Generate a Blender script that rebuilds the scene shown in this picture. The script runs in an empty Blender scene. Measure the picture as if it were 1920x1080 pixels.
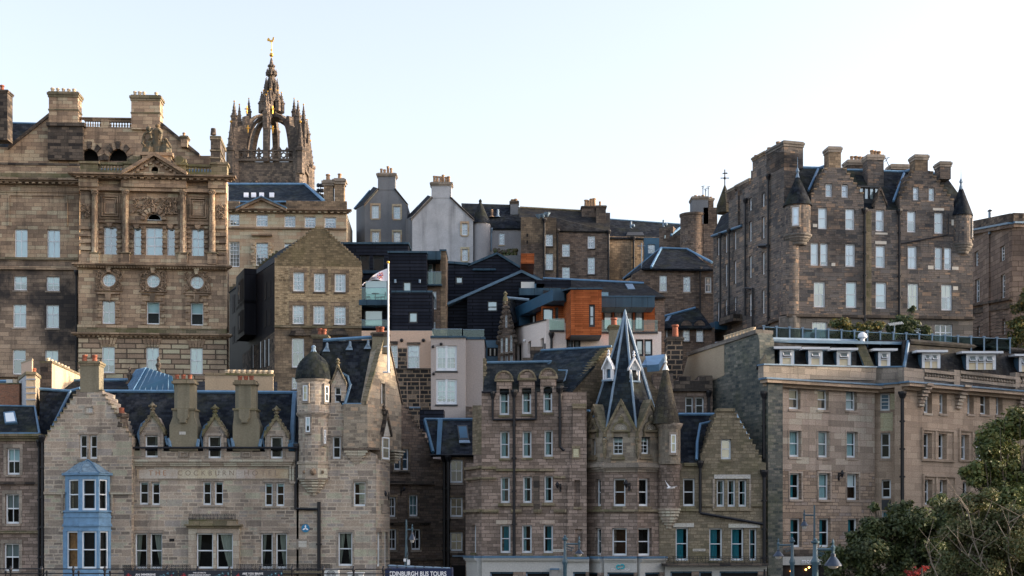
import bpy, bmesh, math, random
import numpy as np
from mathutils import Vector, Matrix
from mathutils.geometry import tessellate_polygon
R = math.radians
scn = bpy.context.scene
COL = scn.collection
# ------------------------------------------------------------ camera
FPX, HY, CZ = 2666.667, 1000.0, 5.6
cam = bpy.data.cameras.new('camera'); camo = bpy.data.objects.new('camera', cam); COL.objects.link(camo)
cam.lens = 50; cam.sensor_width = 36; cam.shift_y = (HY-540)/1920
cam.clip_start = 0.5; cam.clip_end = 3000
camo.location = (0, 0, CZ); camo.rotation_euler = (R(90), 0, 0)
scn.camera = camo
# ------------------------------------------------------------ sky, sun, exposure
SUN_EL, SUN_AZ = 11.0, 86.0         # azimuth clockwise from +Y (the view direction)
w = bpy.data.worlds.new('World'); scn.world = w; w.use_nodes = True
nt = w.node_tree; bg = nt.nodes['Background']
sky = nt.nodes.new('ShaderNodeTexSky'); sky.sky_type = 'NISHITA'; sky.sun_disc = False
sky.sun_elevation = R(SUN_EL); sky.sun_rotation = R(SUN_AZ)
sky.altitude = 0; sky.air_density = 1.15; sky.dust_density = 3.0; sky.ozone_density = 1.5
hs = nt.nodes.new('ShaderNodeHueSaturation'); hs.inputs['Saturation'].default_value = .64; nt.links.new(sky.outputs[0], hs.inputs['Color'])
mxs = nt.nodes.new('ShaderNodeMix'); mxs.data_type = 'RGBA'; mxs.blend_type = 'MULTIPLY'; mxs.inputs[0].default_value = 1; mxs.inputs[7].default_value = (1.0, .935, .98, 1)
nt.links.new(hs.outputs[0], mxs.inputs[6]); nt.links.new(mxs.outputs[2], bg.inputs[0]); bg.inputs[1].default_value = 0.15
sl = bpy.data.lights.new('sun', 'SUN'); sl.energy = 1.8; sl.angle = R(2); sl.color = (1.0, 0.80, 0.58)
so = bpy.data.objects.new('sun', sl); COL.objects.link(so)
sd = Vector((math.sin(R(SUN_AZ))*math.cos(R(SUN_EL)), math.cos(R(SUN_AZ))*math.cos(R(SUN_EL)), math.sin(R(SUN_EL))))
so.location = sd*300; so.rotation_euler = sd.to_track_quat('Z', 'Y').to_euler()
scn.view_settings.view_transform = 'Standard'; scn.view_settings.look = 'None'
scn.view_settings.exposure = 1.84; scn.view_settings.gamma = 1.0
scn.cycles.max_bounces = 6; scn.cycles.transparent_max_bounces = 12
# ------------------------------------------------------------ materials
M = {}
def newmat(name):
 m = bpy.data.materials.new(name); m.use_nodes = True; M[name] = m
 return m, m.node_tree, m.node_tree.nodes['Principled BSDF']
def N(t, typ, **k):
 n = t.nodes.new(typ)
 for a, v in k.items(): setattr(n, a, v)
 return n
def rgba(c): return (c[0], c[1], c[2], 1)
def ramp(t, cols, interp='LINEAR'):
 r = N(t, 'ShaderNodeValToRGB'); e = r.color_ramp; e.interpolation = interp
 n = len(cols)
 while len(e.elements) < n: e.elements.new(.5)
 for i, c in enumerate(cols):
  e.elements[i].position = i/(n-1) if interp == 'LINEAR' else i/n
  e.elements[i].color = rgba(c)
 return r
def mixc(t, fac, a, b, blend='MIX'):
 m = N(t, 'ShaderNodeMix', data_type='RGBA', blend_type=blend)
 for s, v in ((0, fac), (6, a), (7, b)):
  if isinstance(v, (int, float)): m.inputs[s].default_value = v
  elif isinstance(v, tuple): m.inputs[s].default_value = rgba(v)
  else: t.links.new(v, m.inputs[s])
 return m.outputs[2]
def math_(t, op, a, b=0.0, c=None):
 m = N(t, 'ShaderNodeMath', operation=op)
 for i, v in enumerate((a, b, c)):
  if v is None: continue
  if isinstance(v, (int, float)): m.inputs[i].default_value = v
  else: t.links.new(v, m.inputs[i])
 return m.outputs[0]
def noise(t, vec, scale, detail=4, rough=.6):
 n = N(t, 'ShaderNodeTexNoise'); n.inputs['Scale'].default_value = scale
 n.inputs['Detail'].default_value = detail; n.inputs['Roughness'].default_value = rough
 if vec is not None: t.links.new(vec, n.inputs['Vector'])
 return n.outputs[0]
def mrange(t, v, a, b, c=0., d=1.):
 m = N(t, 'ShaderNodeMapRange'); t.links.new(v, m.inputs[0])
 for i, x in enumerate((a, b, c, d)): m.inputs[i+1].default_value = x
 return m.outputs[0]
def brick(t, vec, bw, bh, ms, off=.5, fr=2):
 b = N(t, 'ShaderNodeTexBrick', offset=off, offset_frequency=fr, squash=1.0)
 b.inputs['Color1'].default_value = (0, 0, 0, 1); b.inputs['Color2'].default_value = (1, 1, 1, 1)
 b.inputs['Mortar'].default_value = (.5, .5, .5, 1)
 b.inputs['Scale'].default_value = 1; b.inputs['Brick Width'].default_value = bw; b.inputs['Row Height'].default_value = bh
 b.inputs['Mortar Size'].default_value = ms; b.inputs['Mortar Smooth'].default_value = .15; b.inputs['Bias'].default_value = 0
 t.links.new(vec, b.inputs['Vector'])
 return b.outputs[0], b.outputs[1]
def coords(t):
 uv = N(t, 'ShaderNodeUVMap'); ge = N(t, 'ShaderNodeNewGeometry')
 return uv.outputs[0], ge.outputs['Position']
def streaks(t, uv, sx=1.6, sy=.12):
 mp = N(t, 'ShaderNodeMapping'); mp.inputs['Scale'].default_value = (sx, sy, 1); t.links.new(uv, mp.inputs[0])
 return noise(t, mp.outputs[0], 1.0, 4, .6)
def stone(name, cols, bw, bh, mort, ms=.02, soot=(.035, .036, .039), so_amt=.5, so_lo=.48, so_hi=.72, moss=None, sneck=False, warp=.5, rough=.92, bump=.5, streak=.45, con=1.45):
 m, t, p = newmat(name)
 cols = [tuple(.86*c[i]+.14*(c[0]*.3+c[1]*.59+c[2]*.11)*(1.04, .97, 1.02)[i] for i in range(3)) for c in cols]
 mean = [sum(c[i] for c in cols)/len(cols) for i in range(3)]
 cols = [tuple(max(.012, min(.52, (mean[i]+(c[i]-mean[i])*con)*1.5)) for i in range(3)) for c in cols]; ms *= 1.35
 uv, pos = coords(t)
 sx = N(t, 'ShaderNodeSeparateXYZ'); t.links.new(uv, sx.inputs[0])
 cv = N(t, 'ShaderNodeCombineXYZ'); t.links.new(sx.outputs[1], cv.inputs[1])
 wv = noise(t, cv.outputs[0], .9, 2, .5)                      # rows of unequal height
 v2 = math_(t, 'MULTIPLY_ADD', wv, warp, sx.outputs[1])
 wob = noise(t, uv, 3.0, 2, .5)
 v3 = math_(t, 'MULTIPLY_ADD', wob, .05, v2)
 wn = N(t, 'ShaderNodeTexWhiteNoise', noise_dimensions='1D'); t.links.new(math_(t, 'FLOOR', math_(t, 'DIVIDE', v3, bh*2)), wn.inputs['W'])
 u2 = math_(t, 'MULTIPLY_ADD', wn.outputs[0], bw*3, sx.outputs[0])
 u3 = math_(t, 'MULTIPLY_ADD', wob, .06, u2)
 c2 = N(t, 'ShaderNodeCombineXYZ'); t.links.new(u3, c2.inputs[0]); t.links.new(v3, c2.inputs[1])
 rnd, fac = brick(t, c2.outputs[0], bw, bh, ms)
 if sneck:
  r2, f2 = brick(t, c2.outputs[0], bw*1.75, bh*2, ms)
  pick = math_(t, 'GREATER_THAN', r2, .62)
  rnd = mixc(t, pick, rnd, math_(t, 'FRACT', math_(t, 'MULTIPLY', r2, 7.3)))
  fac = mixc(t, pick, fac, f2)
 fine = noise(t, uv, 5.0, 5, .65)
 rr = math_(t, 'ADD', math_(t, 'MULTIPLY', rnd, .8), math_(t, 'MULTIPLY', fine, .25))
 c = ramp(t, cols); t.links.new(rr, c.inputs[0]); c = c.outputs[0]
 c = mixc(t, math_(t, 'MULTIPLY', fac, .85), c, mort)
 grain = mrange(t, noise(t, uv, 11.0, 5, .75), .3, .7, .68, 1.3)
 c = mixc(t, 1.0, c, grain, 'MULTIPLY')
 if so_amt:
  s = mrange(t, noise(t, pos, .16, 5, .62), so_lo, so_hi)
  c = mixc(t, math_(t, 'MULTIPLY', s, so_amt), c, soot)
 if streak:
  s = mrange(t, streaks(t, uv), .52, .78)
  c = mixc(t, math_(t, 'MULTIPLY', s, streak), c, soot)
 if moss:
  s = mrange(t, noise(t, pos, .35, 5, .7), .5, .68)
  c = mixc(t, math_(t, 'MULTIPLY', s, moss[1]), c, moss[0])
 t.links.new(c, p.inputs['Base Color']); p.inputs['Roughness'].default_value = rough
 p.inputs['Specular IOR Level'].default_value = .2
 if bump:
  b = N(t, 'ShaderNodeBump'); b.inputs['Strength'].default_value = bump; b.inputs['Distance'].default_value = .03
  h = math_(t, 'SUBTRACT', math_(t, 'MULTIPLY', fine, .6), fac)
  t.links.new(h, b.inputs['Height']); t.links.new(b.outputs[0], p.inputs['Normal'])
 return m
def harl(name, c1, c2, streak=.4, scol=(.12, .12, .12), rough=.95, lo=.45, hi=.7):
 m, t, p = newmat(name); uv, pos = coords(t)
 c = mixc(t, mrange(t, noise(t, pos, .3, 6, .7), .35, .65), c1, c2)
 c = mixc(t, math_(t, 'MULTIPLY', mrange(t, streaks(t, uv, 1.2, .1), .5, .75), streak), c, scol)
 c = mixc(t, 1.0, c, mrange(t, noise(t, uv, 9., 5, .75), .3, .7, .8, 1.15), 'MULTIPLY')
 t.links.new(c, p.inputs['Base Color']); p.inputs['Roughness'].default_value = rough
 p.inputs['Specular IOR Level'].default_value = .15
 b = N(t, 'ShaderNodeBump'); b.inputs['Strength'].default_value = .4; b.inputs['Distance'].default_value = .03
 t.links.new(noise(t, uv, 14., 3, .6), b.inputs['Height']); t.links.new(b.outputs[0], p.inputs['Normal'])
 return m
def plain(name, c, rough=.6, var=.12, metal=0., spec=.4, sc=1.2, c2=None):
 m, t, p = newmat(name); uv, pos = coords(t)
 n = noise(t, pos, sc, 5, .65)
 if c2: cc = mixc(t, mrange(t, n, .38, .62), c, c2)
 else: cc = mixc(t, 1.0, c, mrange(t, n, .3, .7, 1-var, 1+var), 'MULTIPLY')
 t.links.new(cc, p.inputs['Base Color'])
 p.inputs['Roughness'].default_value = rough; p.inputs['Metallic'].default_value = metal
 p.inputs['Specular IOR Level'].default_value = spec
 return m
def boards(name, cols, bw, bh, gap, rough=.5, gapc=(.01, .01, .012)):
 m, t, p = newmat(name); uv, pos = coords(t)
 rnd, fac = brick(t, uv, bw, bh, gap)
 c = ramp(t, cols); t.links.new(math_(t, 'ADD', math_(t, 'MULTIPLY', rnd, .75), math_(t, 'MULTIPLY', noise(t, uv, 3., 4), .25)), c.inputs[0])
 c = mixc(t, fac, c.outputs[0], gapc); c = mixc(t, 1., c, mrange(t, streaks(t, uv), .35, .7, 1.15, .75), 'MULTIPLY')
 t.links.new(c, p.inputs['Base Color']); p.inputs['Roughness'].default_value = rough
 p.inputs['Specular IOR Level'].default_value = .06
 b = N(t, 'ShaderNodeBump'); b.inputs['Strength'].default_value = .4; b.inputs['Distance'].default_value = .02; b.invert = True
 t.links.new(fac, b.inputs['Height']); t.links.new(b.outputs[0], p.inputs['Normal'])
 return m
def slate(name, cols, moss=(.06, .065, .03), ma=.4, bw=.28, bh=.2):
 m, t, p = newmat(name); uv, pos = coords(t)
 rnd, fac = brick(t, uv, bw, bh, .018)
 c = ramp(t, cols); t.links.new(math_(t, 'ADD', math_(t, 'MULTIPLY', rnd, .7), math_(t, 'MULTIPLY', noise(t, uv, 1.2, 5, .7), .4)), c.inputs[0])
 c = mixc(t, math_(t, 'MULTIPLY', fac, .8), c.outputs[0], (.012, .013, .016))
 c = mixc(t, math_(t, 'MULTIPLY', mrange(t, noise(t, pos, .5, 6, .7), .48, .66), ma), c, moss)
 c = mixc(t, math_(t, 'MULTIPLY', mrange(t, noise(t, pos, 1.1, 5, .75), .5, .72), .5), c, (.075, .082, .09))
 t.links.new(c, p.inputs['Base Color']); p.inputs['Roughness'].default_value = .8
 p.inputs['Specular IOR Level'].default_value = .08
 b = N(t, 'ShaderNodeBump'); b.inputs['Strength'].default_value = .5; b.inputs['Distance'].default_value = .02
 t.links.new(rnd, b.inputs['Height']); t.links.new(b.outputs[0], p.inputs['Normal'])
 return m
def glass(name, tint, base=.03, ior=1.3, rough=.02):
 m, t, p = newmat(name); t.nodes.remove(p); out = t.nodes['Material Output']
 tr = N(t, 'ShaderNodeBsdfTransparent'); tr.inputs[0].default_value = rgba(tint)
 gl = N(t, 'ShaderNodeBsdfGlossy'); gl.inputs['Roughness'].default_value = rough; gl.inputs[0].default_value = (.85, .95, 1., 1)
 fr = N(t, 'ShaderNodeFresnel'); fr.inputs[0].default_value = ior
 ge = N(t, 'ShaderNodeNewGeometry'); wv = noise(t, ge.outputs['Position'], .8, 2)
 bp = N(t, 'ShaderNodeBump'); bp.inputs['Strength'].default_value = .15; bp.inputs['Distance'].default_value = .05
 t.links.new(wv, bp.inputs['Height']); t.links.new(bp.outputs[0], gl.inputs['Normal'])
 f = math_(t, 'ADD', fr.outputs[0], base)
 mx = N(t, 'ShaderNodeMixShader'); t.links.new(f, mx.inputs[0]); t.links.new(tr.outputs[0], mx.inputs[1]); t.links.new(gl.outputs[0], mx.inputs[2])
 t.links.new(mx.outputs[0], out.inputs[0])
 return m
stone('bank_stone', [(.13, .095, .065), (.25, .175, .11), (.34, .24, .145), (.42, .31, .20)], .95, .36, (.15, .115, .08), .012, (.028, .027, .027), .72, .47, .68, warp=.25, con=1.0, streak=.6)
stone('bank_rustic', [(.16, .12, .085), (.28, .20, .13), (.38, .28, .18), (.45, .34, .22)], 1.6, .46, (.06, .045, .035), .045, (.04, .038, .036), .45, warp=0, con=1.0)
stone('bank_wing_stone', [(.12, .09, .065), (.21, .155, .105), (.28, .205, .135), (.33, .25, .17)], 1.1, .38, (.1, .08, .06), .012, (.016, .02, .026), .88, .43, .6, warp=.2, con=1.)
stone('carved_stone', [(.10, .075, .05), (.19, .135, .085), (.27, .195, .125)], .9, .9, (.15, .11, .08), .01, (.03, .027, .024), .5, warp=.1)
stone('mossy_stone', [(.10, .09, .055), (.15, .125, .075), (.19, .155, .10)], .9, .35, (.08, .07, .05), .012, (.03, .03, .025), .5, moss=((.085, .10, .025), .6))
stone('black_stone', [(.02, .019, .018), (.05, .043, .036), (.10, .08, .06), (.04, .035, .03)], .7, .3, (.05, .042, .035), .015, (.012, .012, .012), .5)
stone('cockburn_rubble', [(.15, .125, .097), (.225, .185, .142), (.30, .24, .175), (.245, .212, .175), (.40, .295, .195)], .62, .24, (.54, .465, .37), .028, (.05, .047, .044), .6, .48, .7, con=1.6, sneck=True, moss=((.14, .125, .075), .2))
stone('cockburn_ashlar', [(.24, .20, .15), (.31, .26, .195), (.38, .32, .24)], .9, .4, (.24, .20, .16), .01, (.08, .07, .06), .45, warp=.1)
stone('dressed_stone', [(.16, .14, .11), (.22, .19, .15), (.27, .23, .18)], 1.0, .45, (.16, .135, .11), .01, (.06, .055, .05), .4, warp=.1)
stone('pale_ashlar', [(.40, .35, .28), (.48, .42, .34)], 1.2, .5, (.3, .26, .2), .008, (.2, .17, .14), .2, warp=.1, streak=.15)
stone('name_panel', [(.58, .52, .45), (.50, .36, .25), (.62, .56, .49)], 1.3, .9, (.35, .3, .24), .008, (.3, .17, .09), .5, .5, .6, warp=0, streak=.2)
stone('hotel_stone', [(.125, .095, .075), (.17, .13, .10), (.215, .165, .13), (.25, .19, .15)], .62, .23, (.105, .085, .07), .014, (.045, .038, .034), .55, .45, .7, warp=.3)
stone('hotel_rubble', [(.12, .10, .075), (.18, .15, .11), (.235, .20, .145), (.27, .19, .12)], .5, .22, (.29, .25, .19), .02, (.05, .045, .038), .5, sneck=True)
stone('mossy_rubble', [(.075, .06, .04), (.11, .088, .058), (.15, .115, .075)], .42, .18, (.10, .08, .055), .016, (.035, .032, .025), .5, moss=((.085, .08, .03), .5))
stone('hotel_gable_stone', [(.11, .095, .06), (.155, .13, .085), (.20, .165, .105)], .45, .2, (.15, .125, .085), .016, (.05, .045, .035), .4, moss=((.11, .11, .05), .4))
stone('motel_ashlar', [(.19, .155, .12), (.26, .21, .16), (.31, .25, .195), (.36, .295, .225)], 1.15, .44, (.26, .21, .16), .010, (.12, .10, .09), .45, .48, .75, warp=.2)
stone('motel_ashlar_warm', [(.24, .185, .13), (.29, .22, .155), (.33, .255, .18)], 1.2, .44, (.29, .225, .16), .008, (.14, .11, .08), .3, warp=.2)
stone('motel_rubble', [(.17, .125, .09), (.23, .175, .125), (.29, .215, .15), (.20, .17, .15)], .55, .23, (.15, .12, .095), .018, (.07, .058, .05), .45, sneck=True)
stone('motel_patch', [(.42, .32, .19), (.46, .35, .21)], 1.5, .6, (.36, .27, .16), .006, (.2, .16, .1), .2, warp=0)
stone('side_rubble', [(.05, .06, .058), (.09, .098, .085), (.16, .155, .125)], .45, .22, (.15, .15, .13), .024, (.03, .045, .05), .6, .42, .66, moss=((.08, .095, .045), .4))
stone('tenement_rubble', [(.048, .045, .044), (.095, .083, .073), (.14, .113, .09), (.112, .10, .089), (.25, .165, .10)], .5, .19, (.10, .088, .076), .018, (.022, .023, .026), .65, .46, .7, sneck=True)
stone('tenement_base', [(.09, .085, .075), (.12, .11, .095), (.15, .135, .115)], 1.0, .4, (.07, .065, .06), .012, (.04, .045, .045), .6)
stone('oldtown_rubble', [(.055, .042, .034), (.10, .075, .058), (.15, .11, .08), (.085, .072, .064)], .45, .2, (.10, .085, .07), .016, (.028, .025, .023), .6, .45, .68)
stone('oldtown_tan', [(.12, .09, .06), (.19, .14, .085), (.24, .175, .105)], .5, .24, (.15, .12, .085), .014, (.035, .03, .027), .7, .44, .62)
stone('tan_ashlar', [(.33, .225, .14), (.40, .28, .18), (.46, .33, .215)], 1.1, .42, (.30, .21, .135), .010, (.13, .09, .065), .3, warp=.2)
stone('gable_rubble', [(.10, .07, .04), (.20, .15, .085), (.29, .22, .125), (.25, .19, .11)], .36, .20, (.31, .245, .15), .03, (.08, .065, .045), .4, sneck=False)
stone('gable_top_rubble', [(.09, .07, .04), (.14, .11, .06), (.19, .145, .08)], .36, .19, (.15, .12, .07), .02, (.05, .045, .03), .45, moss=((.11, .105, .04), .4))
stone('spire_stone', [(.075, .063, .052), (.125, .10, .078), (.18, .14, .10)], .6, .3, (.08, .068, .055), .016, (.03, .03, .031), .65, .42, .68)
stone('right_block_stone', [(.11, .085, .066), (.145, .11, .085), (.18, .14, .105)], 1.1, .5, (.08, .06, .045), .022, (.03, .026, .024), .6, .46, .7)
stone('red_brick', [(.20, .07, .035), (.26, .10, .05), (.16, .07, .045)], .24, .085, (.28, .19, .13), .014, (.08, .05, .03), .4, warp=0)
stone('blackened_blocks', [(.012, .012, .013), (.02, .02, .02), (.03, .028, .026), (.025, .024, .023), (.05, .042, .035), (.30, .22, .15)], .7, .36, (.34, .25, .17), .035, (.02, .02, .02), .1, con=1., warp=.1)
harl('grey_harl', (.165, .18, .195), (.215, .23, .245), .3, (.10, .105, .11))
harl('pale_harl', (.55, .57, .59), (.37, .39, .41), .6, (.15, .155, .16))
harl('stair_harl', (.30, .30, .31), (.36, .36, .37), .3, (.18, .18, .18))
harl('tan_harl', (.40, .33, .24), (.35, .285, .205), .2, (.2, .17, .13))
harl('white_harl', (.50, .52, .54), (.44, .46, .49), .25, (.3, .3, .3))
harl('cream_harl', (.62, .49, .34), (.52, .41, .28), .7, (.22, .16, .105))
harl('peach_render', (.66, .48, .36), (.62, .45, .34), .15, (.36, .25, .18))
harl('cream_render', (.80, .72, .66), (.76, .68, .62), .1, (.45, .4, .36))
harl('taupe_render', (.47, .42, .39), (.44, .395, .37), .1, (.25, .22, .2))
harl('shop_render', (.50, .50, .47), (.47, .47, .44), .12, (.35, .35, .33))
harl('chimney_stone', (.19, .175, .125), (.26, .235, .17), .5, (.075, .075, .055))
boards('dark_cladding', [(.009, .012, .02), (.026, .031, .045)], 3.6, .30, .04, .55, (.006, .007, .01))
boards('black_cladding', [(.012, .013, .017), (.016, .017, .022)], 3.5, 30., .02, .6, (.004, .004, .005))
boards('cedar', [(.23, .065, .022), (.35, .10, .035), (.45, .14, .05)], 1.3, .17, .016, .5, (.12, .035, .012))
boards('zinc_panel', [(.045, .085, .12), (.055, .10, .14)], 1.35, 4., .02, .45, (.012, .02, .03))
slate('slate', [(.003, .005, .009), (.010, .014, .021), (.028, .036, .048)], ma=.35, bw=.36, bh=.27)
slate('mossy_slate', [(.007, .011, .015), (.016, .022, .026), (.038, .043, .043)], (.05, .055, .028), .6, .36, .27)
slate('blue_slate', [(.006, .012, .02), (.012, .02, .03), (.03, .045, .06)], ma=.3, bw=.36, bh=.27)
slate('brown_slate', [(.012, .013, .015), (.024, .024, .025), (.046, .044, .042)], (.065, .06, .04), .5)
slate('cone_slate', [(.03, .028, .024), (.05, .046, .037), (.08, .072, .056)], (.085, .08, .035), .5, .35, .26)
plain('lead', (.085, .17, .26), .5, .25, spec=.5, sc=2.)
plain('lead_bright', (.11, .23, .37), .5, .2, spec=.5, sc=2.)
plain('lead_pale', (.17, .25, .33), .5, .2, spec=.5, sc=2.)
plain('zinc_blue', (.03, .10, .17), .42, .15, spec=.5)
plain('bay_blue', (.15, .29, .45), .55, .2, sc=2.5)
plain('bay_lead', (.22, .32, .40), .6, .4, sc=4., c2=(.11, .17, .22))
plain('white_paint', (.74, .80, .84), .45, .06)
plain('bright_white', (.72, .74, .76), .45, .05)
plain('grey_frame', (.05, .055, .06), .45, .1)
plain('black_iron', (.012, .013, .016), .45, .2)
plain('teal_iron', (.045, .095, .125), .4, .15, spec=.5)
plain('dark_bell', (.02, .035, .06), .3, .15, spec=.6)
plain('terracotta', (.36, .115, .06), .8, .3, sc=2.5, c2=(.19, .07, .045))
plain('buff_pot', (.42, .27, .155), .8, .3, sc=2.2, c2=(.24, .16, .10))
plain('pale_pot', (.55, .45, .32), .8, .25)
plain('interior', (.012, .011, .011), .9, .3)
plain('interior_warm', (.07, .028, .012), .9, .4, sc=.7)
plain('interior_amber', (.33, .16, .055), .9, .5, sc=1.6, c2=(.10, .045, .02))
plain('blind_cyan', (.43, .61, .64), .8, .10)
plain('blind_pale', (.70, .77, .80), .8, .06)
plain('blind_white', (.84, .85, .90), .8, .05)
plain('blind_net', (.40, .49, .54), .85, .1)
plain('blind_blue', (.11, .21, .32), .7, .08)
plain('blind_grey', (.20, .235, .235), .8, .08)
plain('blind_cream', (.80, .68, .47), .8, .06)
plain('blind_peach', (.72, .50, .33), .8, .08)
plain('curtain_teal', (.03, .23, .29), .9, .15)
plain('curtain_pale', (.34, .36, .31), .9, .1)
plain('gold', (.75, .42, .08), .35, .1, metal=.8)
plain('bronze_green', (.085, .085, .06), .7, .4, sc=2., c2=(.18, .125, .065))
plain('concrete', (.28, .27, .25), .9, .15)
plain('asphalt', (.05, .05, .052), .9, .2)
plain('deck_stone', (.14, .135, .125), .9, .2)
plain('earth', (.07, .075, .045), .95, .3)
plain('bark', (.10, .085, .065), .9, .3, sc=5.)
plain('pale_bark', (.17, .145, .115), .85, .3, sc=5.)
plain('navy', (.006, .016, .06), .5, .05)
plain('banner_dark', (.012, .018, .03), .5, .1)
plain('banner_red', (.42, .035, .05), .6, .1)
plain('banner_blue', (.16, .42, .55), .6, .2)
plain('text_white', (.85, .86, .88), .5, .02)
plain('logo_teal', (.02, .42, .50), .5, .05)
plain('logo_blue', (.02, .20, .38), .5, .05)
plain('letter_dark', (.24, .19, .15), .9, .2)
plain('letter_rust', (.34, .17, .09), .9, .2)
plain('flag_white', (.86, .82, .86), .8, .04)
plain('flag_red', (.55, .07, .07), .8, .05)
plain('flag_blue', (.06, .09, .35), .8, .05)
plain('flag_gold', (.62, .30, .08), .8, .05)
plain('lamp_glass', (.55, .53, .48), .2, .05)
plain('unit_white', (.62, .64, .62), .6, .08)
plain('gull_white', (.82, .82, .82), .8, .04)
plain('gull_grey', (.35, .37, .4), .8, .04)
plain('unit_dark', (.04, .045, .05), .6, .1)
plain('patch_white', (.58, .55, .48), .9, .12)
glass('glass_dark', (.86, .92, .92), .012, 1.14)
glass('glass_sky', (.92, .98, .98), .27, 1.3)
glass('glass_blue', (.5, .62, .65), .10, 1.4)
glass('balustrade_glass', (.80, .92, .89), .04, 1.3)
glass('screen_glass', (.40, .52, .55), .0, 1.1)
def warm_lamp(name, c, s):
 m, t, p = newmat(name); p.inputs['Emission Color'].default_value = rgba(c); p.inputs['Emission Strength'].default_value = s
 p.inputs['Base Color'].default_value = rgba(c)
warm_lamp('lamp_glow', (1., .45, .12), 2.5)
def leafmat(name, cols, back=.25):
 m, t, p = newmat(name); oi = N(t, 'ShaderNodeNewGeometry')
 c = ramp(t, cols); t.links.new(oi.outputs['Random Per Island'], c.inputs[0])
 cc = mixc(t, 1.0, c.outputs[0], mrange(t, noise(t, oi.outputs['Position'], .7, 3), .3, .7, .65, 1.35), 'MULTIPLY')
 t.links.new(cc, p.inputs['Base Color']); p.inputs['Roughness'].default_value = .6
 tl = N(t, 'ShaderNodeBsdfTranslucent'); t.links.new(cc, tl.inputs[0])
 mx = N(t, 'ShaderNodeMixShader'); mx.inputs[0].default_value = back
 t.links.new(p.outputs[0], mx.inputs[1]); t.links.new(tl.outputs[0], mx.inputs[2])
 t.links.new(mx.outputs[0], t.nodes['Material Output'].inputs[0])
leafmat('leaf_dark', [(.035, .055, .02), (.065, .09, .03), (.11, .12, .04)])
leafmat('leaf_green', [(.055, .085, .025), (.09, .125, .033), (.14, .16, .045), (.18, .16, .045)])
leafmat('leaf_dull', [(.06, .085, .03), (.10, .115, .04), (.14, .115, .045)])
leafmat('leaf_terrace', [(.05, .075, .025), (.08, .10, .03), (.12, .12, .035), (.30, .20, .04)])
leafmat('leaf_red', [(.25, .02, .02), (.35, .05, .03)])
# ------------------------------------------------------------ geometry
def P(px, py, Y): return Vector(((px-960)/FPX*Y, Y, CZ+(HY-py)/FPX*Y))
def ppm(Y): return FPX/Y
class Fac:
 """a vertical facade plane through two pixel columns at two distances"""
 def __init__(s, px0, Y0, px1, Y1):
  a = P(px0, HY, Y0); b = P(px1, HY, Y1)
  s.o = Vector((a.x, a.y, 0)); d = Vector((b.x-a.x, b.y-a.y, 0)); s.len = d.length; s.t = d.normalized()
  s.n = Vector((s.t.y, -s.t.x, 0))
 def uv(s, px, py):
  rx = (px-960)/FPX
  u = (rx*s.o.y-s.o.x)/(s.t.x-rx*s.t.y)
  return (u, CZ+(HY-py)/FPX*(s.o.y+u*s.t.y))
 def w(s, u, z, d=0.): return Vector((s.o.x+s.t.x*u+s.n.x*d, s.o.y+s.t.y*u+s.n.y*d, z))
 def p(s, px, py, d=0.): f = s.off(d); return f.w(*f.uv(px, py))
 def off(s, d):
  f = Fac.__new__(Fac); f.o = s.o+s.n*d; f.t = s.t; f.n = s.n; f.len = s.len; return f
def wfac(a, b):
 f = Fac.__new__(Fac); f.o = Vector((a[0], a[1], 0)); d = Vector((b[0]-a[0], b[1]-a[1], 0)); f.len = d.length; f.t = d.normalized()
 f.n = Vector((f.t.y, -f.t.x, 0)); return f
SPLIT = set('crow_steps dressings panel_moulding window_keystones cornice bay_spandrel pale_repairs wall_vent wall_light slit_window stone_repair window_hood blocked_jambs corner_wall black_stains skew gilded_cross belfry_opening standing_seams skylight window_surround lintel skew_stub pediment gable_coping balcony_slab carved_boss stone_blocks roof_rail'.split())
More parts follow.
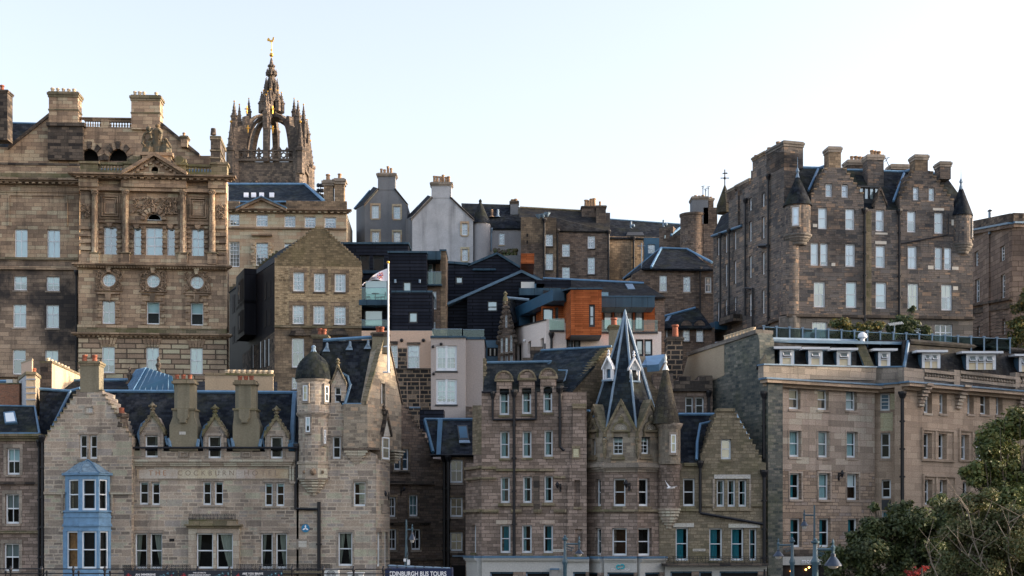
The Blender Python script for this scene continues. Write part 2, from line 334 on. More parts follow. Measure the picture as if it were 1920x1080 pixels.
class MB:
 def __init__(s): s.v = []; s.f = []; s.m = []; s.mats = []
 def mi(s, m):
  if m not in s.mats: s.mats.append(m)
  return s.mats.index(m)
 def face(s, pts, m):
  i = len(s.v); s.v.extend(Vector(p) for p in pts); s.f.append(tuple(range(i, i+len(pts)))); s.m.append(s.mi(m))
 def tri_poly(s, pts3, pts2, holes3, holes2, m):
  if not holes2 and len(pts2) == 4: s.face(pts3, m); return
  loops = [[Vector((a, b, 0)) for a, b in pts2]]+[[Vector((a, b, 0)) for a, b in h] for h in holes2]
  flat = list(pts3)
  for h in holes3: flat += h
  i = len(s.v); s.v.extend(Vector(p) for p in flat); k = s.mi(m)
  for t in tessellate_polygon(loops): s.f.append(tuple(i+x for x in t)); s.m.append(k)
 def prism(s, F, out, d0, d1, m, holes=(), back=True, sidem=None):
  """solid of a facade-plane outline (u, z) from depth d0 to d1, with rectangular or polygon holes cut through its face"""
  f3 = [F.w(u, z, d1) for u, z in out]
  s.tri_poly(f3, out, [[F.w(u, z, d1) for u, z in h] for h in holes], list(holes), m)
  b3 = [F.w(u, z, d0) for u, z in out]
  if back: s.tri_poly(b3, out, [], [], m)
  n = len(out)
  for i in range(n):
   j = (i+1) % n; s.face([f3[i], f3[j], b3[j], b3[i]], sidem or m)
 def pocket(s, F, hole, d1, rec, deep, m, mi):
  n = len(hole)
  a = [F.w(u, z, d1) for u, z in hole]; b = [F.w(u, z, d1-rec) for u, z in hole]; c = [F.w(u, z, d1-deep) for u, z in hole]
  for i in range(n):
   j = (i+1) % n
   s.face([a[i], a[j], b[j], b[i]], m); s.face([b[i], b[j], c[j], c[i]], mi)
  s.tri_poly(c, list(hole), [], [], mi)
 def box(s, F, u0, z0, u1, z1, d0, d1, m):
  s.prism(F, [(u0, z0), (u1, z0), (u1, z1), (u0, z1)], d0, d1, m)
 def wbox(s, c, sx, sy, sz, m, rz=0.):
  F = Fac.__new__(Fac); F.t = Vector((math.cos(rz), math.sin(rz), 0)); F.n = Vector((F.t.y, -F.t.x, 0)); F.o = Vector((c[0], c[1], 0))
  s.box(F, -sx/2, c[2], sx/2, c[2]+sz, -sy/2, sy/2, m)
 def lathe(s, c, prof, n, m, a0=0., a1=2*math.pi, rot=0.):
  full = abs(a1-a0-2*math.pi) < 1e-4; k = n if full else n+1
  rings = []
  for r, z in prof:
   rings.append([Vector((c[0]+r*math.cos(rot+a0+(a1-a0)*i/n), c[1]+r*math.sin(rot+a0+(a1-a0)*i/n), z)) for i in range(k)])
  base = len(s.v); mi = s.mi(m)
  for rg in rings: s.v.extend(rg)
  for a in range(len(prof)-1):
   for i in range(n):
    j = (i+1) % k
    s.f.append((base+a*k+i, base+a*k+j, base+(a+1)*k+j, base+(a+1)*k+i)); s.m.append(mi)
  for a in (0, len(prof)-1):
   if prof[a][0] > .02 and full: s.f.append(tuple(base+a*k+i for i in range(k))); s.m.append(mi)
 def tube(s, pts, r, m, n=6, r1=None):
  pts = [Vector(p) for p in pts]; base = len(s.v); mi = s.mi(m); L = len(pts)
  up = Vector((0, 0, 1))
  for i, p in enumerate(pts):
   d = (pts[min(i+1, L-1)]-pts[max(i-1, 0)]).normalized()
   a = d.cross(up if abs(d.z) < .95 else Vector((0, 1, 0))).normalized(); b = d.cross(a)
   rr = r if r1 is None else r+(r1-r)*i/(L-1)
   for k in range(n):
    t = 2*math.pi*k/n; s.v.append(p+a*(math.cos(t)*rr)+b*(math.sin(t)*rr))
  for i in range(L-1):
   for k in range(n):
    j = (k+1) % n
    s.f.append((base+i*n+k, base+i*n+j, base+(i+1)*n+j, base+(i+1)*n+k)); s.m.append(mi)
  s.f.append(tuple(base+k for k in range(n))); s.m.append(mi)
  s.f.append(tuple(base+(L-1)*n+k for k in range(n))); s.m.append(mi)
 def slab(s, pts, th, m, side=None):
  """a sheet of real thickness from 3D points"""
  pts = [Vector(p) for p in pts]; n = Vector((0, 0, 0))
  for i in range(len(pts)): a, b = pts[i], pts[(i+1) % len(pts)]; n += a.cross(b)
  n.normalize()
  if n.z < 0: n = -n
  lo = [p-n*th for p in pts]
  s.face(pts, m); s.face(lo[::-1], side or m)
  for i in range(len(pts)):
   j = (i+1) % len(pts); s.face([pts[i], pts[j], lo[j], lo[i]], side or m)
 def ball(s, c, r, m, sz=1., n=8):
  s.lathe(c, [(max(r*math.sin(math.pi*i/n), 0.001), c[2]-r*sz*math.cos(math.pi*i/n)) for i in range(n+1)], n+2, m)
 def build(s, name, parent=None, smooth=False):
  if name in SPLIT and len(s.f) < 500:
   gs = s.clusters(.22 if name == 'crow_steps' else .03)
   if len(gs) > 1: return [g.build1(name, parent, smooth) for g in gs][0]
  return s.build1(name, parent, smooth)
 def clusters(s, mg):
  n = len(s.f); bx = []
  for f in s.f:
   q = np.array([s.v[i] for i in f]); bx.append((q.min(0)-mg, q.max(0)+mg))
  lo = np.array([a for a, _ in bx]); hi = np.array([a for _, a in bx]); lab = -np.ones(n, int); k = 0
  for i in range(n):
   if lab[i] >= 0: continue
   st = [i]; lab[i] = k
   while st:
    j = st.pop(); t = np.where((lab < 0) & (lo <= hi[j]).all(1) & (hi >= lo[j]).all(1))[0]
    lab[t] = k; st += list(t)
   k += 1
  out = []
  for g in range(k):
   m = MB()
   for i in np.where(lab == g)[0]: m.face([s.v[j] for j in s.f[i]], s.mats[s.m[i]])
   out.append(m)
  return out
 def build1(s, name, parent=None, smooth=False):
  o0 = parent['_o'] if parent is not None else (0, 0, 0)
  me = bpy.data.meshes.new(name)
  me.from_pydata([(v.x-o0[0], v.y-o0[1], v.z-o0[2]) for v in s.v], [], s.f)
  for m in s.mats: me.materials.append(M[m])
  me.polygons.foreach_set('material_index', s.m)
  uvl = me.uv_layers.new(name='UVMap'); data = np.zeros((len(me.loops), 2), dtype=np.float32)
  for p in me.polygons:
   n = p.normal; t = Vector((-n.y, n.x, 0))
   if t.length < .05: t = Vector((1, 0, 0)); b = Vector((0, 1, 0))
   else:
    t.normalize(); b = n.cross(t)
    if b.z < 0: b = -b
    if abs(t.x) > .3:
     if t.x < 0: t = -t
    elif t.y < 0: t = -t
   for li in p.loop_indices:
    v = s.v[me.loops[li].vertex_index]; data[li] = (v.dot(t), v.dot(b))
  uvl.data.foreach_set('uv', data.ravel())
  if smooth:
   me.polygons.foreach_set('use_smooth', [True]*len(me.polygons)); me.set_sharp_from_angle(angle=R(38))
  o = bpy.data.objects.new(name, me); COL.objects.link(o)
  if parent is not None: o.parent = parent; o['_o'] = list(o0)
  return o
ALL = []
def thing(name, label, cat, loc, group=None):
 o = bpy.data.objects.new(name, None); COL.objects.link(o); o.location = loc; o.empty_display_size = .5
 o['label'] = label; o['category'] = cat; o['_o'] = list(loc)
 if group: o['group'] = group
 ALL.append(o)
 return o
def tag(o, label, cat, group=None):
 o['label'] = label; o['category'] = cat
 if group: o['group'] = group
 return o
def recentre(o, loc):
 """give a one-mesh thing its origin at its base"""
 loc = Vector(loc); o.data.transform(Matrix.Translation(-loc)); o.location = loc; return o
def S(nx=2, ny=2, **k): d = dict(nx=nx, ny=ny); d.update(k); return d
def V(st, **k): d = dict(st); d.update(k); return d
rng = random.Random(7)
TERR = [(-50, 3.7), (42, 3.7), (60, 1.0), (84, 0.0), (104, 0.0), (118, 7.), (126, 11.), (136, 15.), (165, 24.), (178, 27.), (230, 29.), (300, 18.), (700, 0.), (2500, 0.)]
def terr(Y):
 for (a, za), (b, zb) in zip(TERR, TERR[1:]):
  if a <= Y <= b: return za+(zb-za)*(Y-a)/(b-a)
 return 0.
class Bld:
 def __init__(s, name, label, cat, px, Y, z0=None, group=None):
  s.z0 = (terr(Y)-.6) if z0 is None else z0
  s.e = thing(name, label, cat, (P(px, HY, Y).x, Y, s.z0), group)
 def pts(s, F, out):
  r = []
  for px, py in out:
   if py is None: u, z = F.uv(px, HY); r.append((u, s.z0))
   else: r.append(F.uv(px, py))
  return r
 def wall(s, F, out, mat, depth=1.5, wins=(), name='wall', round_holes=(), extra_holes=(), sidem=None, d1=0.):
  mb = MB(); o = s.pts(F, out); holes = []; ws = []
  for wn in wins:
   x0, y0, x1, y1, st = wn
   cx = (x0+x1)/2; u0 = F.uv(x0, y0)[0]; u1 = F.uv(x1, y0)[0]; zt = F.uv(cx, y0)[1]; zb = F.uv(cx, y1)[1]
   holes.append([(u0, zb), (u1, zb), (u1, zt), (u0, zt)]); ws.append((u0, zb, u1, zt, st))
  for h in extra_holes: holes.append(s.pts(F, h))
  rh = []
  for (cx, cy, rp, st) in round_holes:
   u, z = F.uv(cx, cy); rr = abs(F.uv(cx+rp, cy)[0]-u)
   rh.append((u, z, rr, st)); holes.append([(u+rr*math.cos(2*math.pi*i/20), z+rr*math.sin(2*math.pi*i/20)) for i in range(20)])
  mb.prism(F, o, -depth, d1, mat, holes, sidem=sidem)
  for i, h in enumerate(holes):
   st = ws[i][4] if i < len(ws) else {}
   deep = min(st.get('deep', .9), depth-.1)
   mb.pocket(F, h, d1, st.get('rec', .16)+.04, deep, mat, st.get('int', 'interior'))
  ob = mb.build(name, s.e)
  for wi in ws: s.window(F.off(d1) if d1 else F, *wi)
  for (u, z, rr, st) in rh: s.round_window(F, u, z, rr, st)
  return ob
 def window(s, F, u0, z0, u1, z1, st, parent=None):
  rec = st.get('rec', .16); fr = st.get('fr', 'white_paint'); fw = st.get('fw', .085); W = u1-u0; H = z1-z0
  nx, ny = st['nx'], st['ny']; d = -rec
  mb = MB(); bl = st.get('bl')
  if bl in ('blind_cyan', 'blind_pale', 'blind_white') and st.get('bf', 1.) == 1.:
   q = rng.random()
   if q < .2: st = dict(st, bf=rng.uniform(.5, .9))
   elif q < .3 and not st.get('cur'): st = dict(st, bl=None, cur='lr', cm=bl, cf=.47, ct=rng.uniform(.02, .2))
   elif q < .5: st = dict(st, bl=rng.choice(('blind_grey', 'blind_pale', 'blind_cyan')))
  bt = st.get('bt', fw*1.5)
  mb.box(F, u0, z0, u0+fw, z1, d-.08, d, fr); mb.box(F, u1-fw, z0, u1, z1, d-.08, d, fr)
  mb.box(F, u0+fw, z1-fw, u1-fw, z1, d-.08, d, fr); mb.box(F, u0+fw, z0, u1-fw, z0+bt, d-.08, d+.004, fr)
  iu0, iu1, iz0, iz1 = u0+fw, u1-fw, z0+bt, z1-fw
  bw = st.get('bw', .04); mid = st.get('mid', .5)
  for i in range(1, nx):
   u = iu0+(iu1-iu0)*i/nx; mb.box(F, u-bw/2, iz0, u+bw/2, iz1, d-.06, d-.012, fr)
  zm = iz0+(iz1-iz0)*mid
  for j in range(1, ny):
   z = iz0+(iz1-iz0)*j/ny; h = bw
   if ny % 2 == 0 and j == ny//2: z = zm; h = st.get('mr', .075)
   mb.box(F, iu0, z-h/2, iu1, z+h/2, d-.05, d-.008, fr)
  wo = mb.build('window', parent or s.e)
  if parent is None: sub = wo
  else: sub = wo;
  tl, tv = rng.uniform(-.02, .02), rng.uniform(-.03, .012); g = MB(); g.face([F.w(a, b, d-.04) for a, b, d in ((iu0, iz0, d), (iu1, iz0, d+tl), (iu1, iz1, d+tl+tv), (iu0, iz1, d+tv))], st.get('gl', 'glass_dark')); g.build('pane', sub)
  bl = st.get('bl')
  if bl:
   f = st.get('bf', 1.0); f0 = st.get('b0', 0.)
   zt = iz1-(iz1-iz0)*f0; zz = iz1-(iz1-iz0)*f
   b = MB(); zh = iz0+(iz1-iz0)*mid
   if f == 1. and ny % 2 == 0 and bl in ('blind_cyan', 'blind_pale', 'blind_white', 'blind_cream') and rng.random() < .7:
    b.box(F, iu0+.01, zh, iu1-.01, zt, d-.17, d-.15, bl); b.box(F, iu0+.01, zz, iu1-.01-rng.choice((0, .1, .16)), zh, d-.26, d-.24, {'blind_cream': 'blind_peach'}.get(bl, 'blind_net'))
   else: b.box(F, iu0+.01, zz, iu1-.01, zt, d-.17, d-.15, bl)
   b.build('blind', sub)
  cu = st.get('cur')
  if cu:
   cm = st.get('cm', 'curtain_pale'); frac = st.get('cf', .45); taper = st.get('ct', .6)
   for side in cu:
    b = MB(); k = 14; rows = 7; grid = []
    for j in range(rows+1):
     z = iz1-(iz1-iz0)*j/rows*st.get('cl', 1.)
     wd = (iu1-iu0)*frac*(1-taper*(j/rows)**1.2)
     row = []
     for i in range(k+1):
      x = wd*i/k; uu = iu0+.01+x if side == 'l' else iu1-.01-x
      row.append(F.w(uu, z, d-.2+.035*math.sin(i*1.9+(0 if side == 'l' else 1))))
     grid.append(row)
    for j in range(rows):
     for i in range(k): b.face([grid[j][i], grid[j][i+1], grid[j+1][i+1], grid[j+1][i]], cm)
    b.build('curtain', sub)
  su = st.get('sur')
  if su:
   sw = st.get('sw', .16); b = MB(); pr = st.get('sp', .035)
   b.box(F, u0-sw, z0-.02, u0-.002, z1+.002, -.03, pr, su); b.box(F, u1+.002, z0-.02, u1+sw, z1+.002, -.03, pr, su)
   b.box(F, u0-sw, z1+.006, u1+sw, z1+sw*1.25, -.03, pr+.003, su); b.build('surround', sub)
  si = st.get('sill', 'dressed_stone')
  if si:
   b = MB(); b.box(F, u0-.08, z0-.16, u1+.08, z0-.022, -.03, .07, si); b.build('sill', sub)
  return wo
 def round_window(s, F, u, z, r, st):
  mb = MB(); d = -.14; n = 24; fr = 'white_paint'
  for i in range(n):
   a, b = 2*math.pi*i/n, 2*math.pi*(i+1)/n
   q = [(u+k*math.cos(t), z+k*math.sin(t)) for t, k in ((a, r), (b, r), (b, r-.1), (a, r-.1))]
   mb.prism(F, q, d-.06, d, fr)
  for i in (-1, 1):
   x = r*.33*i; h = math.sqrt(r*r-x*x)-.08
   mb.box(F, u+x-.02, z-h, u+x+.02, z+h, d-.06, d-.01, fr); mb.box(F, u-h, z+x-.02, u+h, z+x+.02, d-.055, d-.015, fr)
  o = mb.build('window', s.e); q = [(u+(r-.09)*math.cos(2*math.pi*i/n), z+(r-.09)*math.sin(2*math.pi*i/n)) for i in range(n)]
  tl, tv = rng.uniform(-.02, .02), rng.uniform(-.03, .012); g = MB(); g.face([F.w(a, b, d-.04) for a, b in q], 'glass_sky'); g.build('pane', o)
  if st.get('bl'):
   g = MB(); g.prism(F, q, d-.2, d-.18, st['bl']); g.build('blind', o)
 def band(s, F, x0, y0, x1, y1, out, mat, name='string_course', d0=-.05, y0b=None, y1b=None, build=True, mb=None):
  """moulding following the facade between two pixel columns (y*b: rows at the right end)"""
  m = mb or MB(); a = F.uv(x0, y0); b = F.uv(x1, y0 if y0b is None else y0b); c = F.uv(x1, y1 if y1b is None else y1b); e = F.uv(x0, y1)
  zt = (a[1]+b[1])/2; zb = (c[1]+e[1])/2
  m.box(F, a[0], zb, b[0], zt, d0, out, mat)
  if mb is None: return m.build(name, s.e)
 def cornice(s, F, x0, x1, y, h_px, out, mat, name='cornice', dent=0, dmat=None):
  """three-step cornice whose top is at row y, with optional dentils"""
  m = MB(); u0, z = F.uv(x0, y); u1, zz = F.uv(x1, y); z = (z+F.uv((x0+x1)/2, y)[1])/2; k = F.uv(x0, y)[1]-F.uv(x0, y+h_px)[1]
  m.box(F, u0-out*.6, z-k*.35, u1+out*.6, z, -.05, out, mat)
  m.box(F, u0-out*.4, z-k*.65, u1+out*.4, z-k*.352, -.05, out*.72, mat)
  m.box(F, u0-out*.1, z-k, u1+out*.1, z-k*.652, -.05, out*.35, mat)
  if dent:
   n = max(3, int((u1-u0)/dent))
   for i in range(n):
    u = u0+(u1-u0)*(i+.5)/n; m.box(F, u-dent*.25, z-k*.92, u+dent*.25, z-k*.655, out*.3, out*.66, dmat or mat)
  return m.build(name, s.e)
 def slab(s, name, pts, mat, th=.18, side=None, parent=None):
  m = MB(); m.slab(pts, th, mat, side); return m.build(name, parent or s.e)
 def lead(s, pts, r=.10, mat='lead_bright', name='lead_flashing'):
  m = MB(); m.tube(pts, r, mat, 6); return m.build(name, s.e)
 def pipe(s, F, pts, r=.07, d=.12, name='drainpipe', mat='black_iron', hop=True):
  m = MB(); q = [F.p(x, y, d) for x, y in pts]
  for a, b in zip(q, q[1:]):
   m.tube([a, b], r, mat, 6)
   L = (b-a).length
   if abs((b-a).z) > .8*L and L > 2.5:
    k = int(L/1.9)
    for i in range(1, k): c = a.lerp(b, i/k); m.tube([c-Vector((0, 0, .06)), c+Vector((0, 0, .06))], r*1.6, mat, 6)
  if hop: m.lathe((q[0].x, q[0].y), [(r*1.2, q[0].z-.35), (r*2.4, q[0].z), (r*2.4, q[0].z+.15)], 8, mat)
  return m.build(name, s.e)
 def gutter(s, F, x0, x1, y, d=.16, mat='black_iron', r=.075):
  m = MB(); m.tube([F.p(x0, y, d), F.p(x1, y, d)], r, mat, 6); return m.build('gutter', s.e)
 def chimney(s, F, x0, y0, x1, y1, depth, mat, pots=(), d=0., cap='dressed_stone', pot='buff_pot', pr=.13, capx=.12, band=None, potd=None, cap_h=.3):
  F = F.off(d); d = 0.; m = MB(); u0, zt = F.uv(x0, y0); u1 = F.uv(x1, y0)[0]; zb = F.uv(x0, y1)[1]
  m.box(F, u0, zb, u1, zt-cap_h, d-depth, d, mat)
  m.box(F, u0-capx*.5, zt-cap_h+.002, u1+capx*.5, zt-cap_h*.6, d-depth-capx*.5, d+capx*.5, cap)
  m.box(F, u0-capx, zt-cap_h*.6, u1+capx, zt-cap_h*.2, d-depth-capx, d+capx, cap)
  m.box(F, u0-capx*.3, zt-cap_h*.2, u1+capx*.3, zt, d-depth-capx*.3, d+capx*.3, cap)
  if band:
   zz = F.uv(x0, band)[1]; m.box(F, u0-.06, zz-.14, u1+.06, zz, d-depth-.06, d+.06, cap)
  o = m.build('chimney', s.e)
  for (x, yt) in pots:
   c = F.p(x, y0, d-(depth/2 if potd is None else potd)); c = F.p(x, y0, -(depth*.35 if potd is None else potd)); h = P(x, yt, c.y).z; r = pr*rng.uniform(.88, 1.1); q = MB()
   q.lathe((c.x, c.y), [(r*1.05, zt-.02), (r, zt+.1), (r*.88, h-.18), (r*1.15, h-.12), (r*1.1, h), (r*.7, h), (r*.65, h-.2)], 10, pot); q.build('chimney_pot', o, True)
  return o
 def part(s, name, mb, smooth=False, parent=None): return mb.build(name, parent or s.e, smooth)
def steps(x0, y0, x1, y1, n):
 """crow-stepped edge from (x0,y0) to (x1,y1): going up = rise first, going down = run first"""
 r = []; dx = (x1-x0)/n; dy = (y1-y0)/n
 for i in range(n):
  if dy < 0: r += [(x0+dx*i, y0+dy*(i+1)), (x0+dx*(i+1), y0+dy*(i+1))]
  else: r += [(x0+dx*(i+1), y0+dy*i), (x0+dx*(i+1), y0+dy*(i+1))]
 return r
def text_part(txt, F, px, py, h_m, mat, parent, name='lettering', d=.02, align='CENTER', spacing=1.0, width_m=None, bold=False, th=.01):
 cu = bpy.data.curves.new(name, 'FONT'); cu.body = txt; cu.size = 1; cu.align_x = align; cu.extrude = 0.0; cu.space_character = spacing
 cu.offset = .02 if bold else 0
 tmp = bpy.data.objects.new('tmp_text', cu); COL.objects.link(tmp)
 dg = bpy.context.evaluated_depsgraph_get(); me = bpy.data.meshes.new_from_object(tmp.evaluated_get(dg))
 bpy.data.objects.remove(tmp)
 n = len(me.vertices); co = np.zeros(n*3); me.vertices.foreach_get('co', co); co = co.reshape(-1, 3)
 hh = .70; sc = h_m/hh; sx = sc
 if width_m: sx = width_m/max(1e-6, co[:, 0].max()-co[:, 0].min())
 u0, z0 = F.uv(px, py); mb = MB()
 pts = [F.w(u0+c[0]*sx, z0+c[1]*sc, d) for c in co]
 mb.v = pts; k = mb.mi(mat)
 for p in me.polygons: mb.f.append(tuple(p.vertices)); mb.m.append(k)
 return mb.build(name, parent)
# ------------------------------------------------------------ ground and hill
def ground():
 mb = MB(); xs = [-900, -120, -60, 0, 60, 120, 900]; ys = sorted(set([a for a, _ in TERR]+[-50+10*i for i in range(36)]))
 for j in range(len(ys)-1):
  for i in range(len(xs)-1):
   a, b = ys[j], ys[j+1]
   mb.face([(xs[i], a, terr(a)), (xs[i+1], a, terr(a)), (xs[i+1], b, terr(b)), (xs[i], b, terr(b))], 'deck_stone' if b <= 43 else ('asphalt' if b <= 104 else 'earth'))
 o = mb.build('ground'); o['kind'] = 'structure'
 mb = MB(); F = wfac((-120, 93.2), (120, 93.2)); mb.box(F, 0, 0, 240, .13, -1.75, 0, 'deck_stone'); o = mb.build('pavement'); o['kind'] = 'structure'
ground()
# ============================================================ 1  the bank-like stone office block, top left
b = Bld('office_block', 'grand sandstone office block with pedimented centre, round windows and roof statues, at upper left', 'building', 287, 131)
F = Fac(145, 130, 428, 131.2)
sky = S(2, 3, bl='blind_cyan', gl='glass_sky', sill=None, rec=.3, fw=.09, bw=.05, mr=.05)
tall = [(193, 423, 218, 477, sky), (249, 425, 264, 477, V(sky, nx=1)), (272, 424, 304, 478, V(sky, bw=.09)), (312, 426, 327, 478, V(sky, nx=1)), (358, 427, 382, 480, sky)]
# upper storey (piano nobile)
b.wall(F, [(150, 494), (150, 334), (424, 338), (424, 498)], 'bank_stone', 1.6, tall, d1=-.35, extra_holes=[[(288.5+14.5*math.cos(math.pi*t/10), 413-14.5*math.sin(math.pi*t/10)) for t in range(11)]])
FU = F.off(-.35)
m = MB(); u, z = FU.uv(288.5, 413); r = 14.5/ppm(130.6); hb = [(u+r*math.cos(math.pi*t/10), z+r*math.sin(math.pi*t/10)) for t in range(11)]; m.pocket(FU, hb, 0, .2, .9, 'bank_stone', 'interior')
for t in range(10):
 a, c = math.pi*t/10, math.pi*(t+1)/10; m.prism(FU, [(u+q*math.cos(s_), z+q*math.sin(s_)) for s_, q in ((a, r-.12), (c, r-.12), (c, r), (a, r))], -.26, -.2, 'white_paint')
m.box(FU, u-r, z, u+r, z+.1, -.26, -.2, 'white_paint'); b.part('lunette_window', m)
# middle storeys
half = S(1, 2, bl='blind_cyan', bf=.5, gl='glass_dark', rec=.22, mr=.05)
b.wall(F, [(147, 616), (147, 497), (426, 503), (426, 620)], 'bank_stone', 1.6,
       [(192, 564, 215.5, 607, S(2, 2, bl='blind_grey', gl='glass_sky', sill=None)), (275, 565.5, 299, 608, V(half, sill=None)), (357.5, 567, 381, 610, V(half, sill=None))],
       round_holes=[(204.5, 525, 12.5, {'bl': 'blind_cyan'}), (287.5, 527, 12.5, {'bl': 'blind_cyan'}), (369.5, 529.5, 12.5, {'bl': 'blind_cyan'})], name='wall')
# rusticated base
b.wall(F.off(.25), [(147, None), (147, 628), (425, 632), (425, None)], 'bank_rustic', 1.8,
       [(191, 650, 215, 699, S(2, 2, bl='blind_cyan', gl='glass_sky')), (274, 651, 298, 699, S(2, 2, bl='blind_cyan', gl='glass_sky')), (356.5, 652, 380, 701, S(2, 2, bl='blind_cyan', gl='glass_sky'))], name='wall')
m = MB()
for cx, yt in ((203, 634), (286, 636), (368.5, 637)):
 for k in range(-2, 3):
  a, c = F.uv(cx+k*5-2.2, yt), F.uv(cx+k*4.4+1.8, yt+14); t0 = F.uv(cx+k*7.5-3, yt); t1 = F.uv(cx+k*7.5+3, yt); q0 = F.uv(cx+k*5-2, yt+15); q1 = F.uv(cx+k*5+2, yt+15)
  m.prism(F, [q0, q1, t1, t0], .2, .34+.02*(k == 0), 'bank_stone')
b.part('window_keystones', m)
b.cornice(F, 146, 427, 625.5, 8, .75, 'carved_stone', dent=.42, dmat='bank_stone')
b.band(F, 147, 615, 426, 624, .45, 'mossy_stone', 'blocking_course', y0b=617, y1b=627)
b.band(F, 147, 610.5, 426, 615, .5, 'bank_stone', 'string_course', y0b=613, y1b=618)
b.cornice(F, 146, 427, 496, 8, .7, 'carved_stone', dent=.25, dmat='bank_stone')
b.band(F, 148, 477, 426, 496, .02, 'bank_stone', 'plinth', y0b=480, y1b=500)
# surrounds of the middle windows: blocked jambs, hood and keystone
def gibbs(cx, y0, y1, w2, hood=True):
 m = MB(); n = 7; h = (y1-y0)/n
 for i in range(n):
  e = 9.5 if i % 2 == 0 else 5.5
  for s in (-1, 1):
   xa, xb = sorted((cx+s*(w2+.6), cx+s*(w2+e))); a = F.uv(xa, y0+h*i+.4); c = F.uv(xb, y0+h*(i+1)-.4)
   m.box(F, a[0], c[1], c[0], a[1], -.04, .13 if e > 6 else .06, 'bank_stone')
 if hood:
  m.box(F, F.uv(cx-21, 0)[0], F.uv(cx, y0-12)[1], F.uv(cx+21, 0)[0], F.uv(cx, y0-15)[1], -.04, .3, 'carved_stone')
  m.box(F, F.uv(cx-19, 0)[0], F.uv(cx, y0-1)[1], F.uv(cx+19, 0)[0], F.uv(cx, y0-11.8)[1], -.04, .12, 'bank_stone')
  k = [F.uv(cx-3.4, y0+1), F.uv(cx+3.4, y0+1), F.uv(cx+5.6, y0-12), F.uv(cx-5.6, y0-12)]; m.prism(F, k, -.04, .36, 'carved_stone')
 b.part('window_surround', m)
gibbs(203.8, 564, 608, 12); gibbs(287, 565.5, 609, 12); gibbs(369.3, 567, 611, 12)
def scrollwork(F, cx, cy, w, h, n, mat, r0=None, d=.1, seed=1):
 """carved relief: a bed with curling lumps round a ring"""
 rr = random.Random(seed); m = MB()
 for i in range(n):
  for _ in range(30):
   x = rr.uniform(-w, w); y = rr.uniform(-h, h)
   if r0 is None or math.hypot(x, y) > r0: break
  a = rr.uniform(0, 6.28); L = rr.uniform(3, 6); pts = []
  for k in range(7):
   t = k/6; ang = a+t*rr.choice((4.2, -4.2)); L2 = L*(1-t*.6)
   px, py = cx+x+L2*math.cos(ang), cy+y+L2*math.sin(ang)
   px = min(max(px, cx-w), cx+w); py = min(max(py, cy-h), cy+h)
   pts.append(F.p(px, py, d+.05*math.sin(k)))
  m.tube(pts, .085, mat, 5, .04)
 return m
for i, (cx, cy) in enumerate(((204.5, 525), (287.5, 527), (369.5, 529.5))):
 m = scrollwork(F, cx, cy, 24, 19, 46, 'carved_stone', 19, .1, i+3)
 for k in range(28):
  a, c = 2*math.pi*k/28, 2*math.pi*(k+1)/28; u, z = F.uv(cx, cy); r = 12.5/ppm(130.6)
  for r0, r1, dd in ((r*1.02, r*1.25, .2), (r*1.25, r*1.52, .11)):
   m.prism(F, [(u+q*math.cos(t), z+q*math.sin(t)) for t, q in ((a, r0), (c, r0), (c, r1), (a, r1))], -.04, dd, 'carved_stone')
 k = [F.uv(cx-3, cy-14), F.uv(cx+3, cy-14), F.uv(cx+5, cy-24), F.uv(cx-5, cy-24)]; m.prism(F, k, -.04, .4, 'bank_stone')
 a = F.uv(cx-26, cy+18.5); c = F.uv(cx+26, cy+21); m.box(F, a[0], c[1], c[0], a[1], -.04, .2, 'carved_stone')
 b.part('carved_surround', m)
# engaged columns
for cx in (178, 235.5, 343.5, 398):
 m = MB(); c = FU.p(cx, 480, .22); zb = FU.uv(cx, 478)[1]; zt = FU.uv(cx, 358)[1]; zc = FU.uv(cx, 366)[1]; r = 6.2/ppm(130.6)
 m.lathe((c.x, c.y), [(r*1.35, zb-.45), (r*1.35, zb-.1), (r*1.2, zb), (r*1.2, zb+.2), (r*1.02, zb+.3), (r, zb+2), (r*.86, zc), (r*1.02, zc+.08), (r*.9, zc+.14), (r*1.15, zt-.15), (r*1.3, zt-.1), (r*1.3, zt)], 18, 'bank_stone')
 for s in (-1, 1): m.tube([FU.p(cx+s*(4+2*math.sin(a)), 361.5+2*math.cos(a), .5) for a in [k*.9 for k in range(7)]], .07, 'carved_stone', 5)
 b.part('column', m, True)
 m = MB(); a = F.uv(cx-8.5, 476); e = F.uv(cx+8.5, 496); m.box(F, a[0], e[1], e[0], a[1], -.04, .28, 'bank_stone'); a = F.uv(cx-10, 474); m.box(F, a[0], F.uv(cx, 476.2)[1], F.uv(cx+10, 474)[0], a[1], -.3, .36, 'mossy_stone')
 b.part('column_pedestal', m)
# banded pilasters at the corners with carved trophies
for cx, x0, x1 in ((160, 151, 170), (414, 405, 423)):
 m = MB()
 a = FU.uv(x0, 345); e = FU.uv(x1, 478); m.box(FU, a[0], e[1], e[0], a[1], -.05, .12, 'bank_stone')
 for k, yy in enumerate((424, 437, 450, 463)):
  a = FU.uv(x0-1.5, yy); e = FU.uv(x1+1.5, yy+7); m.box(FU, a[0], e[1], e[0], a[1], -.05, .3, 'bank_stone')
 b.part('pilaster', m); b.part('carved_trophy', scrollwork(FU, cx, 396, 8, 13, 22, 'carved_stone', None, .22, int(cx)))
